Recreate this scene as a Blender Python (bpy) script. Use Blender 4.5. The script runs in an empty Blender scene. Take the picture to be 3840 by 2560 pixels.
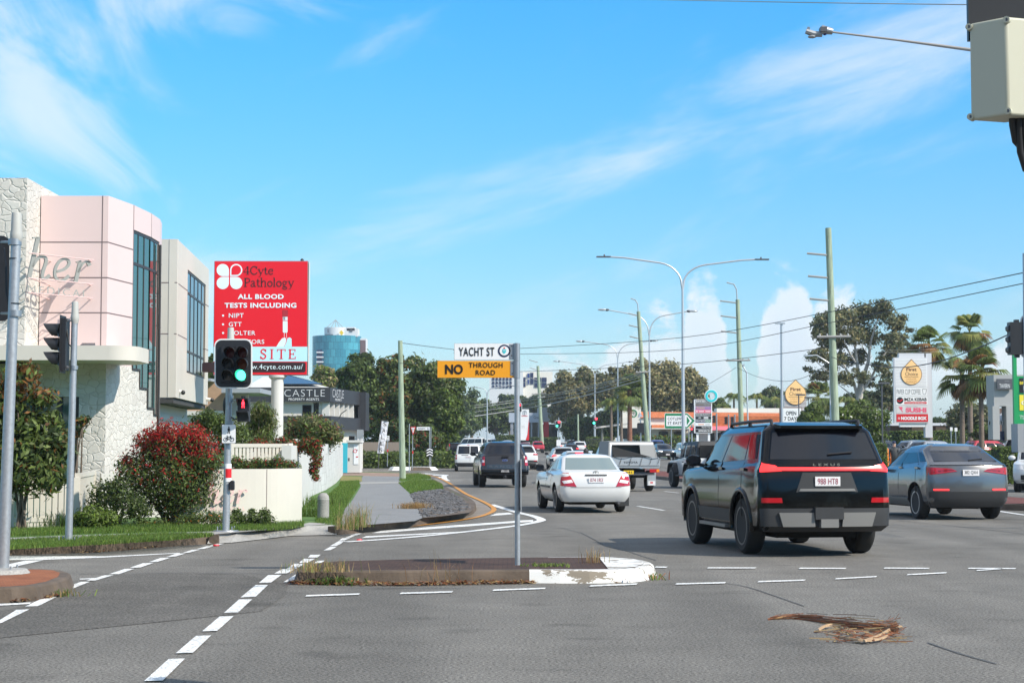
import bpy, bmesh, math, random
import numpy as np
from mathutils import Vector, Matrix
R = math.radians
random.seed(7); RNG = np.random.default_rng(11)
SC = bpy.context.scene; COL = SC.collection

# ---------------------------------------------------------------- camera, sky, sun, exposure
FP = 6530.0; HOR = 1681.6; EYE = 1.55               # focal length and horizon row, in pixels of a 3840-wide frame
PITCH = math.atan((HOR - 1280) / FP); SP, CP = math.sin(PITCH), math.cos(PITCH)
cam = bpy.data.cameras.new('camera'); cam.lens = 36 * FP / 3840; cam.sensor_width = 36
cam.clip_start = .1; cam.clip_end = 9000
camo = bpy.data.objects.new('camera', cam); COL.objects.link(camo)
camo.location = (0, 0, EYE); camo.rotation_euler = (R(90) + PITCH, 0, 0); SC.camera = camo

SUN = Vector((.66, -.42, .62)).normalized()           # towards the sun: right of and behind the camera
sl = bpy.data.lights.new('sun', 'SUN'); sl.energy = 4.3; sl.angle = R(.53); sl.color = (1, .93, .82)
so = bpy.data.objects.new('sun', sl); COL.objects.link(so)
so.rotation_euler = (-SUN).to_track_quat('-Z', 'Y').to_euler(); so.location = (30, -20, 40)

W = bpy.data.worlds.new('World'); SC.world = W; W.use_nodes = True
def world():
    nt = W.node_tree; N = nt.nodes; L = nt.links; N.clear()
    def nd(t, **k):
        n = N.new(t)
        for a, b in k.items(): setattr(n, a, b)
        return n
    def inp(s, v):
        if isinstance(v, bpy.types.NodeSocket): L.new(v, s)
        else: s.default_value = v
    def mth(op, a, b=0., c=0.):
        n = nd('ShaderNodeMath', operation=op); n.use_clamp = False
        for i, v in enumerate((a, b, c)): inp(n.inputs[i], v)
        return n.outputs[0]
    def sm(v, lo, hi):
        n = nd('ShaderNodeMapRange', interpolation_type='SMOOTHSTEP'); inp(n.inputs[0], v)
        n.inputs[1].default_value = lo; n.inputs[2].default_value = hi
        return n.outputs[0]
    sky = nd('ShaderNodeTexSky', sky_type='NISHITA', sun_disc=False)
    sky.sun_elevation = math.asin(SUN.z); sky.sun_rotation = math.atan2(SUN.x, SUN.y)
    sky.air_density = 1.0; sky.dust_density = .4; sky.ozone_density = 1.6
    tint = nd('ShaderNodeMix', data_type='RGBA', blend_type='MULTIPLY'); tint.inputs[0].default_value = 1
    L.new(sky.outputs[0], tint.inputs[6])
    tc = nd('ShaderNodeTexCoord'); sp = nd('ShaderNodeSeparateXYZ'); L.new(tc.outputs['Generated'], sp.inputs[0])
    x, y, z = sp.outputs
    h = mth('SQRT', mth('ADD', mth('MULTIPLY', x, x), mth('MULTIPLY', y, y)))
    az = mth('ARCTAN2', x, y); el = mth('ARCTAN2', z, h)
    hz = nd('ShaderNodeMix', data_type='RGBA'); L.new(sm(el, -.02, .30), hz.inputs[0]); hz.inputs[6].default_value = SKYLOW; hz.inputs[7].default_value = SKYTINT; L.new(hz.outputs[2], tint.inputs[7])
    def coord(rot, sx, sy, off=0.):
        c, s = math.cos(rot), math.sin(rot)
        u = mth('ADD', mth('MULTIPLY', az, c), mth('MULTIPLY', el, s))
        v = mth('SUBTRACT', mth('MULTIPLY', el, c), mth('MULTIPLY', az, s))
        cb = nd('ShaderNodeCombineXYZ'); L.new(mth('MULTIPLY', u, sx), cb.inputs[0]); L.new(mth('MULTIPLY', v, sy), cb.inputs[1])
        cb.inputs[2].default_value = off
        return cb.outputs[0], u, v
    def noise(vec, scale, detail=6, rough=.55, dist=0.):
        n = nd('ShaderNodeTexNoise'); L.new(vec, n.inputs['Vector']); n.inputs['Scale'].default_value = scale
        n.inputs['Detail'].default_value = detail; n.inputs['Roughness'].default_value = rough; n.inputs['Distortion'].default_value = dist
        return n.outputs[0]
    # long thin cirrus rising to the right
    c1, u1, v1 = coord(R(18), 5, 20, .3)
    n1 = noise(c1, 1.0, 8, .62, .35)
    band = mth('EXPONENT', mth('MULTIPLY', mth('POWER', mth('MULTIPLY', mth('SUBTRACT', v1, .139), 42.), 2.), -1.))
    band2 = mth('EXPONENT', mth('MULTIPLY', mth('POWER', mth('MULTIPLY', mth('SUBTRACT', v1, .085), 40.), 2.), -1.))
    wisps = mth('ADD', mth('MULTIPLY', band, .25), mth('MULTIPLY', band2, .12))
    # a patch of high cloud up left
    du = mth('MULTIPLY', mth('SUBTRACT', az, -.285), 11.); dv = mth('MULTIPLY', mth('SUBTRACT', el, .205), 14.)
    left = mth('EXPONENT', mth('MULTIPLY', mth('ADD', mth('MULTIPLY', du, du), mth('MULTIPLY', dv, dv)), -1.))
    du = mth('MULTIPLY', mth('SUBTRACT', az, -.165), 14.); dv = mth('MULTIPLY', mth('SUBTRACT', el, .255), 40.)
    left2 = mth('EXPONENT', mth('MULTIPLY', mth('ADD', mth('MULTIPLY', du, du), mth('MULTIPLY', dv, dv)), -1.))
    du = mth('MULTIPLY', mth('SUBTRACT', az, .038), 26.); dv = mth('MULTIPLY', mth('SUBTRACT', el, .222), 36.)
    left3 = mth('EXPONENT', mth('MULTIPLY', mth('ADD', mth('MULTIPLY', du, du), mth('MULTIPLY', dv, dv)), -1.))
    c2, _, _ = coord(R(-14), 7, 15, 4.1); n2 = noise(c2, 1.0, 8, .6, 1.2)
    cir = mth('ADD', sm(mth('ADD', n1, wisps),   .56, .98),
              sm(mth('ADD', n2, mth('ADD', mth('MULTIPLY', left, .36), mth('ADD', mth('MULTIPLY', left2, .34), mth('MULTIPLY', left3, .22)))), .62, 1.02))
    cir = mth('MULTIPLY', cir, sm(el, .02, .10))
    # heaped cumulus low on the right
    c3, _, _ = coord(0, 9, 15, 2.6); n3 = noise(c3, 3.2, 10, .62, .3)
    def lump(a, wa, top):
        q = mth('MULTIPLY', mth('SUBTRACT', az, a), 1 / wa)
        return mth('MULTIPLY', mth('EXPONENT', mth('MULTIPLY', mth('POWER', mth('MULTIPLY', q, q), 1.7), -1.)), top)
    hgt = mth('MAXIMUM', mth('MAXIMUM', mth('MAXIMUM', lump(.110, .017, .096), lump(.078, .040, .074)), mth('MAXIMUM', lump(.158, .020, .102), lump(.185, .022, .088))), mth('MAXIMUM', lump(.04, .06, .054), mth('MAXIMUM', lump(.235, .03, .05), mth('MAXIMUM', lump(.29, .03, .068), lump(-.10, .10, .02)))))
    rel = mth('SUBTRACT', mth('ADD', hgt, mth('MULTIPLY', mth('SUBTRACT', n3, .5), .085)), el)
    cum = mth('MULTIPLY', sm(rel, -.004, .013), mth('ADD', .62, mth('MULTIPLY', n3, .45)))
    cum = mth('MULTIPLY', cum, sm(el, .005, .055))
    low = mth('MULTIPLY', mth('SUBTRACT', 1., sm(el, .0, .10)), .16)
    # white cloud added out of view, overhead and behind, to whiten the fill light
    c4 = noise(tc.outputs['Generated'], 2.6, 5, .6, .4)
    back = mth('MAXIMUM', sm(el, .34, .6), mth('MULTIPLY', sm(y, .25, -.15), sm(el, .28, .42)))
    over = mth('MULTIPLY', mth('MULTIPLY', sm(c4, .36, .56), back), .85)
    fac = nd('ShaderNodeClamp'); L.new(mth('MAXIMUM', mth('MAXIMUM', mth('MULTIPLY', cir, .60), mth('MULTIPLY', cum, .86)), mth('MAXIMUM', low, over)), fac.inputs[0])
    ccol = nd('ShaderNodeMix', data_type='RGBA'); L.new(sm(rel, .0, .07), ccol.inputs[0])
    ccol.inputs[6].default_value = CLOUD; ccol.inputs[7].default_value = tuple(c * k for c, k in zip(CLOUD[:3], (.84, .88, .95))) + (1,)
    mx = nd('ShaderNodeMix', data_type='RGBA'); L.new(fac.outputs[0], mx.inputs[0]); L.new(tint.outputs[2], mx.inputs[6]); L.new(ccol.outputs[2], mx.inputs[7])
    bg = nd('ShaderNodeBackground'); bg.inputs[1].default_value = .15; L.new(mx.outputs[2], bg.inputs[0])
    out = nd('ShaderNodeOutputWorld'); L.new(bg.outputs[0], out.inputs[0])
SKYLOW = (.52, .65, .78, 1); SKYTINT = (.20, .80, 1.12, 1); CLOUD = (5.1, 5.2, 5.4, 1)
world()
SC.view_settings.view_transform = 'Standard'; SC.view_settings.look = 'None'
SC.view_settings.exposure = .42; SC.view_settings.gamma = 1
SC.cycles.max_bounces = 6; SC.cycles.transparent_max_bounces = 8

# ---------------------------------------------------------------- where a row and column of the photograph lie in the place
def ray(x, y):
    u = (x - 1920) / FP; v = (1280 - y) / FP
    return Vector((u, CP - v * SP, SP + v * CP))
def at(x, y, d):
    r = ray(x, y); r = r * (d / r.y)
    return Vector((r.x, r.y, r.z + EYE))
def gnd(x, y, z=0.):
    r = ray(x, y); r = r * ((z - EYE) / r.z)
    return Vector((r.x, r.y, z))
def gz(y):
    return .0069 * min(max(y - 110, 0), 170)
def colx(x, d): return (x - 1920) * d / FP * 1.0
def base(x, d, z=0.): return Vector((colx(x, d), d, gz(d) + z))

# ---------------------------------------------------------------- materials
MATS = {}
def mat(name, col=None, rough=.6, metal=0., spec=.5, coat=0., var=0., vs=3., bump=0., bs=30., emit=None, es=1., leaf=0., stretch=(1, 1, 1), speck=0.):
    if name in MATS: return MATS[name]
    m = bpy.data.materials.new(name); m.use_nodes = True; MATS[name] = m
    nt = m.node_tree; b = nt.nodes['Principled BSDF']; L = nt.links; N = nt.nodes
    b.inputs['Base Color'].default_value = (*col, 1); b.inputs['Roughness'].default_value = rough
    b.inputs['Metallic'].default_value = metal; b.inputs['Specular IOR Level'].default_value = spec
    b.inputs['Coat Weight'].default_value = coat; b.inputs['Coat Roughness'].default_value = .04
    if emit: b.inputs['Emission Color'].default_value = (*emit, 1); b.inputs['Emission Strength'].default_value = es
    if var or bump:
        tc = N.new('ShaderNodeTexCoord'); mp = N.new('ShaderNodeMapping'); mp.inputs['Scale'].default_value = stretch
        L.new(tc.outputs['Object'], mp.inputs[0])
    if var:
        n = N.new('ShaderNodeTexNoise'); n.inputs['Scale'].default_value = vs; n.inputs['Detail'].default_value = 5; n.inputs['Roughness'].default_value = .65
        L.new(mp.outputs[0], n.inputs['Vector'])
        r = N.new('ShaderNodeMapRange'); L.new(n.outputs[0], r.inputs[0]); r.inputs[1].default_value = .25; r.inputs[2].default_value = .75
        r.inputs[3].default_value = 1 - var; r.inputs[4].default_value = 1 + var
        val = r.outputs[0]
        if speck:
            n2 = N.new('ShaderNodeTexNoise'); n2.inputs['Scale'].default_value = 42; n2.inputs['Detail'].default_value = 3; n2.inputs['Roughness'].default_value = .8; L.new(mp.outputs[0], n2.inputs['Vector'])
            r2 = N.new('ShaderNodeMapRange'); L.new(n2.outputs[0], r2.inputs[0]); r2.inputs[1].default_value = .4; r2.inputs[2].default_value = .6
            r2.inputs[3].default_value = 1 - speck; r2.inputs[4].default_value = 1 + speck
            mm = N.new('ShaderNodeMath'); mm.operation = 'MULTIPLY'; L.new(val, mm.inputs[0]); L.new(r2.outputs[0], mm.inputs[1]); val = mm.outputs[0]
        v = N.new('ShaderNodeVectorMath'); v.operation = 'SCALE'; v.inputs[0].default_value = col; L.new(val, v.inputs['Scale'])
        L.new(v.outputs[0], b.inputs['Base Color'])
    if leaf:
        g = N.new('ShaderNodeNewGeometry'); r = N.new('ShaderNodeMapRange'); L.new(g.outputs['Random Per Island'], r.inputs[0])
        r.inputs[3].default_value = 1 - leaf; r.inputs[4].default_value = 1 + leaf
        v = N.new('ShaderNodeVectorMath'); v.operation = 'SCALE'; v.inputs[0].default_value = col; L.new(r.outputs[0], v.inputs['Scale'])
        L.new(v.outputs[0], b.inputs['Base Color'])
        t = N.new('ShaderNodeBsdfTranslucent'); L.new(v.outputs[0], t.inputs[0]); mx = N.new('ShaderNodeMixShader'); mx.inputs[0].default_value = .44
        L.new(b.outputs[0], mx.inputs[1]); L.new(t.outputs[0], mx.inputs[2]); L.new(mx.outputs[0], N['Material Output'].inputs[0])
    if bump:
        n = N.new('ShaderNodeTexNoise'); n.inputs['Scale'].default_value = bs; n.inputs['Detail'].default_value = 4; L.new(mp.outputs[0], n.inputs['Vector'])
        bp = N.new('ShaderNodeBump'); bp.inputs['Strength'].default_value = bump; bp.inputs['Distance'].default_value = .02
        L.new(n.outputs[0], bp.inputs['Height']); L.new(bp.outputs[0], b.inputs['Normal'])
    return m
def brick_mat(name, c1, c2, mortar, scale, bw=.5, rh=.25, msize=.02, rough=.8, rot=(0, 0, 0), bump=.3):
    if name in MATS: return MATS[name]
    m = mat(name, c1, rough, spec=.15); nt = m.node_tree; N = nt.nodes; L = nt.links; b = N['Principled BSDF']
    tc = N.new('ShaderNodeTexCoord'); mp = N.new('ShaderNodeMapping'); L.new(tc.outputs['Object'], mp.inputs[0]); mp.inputs['Rotation'].default_value = rot
    k = N.new('ShaderNodeTexBrick'); L.new(mp.outputs[0], k.inputs['Vector'])
    k.inputs['Color1'].default_value = (*c1, 1); k.inputs['Color2'].default_value = (*c2, 1); k.inputs['Mortar'].default_value = (*mortar, 1)
    k.inputs['Scale'].default_value = scale; k.inputs['Brick Width'].default_value = bw; k.inputs['Row Height'].default_value = rh; k.inputs['Mortar Size'].default_value = msize
    n = N.new('ShaderNodeTexNoise'); n.inputs['Scale'].default_value = 2.5; n.inputs['Detail'].default_value = 6; L.new(tc.outputs['Object'], n.inputs['Vector'])
    mx = N.new('ShaderNodeMix'); mx.data_type = 'RGBA'; mx.blend_type = 'MULTIPLY'; mx.inputs[0].default_value = .55
    L.new(k.outputs['Color'], mx.inputs[6]); L.new(n.outputs[0], mx.inputs[7]); 
    v = N.new('ShaderNodeVectorMath'); v.operation = 'SCALE'; v.inputs['Scale'].default_value = 1.3; L.new(mx.outputs[2], v.inputs[0]); L.new(v.outputs[0], b.inputs['Base Color'])
    bp = N.new('ShaderNodeBump'); bp.inputs['Strength'].default_value = bump; bp.inputs['Distance'].default_value = .01; bp.invert = True
    L.new(k.outputs['Fac'], bp.inputs['Height']); L.new(bp.outputs[0], b.inputs['Normal'])
    return m
def stone_mat(name, scale, light, dark, mort):
    m = mat(name, light, .85); nt = m.node_tree; N = nt.nodes; L = nt.links; b = N['Principled BSDF']
    tc = N.new('ShaderNodeTexCoord'); mp = N.new('ShaderNodeMapping'); mp.inputs['Scale'].default_value = (1, 1, 1.25); L.new(tc.outputs['Object'], mp.inputs[0])
    nz = N.new('ShaderNodeTexNoise'); nz.inputs['Scale'].default_value = 3; L.new(mp.outputs[0], nz.inputs['Vector'])
    wv = N.new('ShaderNodeVectorMath'); wv.operation = 'MULTIPLY_ADD'; L.new(nz.outputs['Color'], wv.inputs[0]); wv.inputs[1].default_value = (.22,) * 3; L.new(mp.outputs[0], wv.inputs[2])
    e = N.new('ShaderNodeTexVoronoi'); e.feature = 'DISTANCE_TO_EDGE'; e.inputs['Scale'].default_value = scale; L.new(wv.outputs[0], e.inputs['Vector'])
    c = N.new('ShaderNodeTexVoronoi'); c.inputs['Scale'].default_value = scale; L.new(wv.outputs[0], c.inputs['Vector'])
    sx = N.new('ShaderNodeSeparateXYZ'); L.new(c.outputs['Color'], sx.inputs[0])
    mx = N.new('ShaderNodeMix'); mx.data_type = 'RGBA'; L.new(sx.outputs[0], mx.inputs[0]); mx.inputs[6].default_value = (*light, 1); mx.inputs[7].default_value = (*dark, 1)
    r = N.new('ShaderNodeMapRange'); L.new(e.outputs['Distance'], r.inputs[0]); r.inputs[2].default_value = .028
    m2 = N.new('ShaderNodeMix'); m2.data_type = 'RGBA'; L.new(r.outputs[0], m2.inputs[0]); m2.inputs[6].default_value = (*mort, 1); L.new(mx.outputs[2], m2.inputs[7]); L.new(m2.outputs[2], b.inputs['Base Color'])
    n2 = N.new('ShaderNodeTexNoise'); n2.inputs['Scale'].default_value = 14; n2.inputs['Detail'].default_value = 6; L.new(mp.outputs[0], n2.inputs['Vector'])
    ad = N.new('ShaderNodeMath'); ad.operation = 'MULTIPLY_ADD'; L.new(n2.outputs[0], ad.inputs[0]); ad.inputs[1].default_value = .55
    r2 = N.new('ShaderNodeMapRange'); L.new(e.outputs['Distance'], r2.inputs[0]); r2.inputs[2].default_value = .09; L.new(r2.outputs[0], ad.inputs[2])
    bp = N.new('ShaderNodeBump'); bp.inputs['Strength'].default_value = .45; bp.inputs['Distance'].default_value = .03; L.new(ad.outputs[0], bp.inputs['Height']); L.new(bp.outputs[0], b.inputs['Normal'])
    return m

# ---------------------------------------------------------------- mesh builder and scene bookkeeping
_txt = {}
def glyphs(s, bold=0., space=1.):
    k = (s, bold, space)
    if k not in _txt:
        c = bpy.data.curves.new('t', 'FONT'); c.body = s; c.offset = bold; c.space_character = space; c.resolution_u = 4
        o = bpy.data.objects.new('t', c); COL.objects.link(o)
        me = bpy.data.meshes.new_from_object(o.evaluated_get(bpy.context.evaluated_depsgraph_get()))
        _txt[k] = ([(v.co.x, v.co.y) for v in me.vertices], [tuple(p.vertices) for p in me.polygons])
        bpy.data.objects.remove(o); bpy.data.curves.remove(c); bpy.data.meshes.remove(me)
    return _txt[k]
class MB:
    def __init__(s): s.v = []; s.f = []; s.m = []; s.mats = []
    def mi(s, m):
        if isinstance(m, str): m = MATS[m]
        if m not in s.mats: s.mats.append(m)
        return s.mats.index(m)
    def add(s, vs, fs, m):
        o = len(s.v); i = s.mi(m); s.v += [tuple(p) for p in vs]
        for f in fs: s.f.append(tuple(o + k for k in f)); s.m.append(i)
        return s
    def box(s, x0, x1, y0, y1, z0, z1, m):
        vs = [(x, y, z) for z in (z0, z1) for y in (y0, y1) for x in (x0, x1)]
        return s.add(vs, [(0, 2, 3, 1), (4, 5, 7, 6), (0, 1, 5, 4), (2, 6, 7, 3), (0, 4, 6, 2), (1, 3, 7, 5)], m)
    def obox(s, c, size, rz, m, rx=0., ry=0.):
        M = Matrix.Translation(c) @ Matrix.Rotation(rz, 4, 'Z') @ Matrix.Rotation(ry, 4, 'Y') @ Matrix.Rotation(rx, 4, 'X')
        a, b, c_ = (k / 2 for k in size)
        vs = [M @ Vector((x, y, z)) for z in (-c_, c_) for y in (-b, b) for x in (-a, a)]
        return s.add(vs, [(0, 2, 3, 1), (4, 5, 7, 6), (0, 1, 5, 4), (2, 6, 7, 3), (0, 4, 6, 2), (1, 3, 7, 5)], m)
    def tube(s, pts, r, m, n=10, caps=True):
        pts = [Vector(p) for p in pts]; rs = r if isinstance(r, (list, tuple)) else [r] * len(pts)
        vs = []; up = None
        for i, p in enumerate(pts):
            t = (pts[min(i + 1, len(pts) - 1)] - pts[max(i - 1, 0)]).normalized()
            if up is None: up = t.orthogonal().normalized()
            a = (up - t * up.dot(t)).normalized(); up = a; b = t.cross(a)
            vs += [p + (a * math.cos(2 * math.pi * k / n) + b * math.sin(2 * math.pi * k / n)) * rs[i] for k in range(n)]
        fs = [(i * n + k, i * n + (k + 1) % n, (i + 1) * n + (k + 1) % n, (i + 1) * n + k) for i in range(len(pts) - 1) for k in range(n)]
        if caps: fs += [tuple(range(n - 1, -1, -1)), tuple((len(pts) - 1) * n + k for k in range(n))]
        return s.add(vs, fs, m)
    def lathe(s, c, prof, m, n=16, axis='Z'):
        c = Vector(c); vs = []
        for r, h in prof:
            for k in range(n):
                a = 2 * math.pi * k / n; u, w = r * math.cos(a), r * math.sin(a)
                vs.append(c + (Vector((u, w, h)) if axis == 'Z' else Vector((h, u, w)) if axis == 'X' else Vector((u, h, w))))
        fs = [(i * n + k, i * n + (k + 1) % n, (i + 1) * n + (k + 1) % n, (i + 1) * n + k) for i in range(len(prof) - 1) for k in range(n)]
        if prof[0][0] > 1e-6: fs.append(tuple(range(n - 1, -1, -1)))
        if prof[-1][0] > 1e-6: fs.append(tuple((len(prof) - 1) * n + k for k in range(n)))
        return s.add(vs, fs, m)
    def ext(s, poly, vec, m):
        poly = [Vector(p) for p in poly]; vec = Vector(vec); n = len(poly)
        vs = poly + [p + vec for p in poly]
        return s.add(vs, [tuple(range(n - 1, -1, -1)), tuple(range(n, 2 * n))] + [(k, (k + 1) % n, n + (k + 1) % n, n + k) for k in range(n)], m)
    def face(s, poly, m): return s.add(poly, [tuple(range(len(poly)))], m)
    def ball(s, c, r, m, n=12, h=8):
        rx, ry, rz = r if isinstance(r, (tuple, list)) else (r, r, r)
        vs = [(c[0], c[1], c[2] - rz)]
        for i in range(1, h):
            a = math.pi * i / h - math.pi / 2
            vs += [(c[0] + rx * math.cos(a) * math.cos(2 * math.pi * k / n), c[1] + ry * math.cos(a) * math.sin(2 * math.pi * k / n), c[2] + rz * math.sin(a)) for k in range(n)]
        vs.append((c[0], c[1], c[2] + rz)); fs = [(0, 1 + (k + 1) % n, 1 + k) for k in range(n)]
        fs += [(1 + i * n + k, 1 + i * n + (k + 1) % n, 1 + (i + 1) * n + (k + 1) % n, 1 + (i + 1) * n + k) for i in range(h - 2) for k in range(n)]
        e = len(vs) - 1; b = 1 + (h - 2) * n
        return s.add(vs, fs + [(b + k, b + (k + 1) % n, e) for k in range(n)], m)
    # lettering, stretched to fill the given box: o lower left corner, r and u the box's sides
    def text(s, t, o, r, u, m, bold=0., space=1., shear=0.):
        vs, fs = glyphs(t, bold, space); o, r, u = Vector(o), Vector(r), Vector(u)
        x0 = min(v[0] for v in vs); x1 = max(v[0] for v in vs); y0 = min(v[1] for v in vs); y1 = max(v[1] for v in vs)
        return s.add([o + r * ((x - x0) / (x1 - x0) + shear * (y - y0) / (y1 - y0)) + u * ((y - y0) / (y1 - y0)) for x, y in vs], fs, m)
    # things facing the camera, measured in the photograph's pixels at distance d
    def sbox(s, x0, y0, x1, y1, d, dep, m):
        a = at(x0, y1, d); b = at(x1, y0, d)
        return s.box(a.x, b.x, d, d + dep, a.z, b.z, m)
    def spoly(s, pts, d, dep, m): return s.ext([at(x, y, d) for x, y in pts][::-1], (0, dep, 0), m)
    def stext(s, t, x0, y0, x1, y1, d, m, **k):
        a = at(x0, y1, d - .004); b = at(x1, y0, d - .004)
        return s.text(t, a, (b.x - a.x, 0, 0), (0, 0, b.z - a.z), m, **k)
    def scirc(s, x, y, r, d, dep, m, n=28, ri=0.):
        if ri:
            o = [(x + r * math.cos(2 * math.pi * k / n), y + r * math.sin(2 * math.pi * k / n)) for k in range(n)]
            i = [(x + ri * math.cos(2 * math.pi * k / n), y + ri * math.sin(2 * math.pi * k / n)) for k in range(n)]
            for k in range(n): s.spoly([o[k], o[(k + 1) % n], i[(k + 1) % n], i[k]], d, dep, m)
            return s
        return s.spoly([(x + r * math.cos(2 * math.pi * k / n), y + r * math.sin(2 * math.pi * k / n)) for k in range(n)], d, dep, m)
    def sline(s, pts, w, d, m, dep=.002):
        for (a, b), (c, e) in zip(pts, pts[1:]):
            l = math.hypot(c - a, e - b) or 1; nx, ny = -(e - b) / l * w / 2, (c - a) / l * w / 2
            s.spoly([(a + nx, b + ny), (a - nx, b - ny), (c - nx, e - ny), (c + nx, e + ny)], d - dep, dep * 2, m)
        return s
    def build(s, name, parent=None, smooth=None, local=False):
        me = bpy.data.meshes.new(name); me.from_pydata(s.v, [], s.f)
        for m in s.mats: me.materials.append(m)
        me.polygons.foreach_set('material_index', s.m)
        bm = bmesh.new(); bm.from_mesh(me); bmesh.ops.recalc_face_normals(bm, faces=bm.faces); bm.to_mesh(me); bm.free()
        if smooth: me.shade_smooth(); me.set_sharp_from_angle(angle=R(smooth))
        return link(name, me, parent, local)
def link(name, me, parent=None, local=False):
    o = bpy.data.objects.new(name, me); COL.objects.link(o)
    if parent:
        o.parent = parent
        if not local:
            p = parent; off = Vector((0, 0, 0))
            while p: off += p.location; p = p.parent
            o.location = -off
    return o
def tag(o, label=None, cat=None, group=None, kind=None):
    if label: o['label'] = label
    if cat: o['category'] = cat
    if group: o['group'] = group
    if kind: o['kind'] = kind
    return o
def thing(name, label, cat, loc, rz=0., group=None):
    o = bpy.data.objects.new(name, None); o.empty_display_size = .3; COL.objects.link(o)
    o.location = loc; o.rotation_euler = (0, 0, rz)
    return tag(o, label, cat, group)
def struct(name, mb, **k): return tag(mb.build(name, **k), kind='structure')

# common colours
for a in [('galv', (.36, .38, .40), .42, .75), ('steel_dark', (.10, .10, .11), .5, .3), ('white_paint', (.80, .80, .78), .5), ('black', (.012, .012, .013), .5),
          ('sign_white', (.80, .80, .80), .35), ('sign_black', (.012, .012, .012), .4), ('sign_red', (.62, .015, .02), .4), ('sign_yellow', (.80, .33, .015), .4),
          ('sign_green', (.012, .19, .075), .4), ('grey_plastic', (.42, .42, .39), .6), ('lantern', (.018, .018, .02), .45), ('glass', (.02, .026, .03), .04, 0, .7),
          ('cream', (.64, .59, .51), .7), ('line_white', (.74, .74, .72), .6), ('rubber', (.014, .014, .014), .8), ('chrome', (.75, .76, .78), .12, 1.),
          ('dark_trim', (.022, .022, .024), .55), ('grey_back', (.33, .34, .35), .55, .3), ('blue_badge', (.015, .04, .2), .3), ('flesh', (.55, .33, .24), .6),
          ('teal', (.03, .55, .60), .4), ('pink_sign', (.75, .12, .2), .5), ('brown', (.09, .045, .03), .7), ('navy', (.012, .02, .07), .4)]:
    mat(*a)
mat('lamp_green', (.02, .5, .3), .3, emit=(.05, 1., .55), es=5.); mat('lamp_red', (.5, .02, .02), .3, emit=(1, .03, .05), es=4.)
mat('lamp_dark', (.035, .035, .036), .15); mat('lamp_maroon', (.08, .006, .006), .12); mat('lamp_amber', (.16, .03, .004), .12)
mat('timber_green', (.29, .35, .25), .85, var=.45, vs=2.5, stretch=(7, 7, .5), bump=.5, bs=6)
mat('timber_grey', (.30, .29, .25), .85, var=.25, vs=2.5, stretch=(7, 7, .5), bump=.5, bs=6)
mat('galv_mottled', (.40, .42, .44), .45, .6, var=.16, vs=22)
# ================================================================ SETTING: ground, road, kerbs, markings
mat('asphalt', (.170, .160, .143), .88, spec=.2, var=.16, vs=.9, speck=.55, bump=.5, bs=120)
mat('asphalt_dark', (.138, .129, .115), .9, spec=.2, var=.2, vs=1.2, speck=.55, bump=.5, bs=120)
mat('asphalt_path', (.20, .20, .198), .85, var=.14, vs=1.2, speck=.2)
mat('tar', (.065, .062, .058), .6)
mat('earth', (.12, .115, .07), .95, var=.3, vs=.4)
mat('lawn', (.075, .15, .028), .95, var=.35, vs=1.6, bump=.6, bs=20)
mat('dry_lawn', (.20, .18, .05), .95, var=.35, vs=2)
mat('concrete', (.30, .29, .27), .85, var=.2, vs=1.4, speck=.15)
mat('kerb_concrete', (.100, .074, .054), .9, var=.55, vs=1.6, bump=.5, bs=18)
mat('apron_concrete', (.21, .18, .15), .9, var=.35, vs=1.2)
mat('yellow_line', (.50, .22, .03), .7, var=.2, vs=3); mat('worn_white', (.66, .655, .63), .65, var=.2, vs=2.2, speck=.45)
mat('red_reflector', (.6, .02, .03), .3)
def tracks(name):
    nt = MATS[name].node_tree; N = nt.nodes; L = nt.links; b = N['Principled BSDF']; src = b.inputs['Base Color'].links[0].from_socket; tc = N.new('ShaderNodeTexCoord')
    for sc, st, lo, hi, dark in ((1., (.55, .035, 1), .42, .62, .80), (1., (.9, 1.4, 1), .60, .72, .72), (1., (.10, .10, 1), .35, .65, .88)):
        mp = N.new('ShaderNodeMapping'); mp.inputs['Scale'].default_value = st; mp.inputs['Rotation'].default_value = (0, 0, R(8) if st[1] < .1 else 0); L.new(tc.outputs['Object'], mp.inputs[0])
        n = N.new('ShaderNodeTexNoise'); n.inputs['Scale'].default_value = sc; n.inputs['Detail'].default_value = 4; L.new(mp.outputs[0], n.inputs['Vector'])
        r = N.new('ShaderNodeMapRange'); L.new(n.outputs[0], r.inputs[0]); r.inputs[1].default_value = lo; r.inputs[2].default_value = hi; r.inputs[3].default_value = 1.05; r.inputs[4].default_value = dark
        v = N.new('ShaderNodeVectorMath'); v.operation = 'SCALE'; L.new(src, v.inputs[0]); L.new(r.outputs[0], v.inputs['Scale']); src = v.outputs[0]
    L.new(src, b.inputs['Base Color'])
tracks('asphalt'); tracks('asphalt_dark')
brick_mat('brown_paver', (.10, .058, .042), (.066, .042, .033), (.03, .025, .022), 4.5)
brick_mat('orange_paver', (.34, .13, .06), (.26, .09, .045), (.12, .07, .05), 5)
brick_mat('red_paver', (.20, .075, .06), (.16, .055, .045), (.09, .06, .05), 5)
brick_mat('pink_paver', (.36, .25, .19), (.30, .2, .15), (.2, .16, .13), 5)
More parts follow.
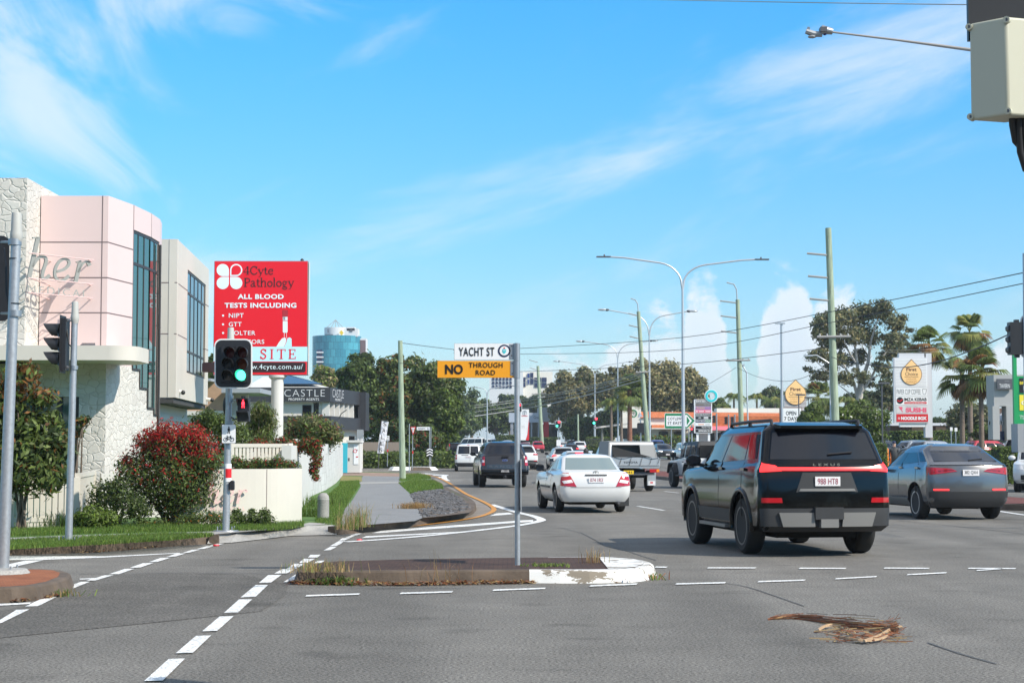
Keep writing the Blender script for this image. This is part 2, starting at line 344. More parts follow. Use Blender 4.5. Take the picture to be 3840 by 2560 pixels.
def peel():
    m = mat('peeling_white', (.8, .8, .78), .7); nt = m.node_tree; N = nt.nodes; L = nt.links; b = N['Principled BSDF']
    tc = N.new('ShaderNodeTexCoord'); mp = N.new('ShaderNodeMapping'); mp.inputs['Scale'].default_value = (1, 2.2, 2.2); L.new(tc.outputs['Object'], mp.inputs[0])
    n = N.new('ShaderNodeTexNoise'); n.inputs['Scale'].default_value = 3.4; n.inputs['Detail'].default_value = 7; n.inputs['Roughness'].default_value = .62; L.new(mp.outputs[0], n.inputs['Vector'])
    r = N.new('ShaderNodeMapRange'); L.new(n.outputs[0], r.inputs[0]); r.inputs[1].default_value = .535; r.inputs[2].default_value = .555
    mx = N.new('ShaderNodeMix'); mx.data_type = 'RGBA'; L.new(r.outputs[0], mx.inputs[0]); mx.inputs[6].default_value = (.70, .69, .66, 1); mx.inputs[7].default_value = (.22, .185, .14, 1)
    L.new(mx.outputs[2], b.inputs['Base Color']); bp = N.new('ShaderNodeBump'); bp.inputs['Strength'].default_value = .5; bp.inputs['Distance'].default_value = .02; L.new(n.outputs[0], bp.inputs['Height']); L.new(bp.outputs[0], b.inputs['Normal'])
peel()

YS = [-40, 0, 20, 40, 70, 110, 140, 170, 200, 240, 280, 340]
def slab(edges_left, edges_right, ys, z, m, name):
    """a ground sheet between two edges given as functions of depth, following the rise of the land"""
    mb = MB(); v = []; f = []
    for y in ys: v += [(edges_left(y), y, gz(y) + z), (edges_right(y), y, gz(y) + z)]
    for i in range(len(ys) - 1): f.append((2 * i, 2 * i + 1, 2 * i + 3, 2 * i + 2))
    mb.add(v, f, m); return struct(name, mb)
def interp(pts):
    ys = [p[1] for p in pts]; xs = [p[0] for p in pts]
    return lambda y: float(np.interp(y, ys, xs))
slab(lambda y: -3000, lambda y: 3000, YS + [900, 5000], -.03, 'earth', 'ground')
slab(lambda y: -60, lambda y: 60, YS, 0, 'asphalt', 'road')
slab(lambda y: -60, lambda y: 60, [340, 420], 0, 'asphalt', 'road')

# kerb line of the near left corner and the verge behind it
KERB = [(-24, 13), (-12, 22), (-9.2, 24.4), (-7.5, 25.5), (-6.2, 26.3), (-5.47, 27.7), (-5.0, 28.5), (-4.72, 28.7), (-4.51, 29.05), (-4.22, 31.0), (-3.17, 31.5), (-2.71, 32.5), (-2.085, 34.2), (-1.49, 37.2), (-1.07, 39.6), (-.92, 41.9), (-.95, 46), (-1.5, 54), (-2.66, 67), (-3.9, 84.5), (-5.1, 96), (-5.8, 101), (-7.6, 104.5), (-12, 106), (-40, 107)]
def crv(pts, n=4):
    out = []
    P = [Vector((*p, 0)) if len(p) == 2 else Vector(p) for p in pts]
    for i in range(len(P) - 1):
        a, b, c, d = P[max(i - 1, 0)], P[i], P[i + 1], P[min(i + 2, len(P) - 1)]
        for k in range(n):
            t = k / n
            out.append(.5 * ((2 * b) + (c - a) * t + (2 * a - 5 * b + 4 * c - d) * t * t + (3 * b - a - 3 * c + d) * t ** 3))
    return out + [P[-1]]
def offs(P, w):
    out = []
    for i, p in enumerate(P):
        t = (P[min(i + 1, len(P) - 1)] - P[max(i - 1, 0)]); t.z = 0; t.normalize()
        out.append(p + Vector((-t.y, t.x, 0)) * w)
    return out
def kerb(pts, m, name, side=1, w=.17, h=.15):
    P = crv(pts); Q = offs(P, .03 * side); T = offs(P, w * side); n = len(P)
    up = lambda p, z: (p.x, p.y, gz(p.y) + z)
    v = [up(p, -.02) for p in P] + [up(p, h) for p in Q] + [up(p, h + .004) for p in T] + [up(p, -.02) for p in T]
    f = [(k * n + i, k * n + i + 1, (k + 1) * n + i + 1, (k + 1) * n + i) for k in range(3) for i in range(n - 1)] + [(0, n, 2 * n, 3 * n), (n - 1, 2 * n - 1, 3 * n - 1, 4 * n - 1)]
    mb = MB(); mb.add(v, f, m); return struct(name, mb)
KA, KB = KERB[:8], KERB[10:]
KA = KA[:-1] + [(-4.95, 28.5)]
kerb(KA, 'kerb_concrete', 'kerb'); kerb(KB, 'kerb_concrete', 'kerb')
RB = [(-4.92, 28.65), (-4.62, 29.5), (-4.42, 30.4), (-3.95, 31.35), (-3.25, 32.15)]; RF = [(-4.95, 28.42), (-4.62, 28.75), (-4.35, 29.6), (-3.95, 31.0), (-3.15, 31.45)]
mb = MB(); mb.add([(x, y, .012) for x, y in RF] + [(x, y, .158) for x, y in RB], [(i, i + 1, 6 + i, 5 + i) for i in range(4)], 'concrete'); struct('kerb_ramp', mb)
vp = offs(crv(KA), .1) + [Vector((x, y, 0)) for x, y in RB] + offs(crv(KB), .1)[1:]
mb = MB(); mb.face([(p.x, p.y, .15) for p in vp] + [(-70, 107, .15), (-70, 13, .15)], 'lawn'); struct('verge', mb)
# the corner across the next side street
K2 = [(-40, 127), (-16, 127.5), (-9, 129.5), (-5.6, 133), (-4.5, 138), (-4.6, 150), (-5.0, 175), (-6.2, 250), (-8, 336)]
kerb(K2, 'concrete', 'kerb')
vp = offs(crv(K2), .1); e2 = interp([(p.x, p.y) for p in vp if p.y > 127.4])
slab(lambda y: -90, e2, [127.5, 130, 133, 138, 150, 175, 200, 250, 300, 336], .15, 'lawn', 'verge')
# right-hand verge and the car parks beyond
er = interp([(60, 20), (34, 44), (26, 60), (22, 77), (20, 100), (18, 130), (16, 170), (14.5, 250), (14, 336)])
slab(er, lambda y: 160, [20, 44, 60, 77, 100, 110, 130, 170, 250, 280, 336], .15, 'lawn', 'verge')
slab(lambda y: er(y) + 5, lambda y: 150, [60, 77, 100, 110, 130, 170, 250, 280, 330], .158, 'asphalt', 'car_park')
kerb([(60, 20), (34, 44), (26, 60), (22, 77), (20, 100), (18, 130), (16, 170), (14.5, 250), (14, 336)], 'concrete', 'kerb', side=-1)
# the median of the main road: kerb round red paving
MED = [(12.9, 43.6), (12.25, 44.6), (11.9, 47), (10.6, 58), (9.0, 72), (7.5, 88), (6.4, 115), (5.8, 140), (5.2, 175), (4.6, 215)]
MEDR = [(12.9, 43.6), (14.2, 44.0), (15.2, 46), (13.6, 58), (12.0, 72), (10.6, 88), (9.2, 115), (8.2, 140), (7.2, 175), (6.0, 215)]
kerb(MED, 'kerb_concrete', 'kerb', side=-1); kerb(MEDR, 'kerb_concrete', 'kerb', side=1)
ml, mr = interp(MED[1:]), interp(MEDR[1:])
slab(lambda y: ml(y) + .1, lambda y: mr(y) - .1, [44.7, 47, 58, 72, 88, 110, 115, 140, 175, 214], .152, 'red_paver', 'median')

def sheet(name, pts, m, z, flat=True):
    mb = MB(); mb.face([gnd(x, y, z) for x, y in pts], m); return struct(name, mb)
def xf(pts, ox, oy, s): return [(ox + x / s, oy + y / s) for x, y in pts]
sheet('footpath', xf([(70, 1085), (130, 900), (215, 800), (300, 660), (300, 610), (315, 560), (330, 535), (560, 525), (735, 530), (740, 580), (720, 622), (850, 742), (890, 830), (985, 1000), (900, 1035), (700, 1052), (400, 1076), (200, 1086)], 1250, 1600, 2.94), 'asphalt_path', .156)
sheet('footpath', [(-400, 2040), (-10, 2017), (295, 2005), (630, 1996), (800, 1991), (960, 1984), (1100, 1972), (1160, 1958), (1250, 1962), (1100, 1976), (960, 1989), (800, 2002), (630, 2003), (295, 2017), (0, 2031), (-400, 2062)], 'concrete', .156)
sheet('driveway', xf([(90, 535), (100, 505), (300, 500), (1000, 512), (1060, 540), (700, 545)], 1250, 1600, 2.94), 'pink_paver', .158)
sheet('path_joint', xf([(285, 628), (290, 608), (730, 602), (1090, 575), (1100, 590), (730, 620)], 1250, 1600, 2.94), 'concrete', .162)
sheet('grass_strip', xf([(75, 600), (85, 540), (310, 548), (318, 600)], 1250, 1600, 2.94), 'dry_lawn', .160)
sheet('gutter', xf([(985, 1040), (1330, 1005), (1540, 960), (1560, 905), (1500, 830), (1400, 745), (1210, 640), (1110, 575), (1130, 565), (1260, 640), (1400, 730), (1560, 800), (1700, 870), (1745, 905), (1730, 935), (1600, 985), (1300, 1035)], 1250, 1600, 2.94), 'apron_concrete', .006)
# darker asphalt in front of the crossing
sheet('asphalt_patch', [(-200, 2330), (120, 2265), (420, 2150), (900, 2150), (1080, 2190), (1070, 2230), (980, 2290), (600, 2330), (0, 2390)], 'asphalt_dark', .004)

def gl(mb, pts, w, m, z=.010, crvn=0):
    P = [gnd(x, y, 0) for x, y in pts]
    if crvn: P = crv(P, crvn)
    A = offs(P, w / 2); B = offs(P, -w / 2); n = len(P)
    mb.add([(p.x, p.y, z) for p in A] + [(p.x, p.y, z) for p in B], [(i, i + 1, n + i + 1, n + i) for i in range(n - 1)], m); return mb
def quads(mb, Q, ox, oy, s, m, z=.010):
    for q in Q: mb.face([gnd(x, y, z) for x, y in xf(q, ox, oy, s)], m)
mb = MB()
quads(mb, [[(118, 1385), (325, 1380), (570, 1138), (390, 1142)], [(465, 1080), (655, 1075), (858, 883), (690, 888)], [(758, 838), (925, 832), (1105, 672), (950, 676)], [(1000, 635), (1155, 630), (1310, 485), (1165, 487)],
           [(1182, 465), (1350, 455), (1485, 328), (1350, 328)], [(1385, 305), (1520, 300), (1635, 215), (1485, 220)], [(1553, 203), (1690, 200), (1780, 155), (1635, 155)], [(1688, 150), (1800, 145), (1893, 93), (1775, 95)],
           [(1825, 85), (1925, 82), (2003, 38), (1880, 40)], [(1925, 27), (2030, 25), (2065, -5), (1950, -3)]], 500, 2080, 2.94, 'worn_white')
quads(mb, [[(-110, 1360), (-30, 1355), (40, 1318), (-35, 1320)], [(-40, 1312), (35, 1308), (85, 1285), (0, 1290)], [(5, 1287), (85, 1284), (132, 1253), (60, 1256)], [(62, 1250), (128, 1246), (190, 1222), (100, 1225)], [(130, 1220), (190, 1218), (245, 1195), (190, 1197)], [(185, 1195), (255, 1193), (315, 1173), (250, 1173)]], 1250, 1600, 2.94, 'worn_white')
struct('crossing_line', mb)
mb = MB()
quads(mb, [[(-60, 1040), (12, 1030), (262, 910), (148, 913)], [(222, 885), (340, 880), (552, 775), (450, 777)], [(505, 743), (610, 740), (803, 663), (720, 665)], [(765, 655), (850, 652), (1013, 605), (930, 607)], [(970, 597), (1060, 596), (1198, 548), (1110, 550)],
           [(1155, 540), (1250, 537), (1370, 497), (1275, 498)], [(1325, 490), (1400, 488), (1520, 450), (1430, 452)], [(1480, 445), (1560, 440), (1655, 412), (1570, 413)], [(1625, 408), (1690, 404), (1787, 378), (1710, 380)], [(1750, 374), (1820, 372), (1905, 347), (1840, 348)], [(1868, 344), (1935, 342), (1995, 325), (1930, 326)]], 0, 1900, 2.3756, 'worn_white')
struct('crossing_line', mb)
mb = MB()
quads(mb, [[(-100, 445), (100, 437), (930, 437), (1600, 407), (1604, 412), (930, 449), (385, 470), (-100, 474)], [(-100, 545), (0, 524), (225, 477), (385, 473), (100, 538), (-100, 585)], [(-100, 866), (280, 848), (262, 862), (-100, 882)], [(708, 637), (850, 631), (835, 641), (712, 645)]], 0, 1900, 2.3756, 'worn_white', .007)
struct('stop_line', mb)
mb = MB()
for x0, y0, x1, y1, t in [(1144, 2232, 1351, 2225.5, 5.5), (1498, 2223, 1700, 2217, 5.5), (1846, 2211, 2048, 2204, 5), (2209, 2195, 2392, 2188, 5.5), (2532, 2187.7, 2723, 2183, 5), (2840, 2179, 3022, 2173.5, 5), (3130, 2168.5, 3290, 2160, 4.5), (3399, 2153, 3552, 2145.5, 4.5), (3660, 2137, 3760, 2131, 4),
                          (2650, 2127.5, 2837, 2127.8, 4), (2994, 2129, 3175, 2129.5, 4.5), (3313, 2128, 3487, 2129.5, 4), (3628, 2129, 3812, 2130, 4), (2454, 2124.5, 2504, 2125, 4)]:
    mb.face([gnd(x0, y0 + t / 2, .01), gnd(x1 - 6, y1 + t / 2, .01), gnd(x1, y1 - t / 2, .01), gnd(x0 + 6, y0 - t / 2, .01)], 'worn_white')
struct('turn_line', mb)
mb = MB()
P6 = lambda p: xf(p, 1250, 1600, 2.94)
gl(mb, P6([(120, 1272), (600, 1240), (1200, 1187), (1900, 1108), (2150, 1070), (2270, 1042), (2290, 1022), (2200, 985), (2000, 937), (1740, 858)]), .2, 'worn_white', .010, 3)
quads(mb, [[(425, 1168), (540, 1140), (2060, 1030), (2200, 1023), (2208, 1043), (1900, 1062), (500, 1168)], [(310, 1222), (360, 1203), (1470, 1150), (1490, 1155), (1100, 1178), (320, 1222)], [(1725, 980), (1800, 952), (1940, 943), (1985, 960)]], 1250, 1600, 2.94, 'worn_white', .007)
quads(mb, [[(960, 520), (940, 508), (1120, 515), (1200, 520)], [(1090, 535), (1100, 528), (1225, 525), (1215, 535)], [(1130, 553), (1225, 543), (1230, 552), (1160, 560)], [(1170, 468), (1190, 458), (1290, 455), (1275, 465)], [(1190, 452), (1210, 446), (1300, 443), (1290, 450)]], 1250, 1600, 2.94, 'worn_white', .007)
struct('island_marking', mb)
mb = MB(); gl(mb, P6([(430, 1152), (800, 1108), (1300, 1047), (1580, 1000), (1720, 955), (1772, 915), (1735, 872), (1620, 812), (1480, 750), (1400, 702), (1320, 648), (1240, 600), (1150, 558), (1080, 540), (1020, 525)]), .13, 'yellow_line', .014, 3); struct('yellow_line', mb)
mb = MB()
for p, w in [([(2392, 1898), (2490, 1914)], .11), ([(3540, 1892), (3700, 1910), (3840, 1931), (4100, 1966)], .15), ([(2461, 1788), (2520, 1797), (2570, 1806)], .15), ([(2491, 1842), (2545, 1848)], .11), ([(2025, 1701), (2018, 1725)], .3), ([(2034, 1752), (2046, 1755)], .2), ([(1674, 1780), (1664, 1786), (1668, 1797), (1678, 1803)], .3)]: gl(mb, p, w, 'worn_white')
struct('lane_line', mb)
mb = MB()
for p, w in [([(2274, 2048), (2340, 2062), (2400, 2082), (2461, 2101)], .02), ([(2700, 2184), (2800, 2200), (2927, 2242), (3016, 2273)], .018), ([(3480, 2410), (3596, 2450), (3738, 2490)], .02), ([(3368, 1951), (3560, 1970), (3840, 2001)], .03), ([(300, 2152), (700, 2149), (1080, 2152)], .03), ([(1690, 1960), (2100, 1978), (2274, 2048)], .015)]: gl(mb, p, w, 'tar', .0065, 3)
struct('road_crack', mb)
for x, y in [(810, 2047), (1347, 2026)]:
    mb = MB(); p = gnd(x, y); mb.lathe((p.x, p.y, .008), [(.055, 0), (.045, .02), (.0, .024)], 'red_reflector', 10)
    tag(mb.build('road_reflector', smooth=40), 'red domed road reflector beside the left crossing line' if x < 1000 else 'red domed road reflector by the striped corner island', 'reflector')

# traffic islands
def island(name, outline, m_side, m_top, label, white=None, inset=.16, h=.15):
    P = [Vector((p.x, p.y, 0)) for p in outline]; c = sum(P, Vector()) / len(P); n = len(P)
    def ins(d):
        out = []
        for i, p in enumerate(P): t_ = (P[(i + 1) % n] - P[i - 1]).normalized(); out.append(p + Vector((-t_.y, t_.x, 0)) * d)
        return out
    A = P; B = ins(.045); Dd = ins(.075); Cc = ins(inset)
    kb = MB(); v = [(p.x, p.y, 0.002) for p in A] + [(p.x, p.y, h - .02) for p in B] + [(p.x, p.y, h) for p in Dd] + [(p.x, p.y, h + .002) for p in Cc]
    for k in range(3):
        for i in range(n):
            j = (i + 1) % n; q = (k * n + i, k * n + j, (k + 1) * n + j, (k + 1) * n + i)
            mid = (P[i].x + P[j].x) / 2
            kb.add([v[t] for t in q], [(0, 1, 2, 3)], 'peeling_white' if white and mid > white else m_side)
    t = MB(); t.face([(p.x, p.y, h + .003) for p in Cc], m_top)
    if white:
        nx = gnd(2235, 2120).x; W_ = [p for p in Cc if p.x > nx]; yb = max(p.y for p in W_); yf = min(p.y for p in W_); t.face([(nx, yf, h + .012)] + [(p.x, p.y, h + .008) for p in W_] + [(nx, yb, h + .012)], 'peeling_white')
    o = tag(t.build(name), kind='structure'); k = kb.build('kerb', o, local=True, smooth=25)
    return o
XD = lambda *p: [Vector((colx(x, d), d, 0)) for x, d in p]
G = lambda pts, z=0: [gnd(x, y, z) for x, y in pts]
island('traffic_island', XD((-420, 17.6), (-60, 17.62), (60, 17.7), (160, 17.95), (240, 18.5), (284, 19.2), (290, 19.85), (258, 20.3), (180, 20.5), (60, 20.5), (-420, 20.4)), 'kerb_concrete', 'orange_paver', '')
wx = gnd(1985, 2175).x
OUT = XD((1112, 20.15), (1300, 20.1), (1500, 20.12), (1700, 20.17), (1850, 20.2), (1985, 20.25), (2100, 20.2), (2210, 20.2), (2300, 20.25), (2370, 20.35), (2425, 20.65), (2455, 21.1), (2460, 21.5), (2440, 21.95), (2390, 22.35), (2320, 22.65), (2235, 22.8), (2050, 22.72), (1900, 22.65), (1700, 22.5), (1500, 22.3), (1250, 21.95), (1150, 21.45), (1108, 20.8))
island('traffic_island', OUT, 'kerb_concrete', 'brown_paver', '', white=wx)
# white nose slab of that island
mb = MB(); nose = crv([tuple(p) for p in G([(2236, 2129), (2330, 2131), (2400, 2125), (2434, 2113), (2400, 2103), (2330, 2094), (2240, 2091)], .155)], 3)
mb.face([(p.x, p.y, .158) for p in nose], 'peeling_white'); pass
mb = MB(); quads(mb, [[(1650, 300), (1740, 290), (2110, 60), (2030, 62)]], 500, 2080, 2.94, 'worn_white', .012); struct('ramp_marking', mb)
# island in the mouth of the next side street
def far_island():
    P = [Vector((colx(x, d), d, 0)) for x, d in ((1455, 121), (1470, 119.5), (1540, 119.2), (1620, 119.5), (1645, 121), (1630, 123.5), (1540, 124), (1465, 123.5))]
    mb = MB(); n = len(P); c = sum(P, Vector()) / n
    for i in range(n):
        j = (i + 1) % n; w = (P[i].x < colx(1500, 120)) or (P[i].x > colx(1590, 120))
        a, b = P[i], P[j]; up = Vector((0, 0, .22)); zz = Vector((0, 0, gz(120)))
        ia, ib = a + (c - a) * .12, b + (c - b) * .12
        mb.face([a + zz, b + zz, ib + zz + up, ia + zz + up], 'white_paint' if w else 'kerb_concrete')
        mb.face([ia + zz + up, ib + zz + up, c + zz + up], 'white_paint' if w else 'brown_paver')
    struct('traffic_island', mb)
far_island()
# ================================================================ VEHICLES
for a in [('paint_black', (.004, .004, .0045), .12, .0, .24, .16), ('paint_white', (.62, .62, .61), .3, 0, .5, .6), ('paint_pearl', (.58, .57, .54), .3, 0, .5, .6), ('paint_navy', (.018, .018, .023), .25, .2, .45, .6), ('paint_grey', (.13, .13, .135), .25, .6, .5, .7),
          ('paint_red', (.42, .012, .02), .25, 0, .5, 1.), ('paint_silver', (.42, .44, .46), .28, .7, .5, .8), ('paint_blue', (.02, .05, .2), .25, .2, .5, 1.), ('paint_maroon', (.22, .02, .025), .3, 0, .5, .6), ('paint_charcoal', (.04, .042, .046), .3, .3, .5, .8),
          ('car_glass', (.008, .009, .013), .05, 0, .5, .15), ('car_glass_light', (.16, .21, .21), .06, 0, .7, .5), ('clad', (.026, .027, .029), .6), ('silver_trim', (.20, .195, .185), .5, .2), ('underbody', (.006, .006, .006), .9),
          ('lens_red', (.40, .008, .015), .12, 0, .5, .6), ('lens_dark_red', (.16, .006, .01), .12, 0, .5, .6), ('lens_clear', (.75, .72, .72), .15, 0, .6, .5), ('lens_amber', (.8, .22, .02), .2), ('rim_grey', (.42, .42, .43), .35, .7), ('rim_dark', (.13, .13, .132), .4, .5), ('rim_silver', (.5, .5, .52), .3, .9),
          ('plate_white', (.72, .70, .70), .4), ('plate_maroon', (.30, .03, .06), .5), ('plate_black', (.015, .015, .016), .4), ('plate_yellow', (.75, .5, .02), .4), ('alloy', (.48, .49, .50), .4, .6), ('net_black', (.012, .012, .012), .9), ('canvas_grey', (.25, .25, .245), .8), ('ute_inside', (.13, .14, .14), .7)]: mat(*a)
mat('brake_glow', (.7, .02, .02), .3, emit=(1, .03, .03), es=1.6); mat('headlamp_glow', (.9, .9, .9), .2, emit=(1, .97, .9), es=1.3); mat('indicator_glow', (.9, .4, .1), .2, emit=(1, .35, .05), es=2)

NR, NC, NSD, NF = 7, 5, 22, 7
def outline(y0, y1, w, cr, cf, br, bf, tp):
    """half a plan outline, from the rear centre round the side to the front centre"""
    pts = []
    for i in range(NR):
        x = (w - cr) * i / (NR - 1); pts.append((x, y0 + br * (x / w) ** 2))
    yb = y0 + br * ((w - cr) / w) ** 2
    for i in range(1, NC): a = math.pi / 2 * i / NC; pts.append((w - cr + cr * math.sin(a), yb + cr * (1 - math.cos(a))))
    yf = y1 - bf * ((w - cf) / w) ** 2
    for i in range(NSD):
        t = i / (NSD - 1); y = yb + cr + (yf - cf - yb - cr) * t; pts.append((w - tp * max(0, abs(2 * t - 1) - .55) ** 2, y))
    for i in range(NC - 1, 0, -1): a = math.pi / 2 * i / NC; pts.append((w - cf + cf * math.sin(a), yf - cf * (1 - math.cos(a))))
    for i in range(NF): x = (w - cf) * (1 - i / (NF - 1)); pts.append((x, y1 - bf * (x / w) ** 2))
    return pts
class Body:
    def __init__(s, rings, br=.10, bf=.22, tp=.10):
        s.r = rings; s.br, s.bf, s.tp = br, bf, tp
    def ring(s, k):
        i = max(0, min(int(k), len(s.r) - 2)); t = k - i; a, b = s.r[i], s.r[i + 1]
        zr, zf, y0, y1, w, cr, cf = [p + (q - p) * t for p, q in zip(a, b)]
        return [(x, y, zr + (zf - zr) * (y - y0) / (y1 - y0)) for x, y in outline(y0, y1, w, cr, cf, s.br * min(1, w), s.bf * min(1, w), s.tp)]
    def mesh(s, m='P'):
        vs = []; fs = []; n = 0
        for k in range(len(s.r)):
            h = s.ring(k); loop = h + [(-x, y, z) for x, y, z in h[-2:0:-1]]; n = len(loop); vs += loop
        for k in range(len(s.r) - 1): fs += [(k * n + i, k * n + (i + 1) % n, (k + 1) * n + (i + 1) % n, (k + 1) * n + i) for i in range(n)]
        vs.append((0, (s.r[0][2] + s.r[0][3]) / 2, s.r[0][0])); vs.append((0, (s.r[-1][2] + s.r[-1][3]) / 2, max(s.r[-1][0], s.r[-1][1]) + .01)); b = len(vs) - 2
        fs += [(b, (i + 1) % n, i) for i in range(n)]; q = (len(s.r) - 1) * n; fs += [(b + 1, q + i, q + (i + 1) % n) for i in range(n)]
        return vs, fs
    def _k(s, z, front):
        zs = [r[1 if front else 0] for r in s.r]
        for i in range(len(zs) - 1):
            if zs[i] <= z <= zs[i + 1]: return i + (z - zs[i]) / max(1e-6, zs[i + 1] - zs[i])
        return 0. if z < zs[0] else len(zs) - 1.001
    def end(s, x, z, front=False):
        sx = 1 if x >= 0 else -1; h = s.ring(s._k(z, front)); h = h[::-1] if front else h
        h = h[:NR + NC]; xs = [p[0] for p in h]; ax = min(abs(x), xs[-1])
        return Vector((sx * ax, float(np.interp(ax, xs, [p[1] for p in h])), z))
    def side(s, y, z, sx=1):
        lo = None
        for k in np.linspace(0, len(s.r) - 1.001, 60):
            r = s.ring(k)[NR:NR + NC + NSD + NC - 2]; ys = [p[1] for p in r]
            zz = float(np.interp(y, ys, [p[2] for p in r])); xx = float(np.interp(y, ys, [p[0] for p in r]))
            if lo and lo[0] <= z <= zz:
                t = (z - lo[0]) / max(1e-6, zz - lo[0]); return Vector((sx * (lo[1] + (xx - lo[1]) * t), y, z))
            if zz <= z or lo is None: lo = (zz, xx)
        return Vector((sx * lo[1], y, z))
def patch(mb, fn, q, axis, m, off=.006, nu=8, nv=4, skirt=.03):
    """a panel that follows the body: corners q in the surface's own two coordinates"""
    ax = Vector(axis); P = []
    for j in range(nv + 1):
        for i in range(nu + 1):
            u, v = i / nu, j / nv
            a = [(q[0][k] * (1 - u) + q[1][k] * u) * (1 - v) + (q[3][k] * (1 - u) + q[2][k] * u) * v for k in (0, 1)]
            P.append(fn(*a) + ax * off)
    F = [(j * (nu + 1) + i, j * (nu + 1) + i + 1, (j + 1) * (nu + 1) + i + 1, (j + 1) * (nu + 1) + i) for j in range(nv) for i in range(nu)]
    rim = [i for i in range(nu + 1)] + [(j + 1) * (nu + 1) - 1 for j in range(1, nv + 1)] + [nv * (nu + 1) + i for i in range(nu - 1, -1, -1)] + [j * (nu + 1) for j in range(nv - 1, 0, -1)]
    n = len(P); Q = [P[i] - ax * (off + skirt) for i in rim]; l = len(rim)
    F += [(rim[i], rim[(i + 1) % l], n + (i + 1) % l, n + i) for i in range(l)]
    mb.add(P + Q, F, m)
_wheel = {}
def wheel_meshes(r, w, rim, spokes):
    k = (r, w, rim, spokes)
    if k not in _wheel:
        ri = r * .68
        t = MB(); t.lathe((0, 0, 0), [(ri, -w / 2 + .01), (r * .88, -w / 2), (r * .97, -w / 2 + .025), (r, -w / 2 + .06), (r, w / 2 - .06), (r * .97, w / 2 - .025), (r * .88, w / 2), (ri, w / 2 - .01)], 'rubber', 28, 'X')
        d = MB(); d.lathe((0, 0, 0), [(ri, -w / 2 + .02), (ri, w / 2 - .015), (ri - .025, w / 2 - .02), (ri - .035, w / 2 - .07), (.05, w / 2 - .08)], 'underbody', 28, 'X')
        d.lathe((0, 0, 0), [(ri + .004, w / 2 - .03), (ri + .004, w / 2 - .006), (ri - .022, w / 2 - .006), (ri - .03, w / 2 - .04)], rim, 28, 'X')
        d.lathe((0, 0, 0), [(.065, w / 2 - .08), (.06, w / 2 - .02), (0, w / 2 - .015)], rim, 12, 'X')
        for i in range(spokes):
            a = 2 * math.pi * i / spokes; ca, sa = math.cos(a), math.sin(a)
            P = [(w / 2 - .03, -.03, .04), (w / 2 - .03, .03, .04), (w / 2 - .015, .024, ri - .02), (w / 2 - .015, -.024, ri - .02), (w / 2 - .07, -.03, .04), (w / 2 - .07, .03, .04), (w / 2 - .06, .024, ri - .02), (w / 2 - .06, -.024, ri - .02)]
            d.add([(x, y * ca - z * sa, y * sa + z * ca) for x, y, z in P], [(0, 1, 2, 3), (0, 3, 7, 4), (1, 5, 6, 2), (2, 6, 7, 3), (0, 4, 5, 1)], rim)
        def mk(mb, nm):
            o = mb.build(nm, smooth=40); me = o.data; bpy.data.objects.remove(o); return me
        _wheel[k] = (mk(d, 'wheel'), mk(t, 'tyre'))
    return _wheel[k]
def wheels(root, half, ys, r, w=.24, rim='rim_silver', spokes=6):
    a, b = wheel_meshes(r, w, rim, spokes)
    for y in ys:
        for s in (1, -1):
            o = link('wheel', a, root, True); o.location = (s * half, y, r); o.rotation_euler = (0, 0, 0 if s > 0 else math.pi)
            link('tyre', b, o, True)
def cut_arches(vs, fs, paint, half, ys, r, name, root, depth=.34):
    me = bpy.data.meshes.new(name); me.from_pydata(vs, [], fs); me.materials.append(MATS[paint]); me.materials.append(MATS['underbody'])
    bm = bmesh.new(); bm.from_mesh(me); bmesh.ops.recalc_face_normals(bm, faces=bm.faces); bm.to_mesh(me); bm.free()
    o = bpy.data.objects.new(name, me); COL.objects.link(o)
    c = MB(); c.mi(paint); c.mi('underbody')
    for y in ys:
        for s in (1, -1): c.lathe((s * (half + .05), y, r + .02), [(r + .075, -depth), (r + .075, depth)], 'underbody', 32, 'X')
    co = c.build('cutter'); md = o.modifiers.new('b', 'BOOLEAN'); md.operation = 'DIFFERENCE'; md.object = co; md.solver = 'EXACT'
    me2 = bpy.data.meshes.new_from_object(o.evaluated_get(bpy.context.evaluated_depsgraph_get())); me2.name = name
    bpy.data.objects.remove(o); bpy.data.objects.remove(co)
    me2.shade_smooth(); me2.set_sharp_from_angle(angle=R(32))
    return link(name, me2, root, True)
GROUP = 'vehicles on the main road'
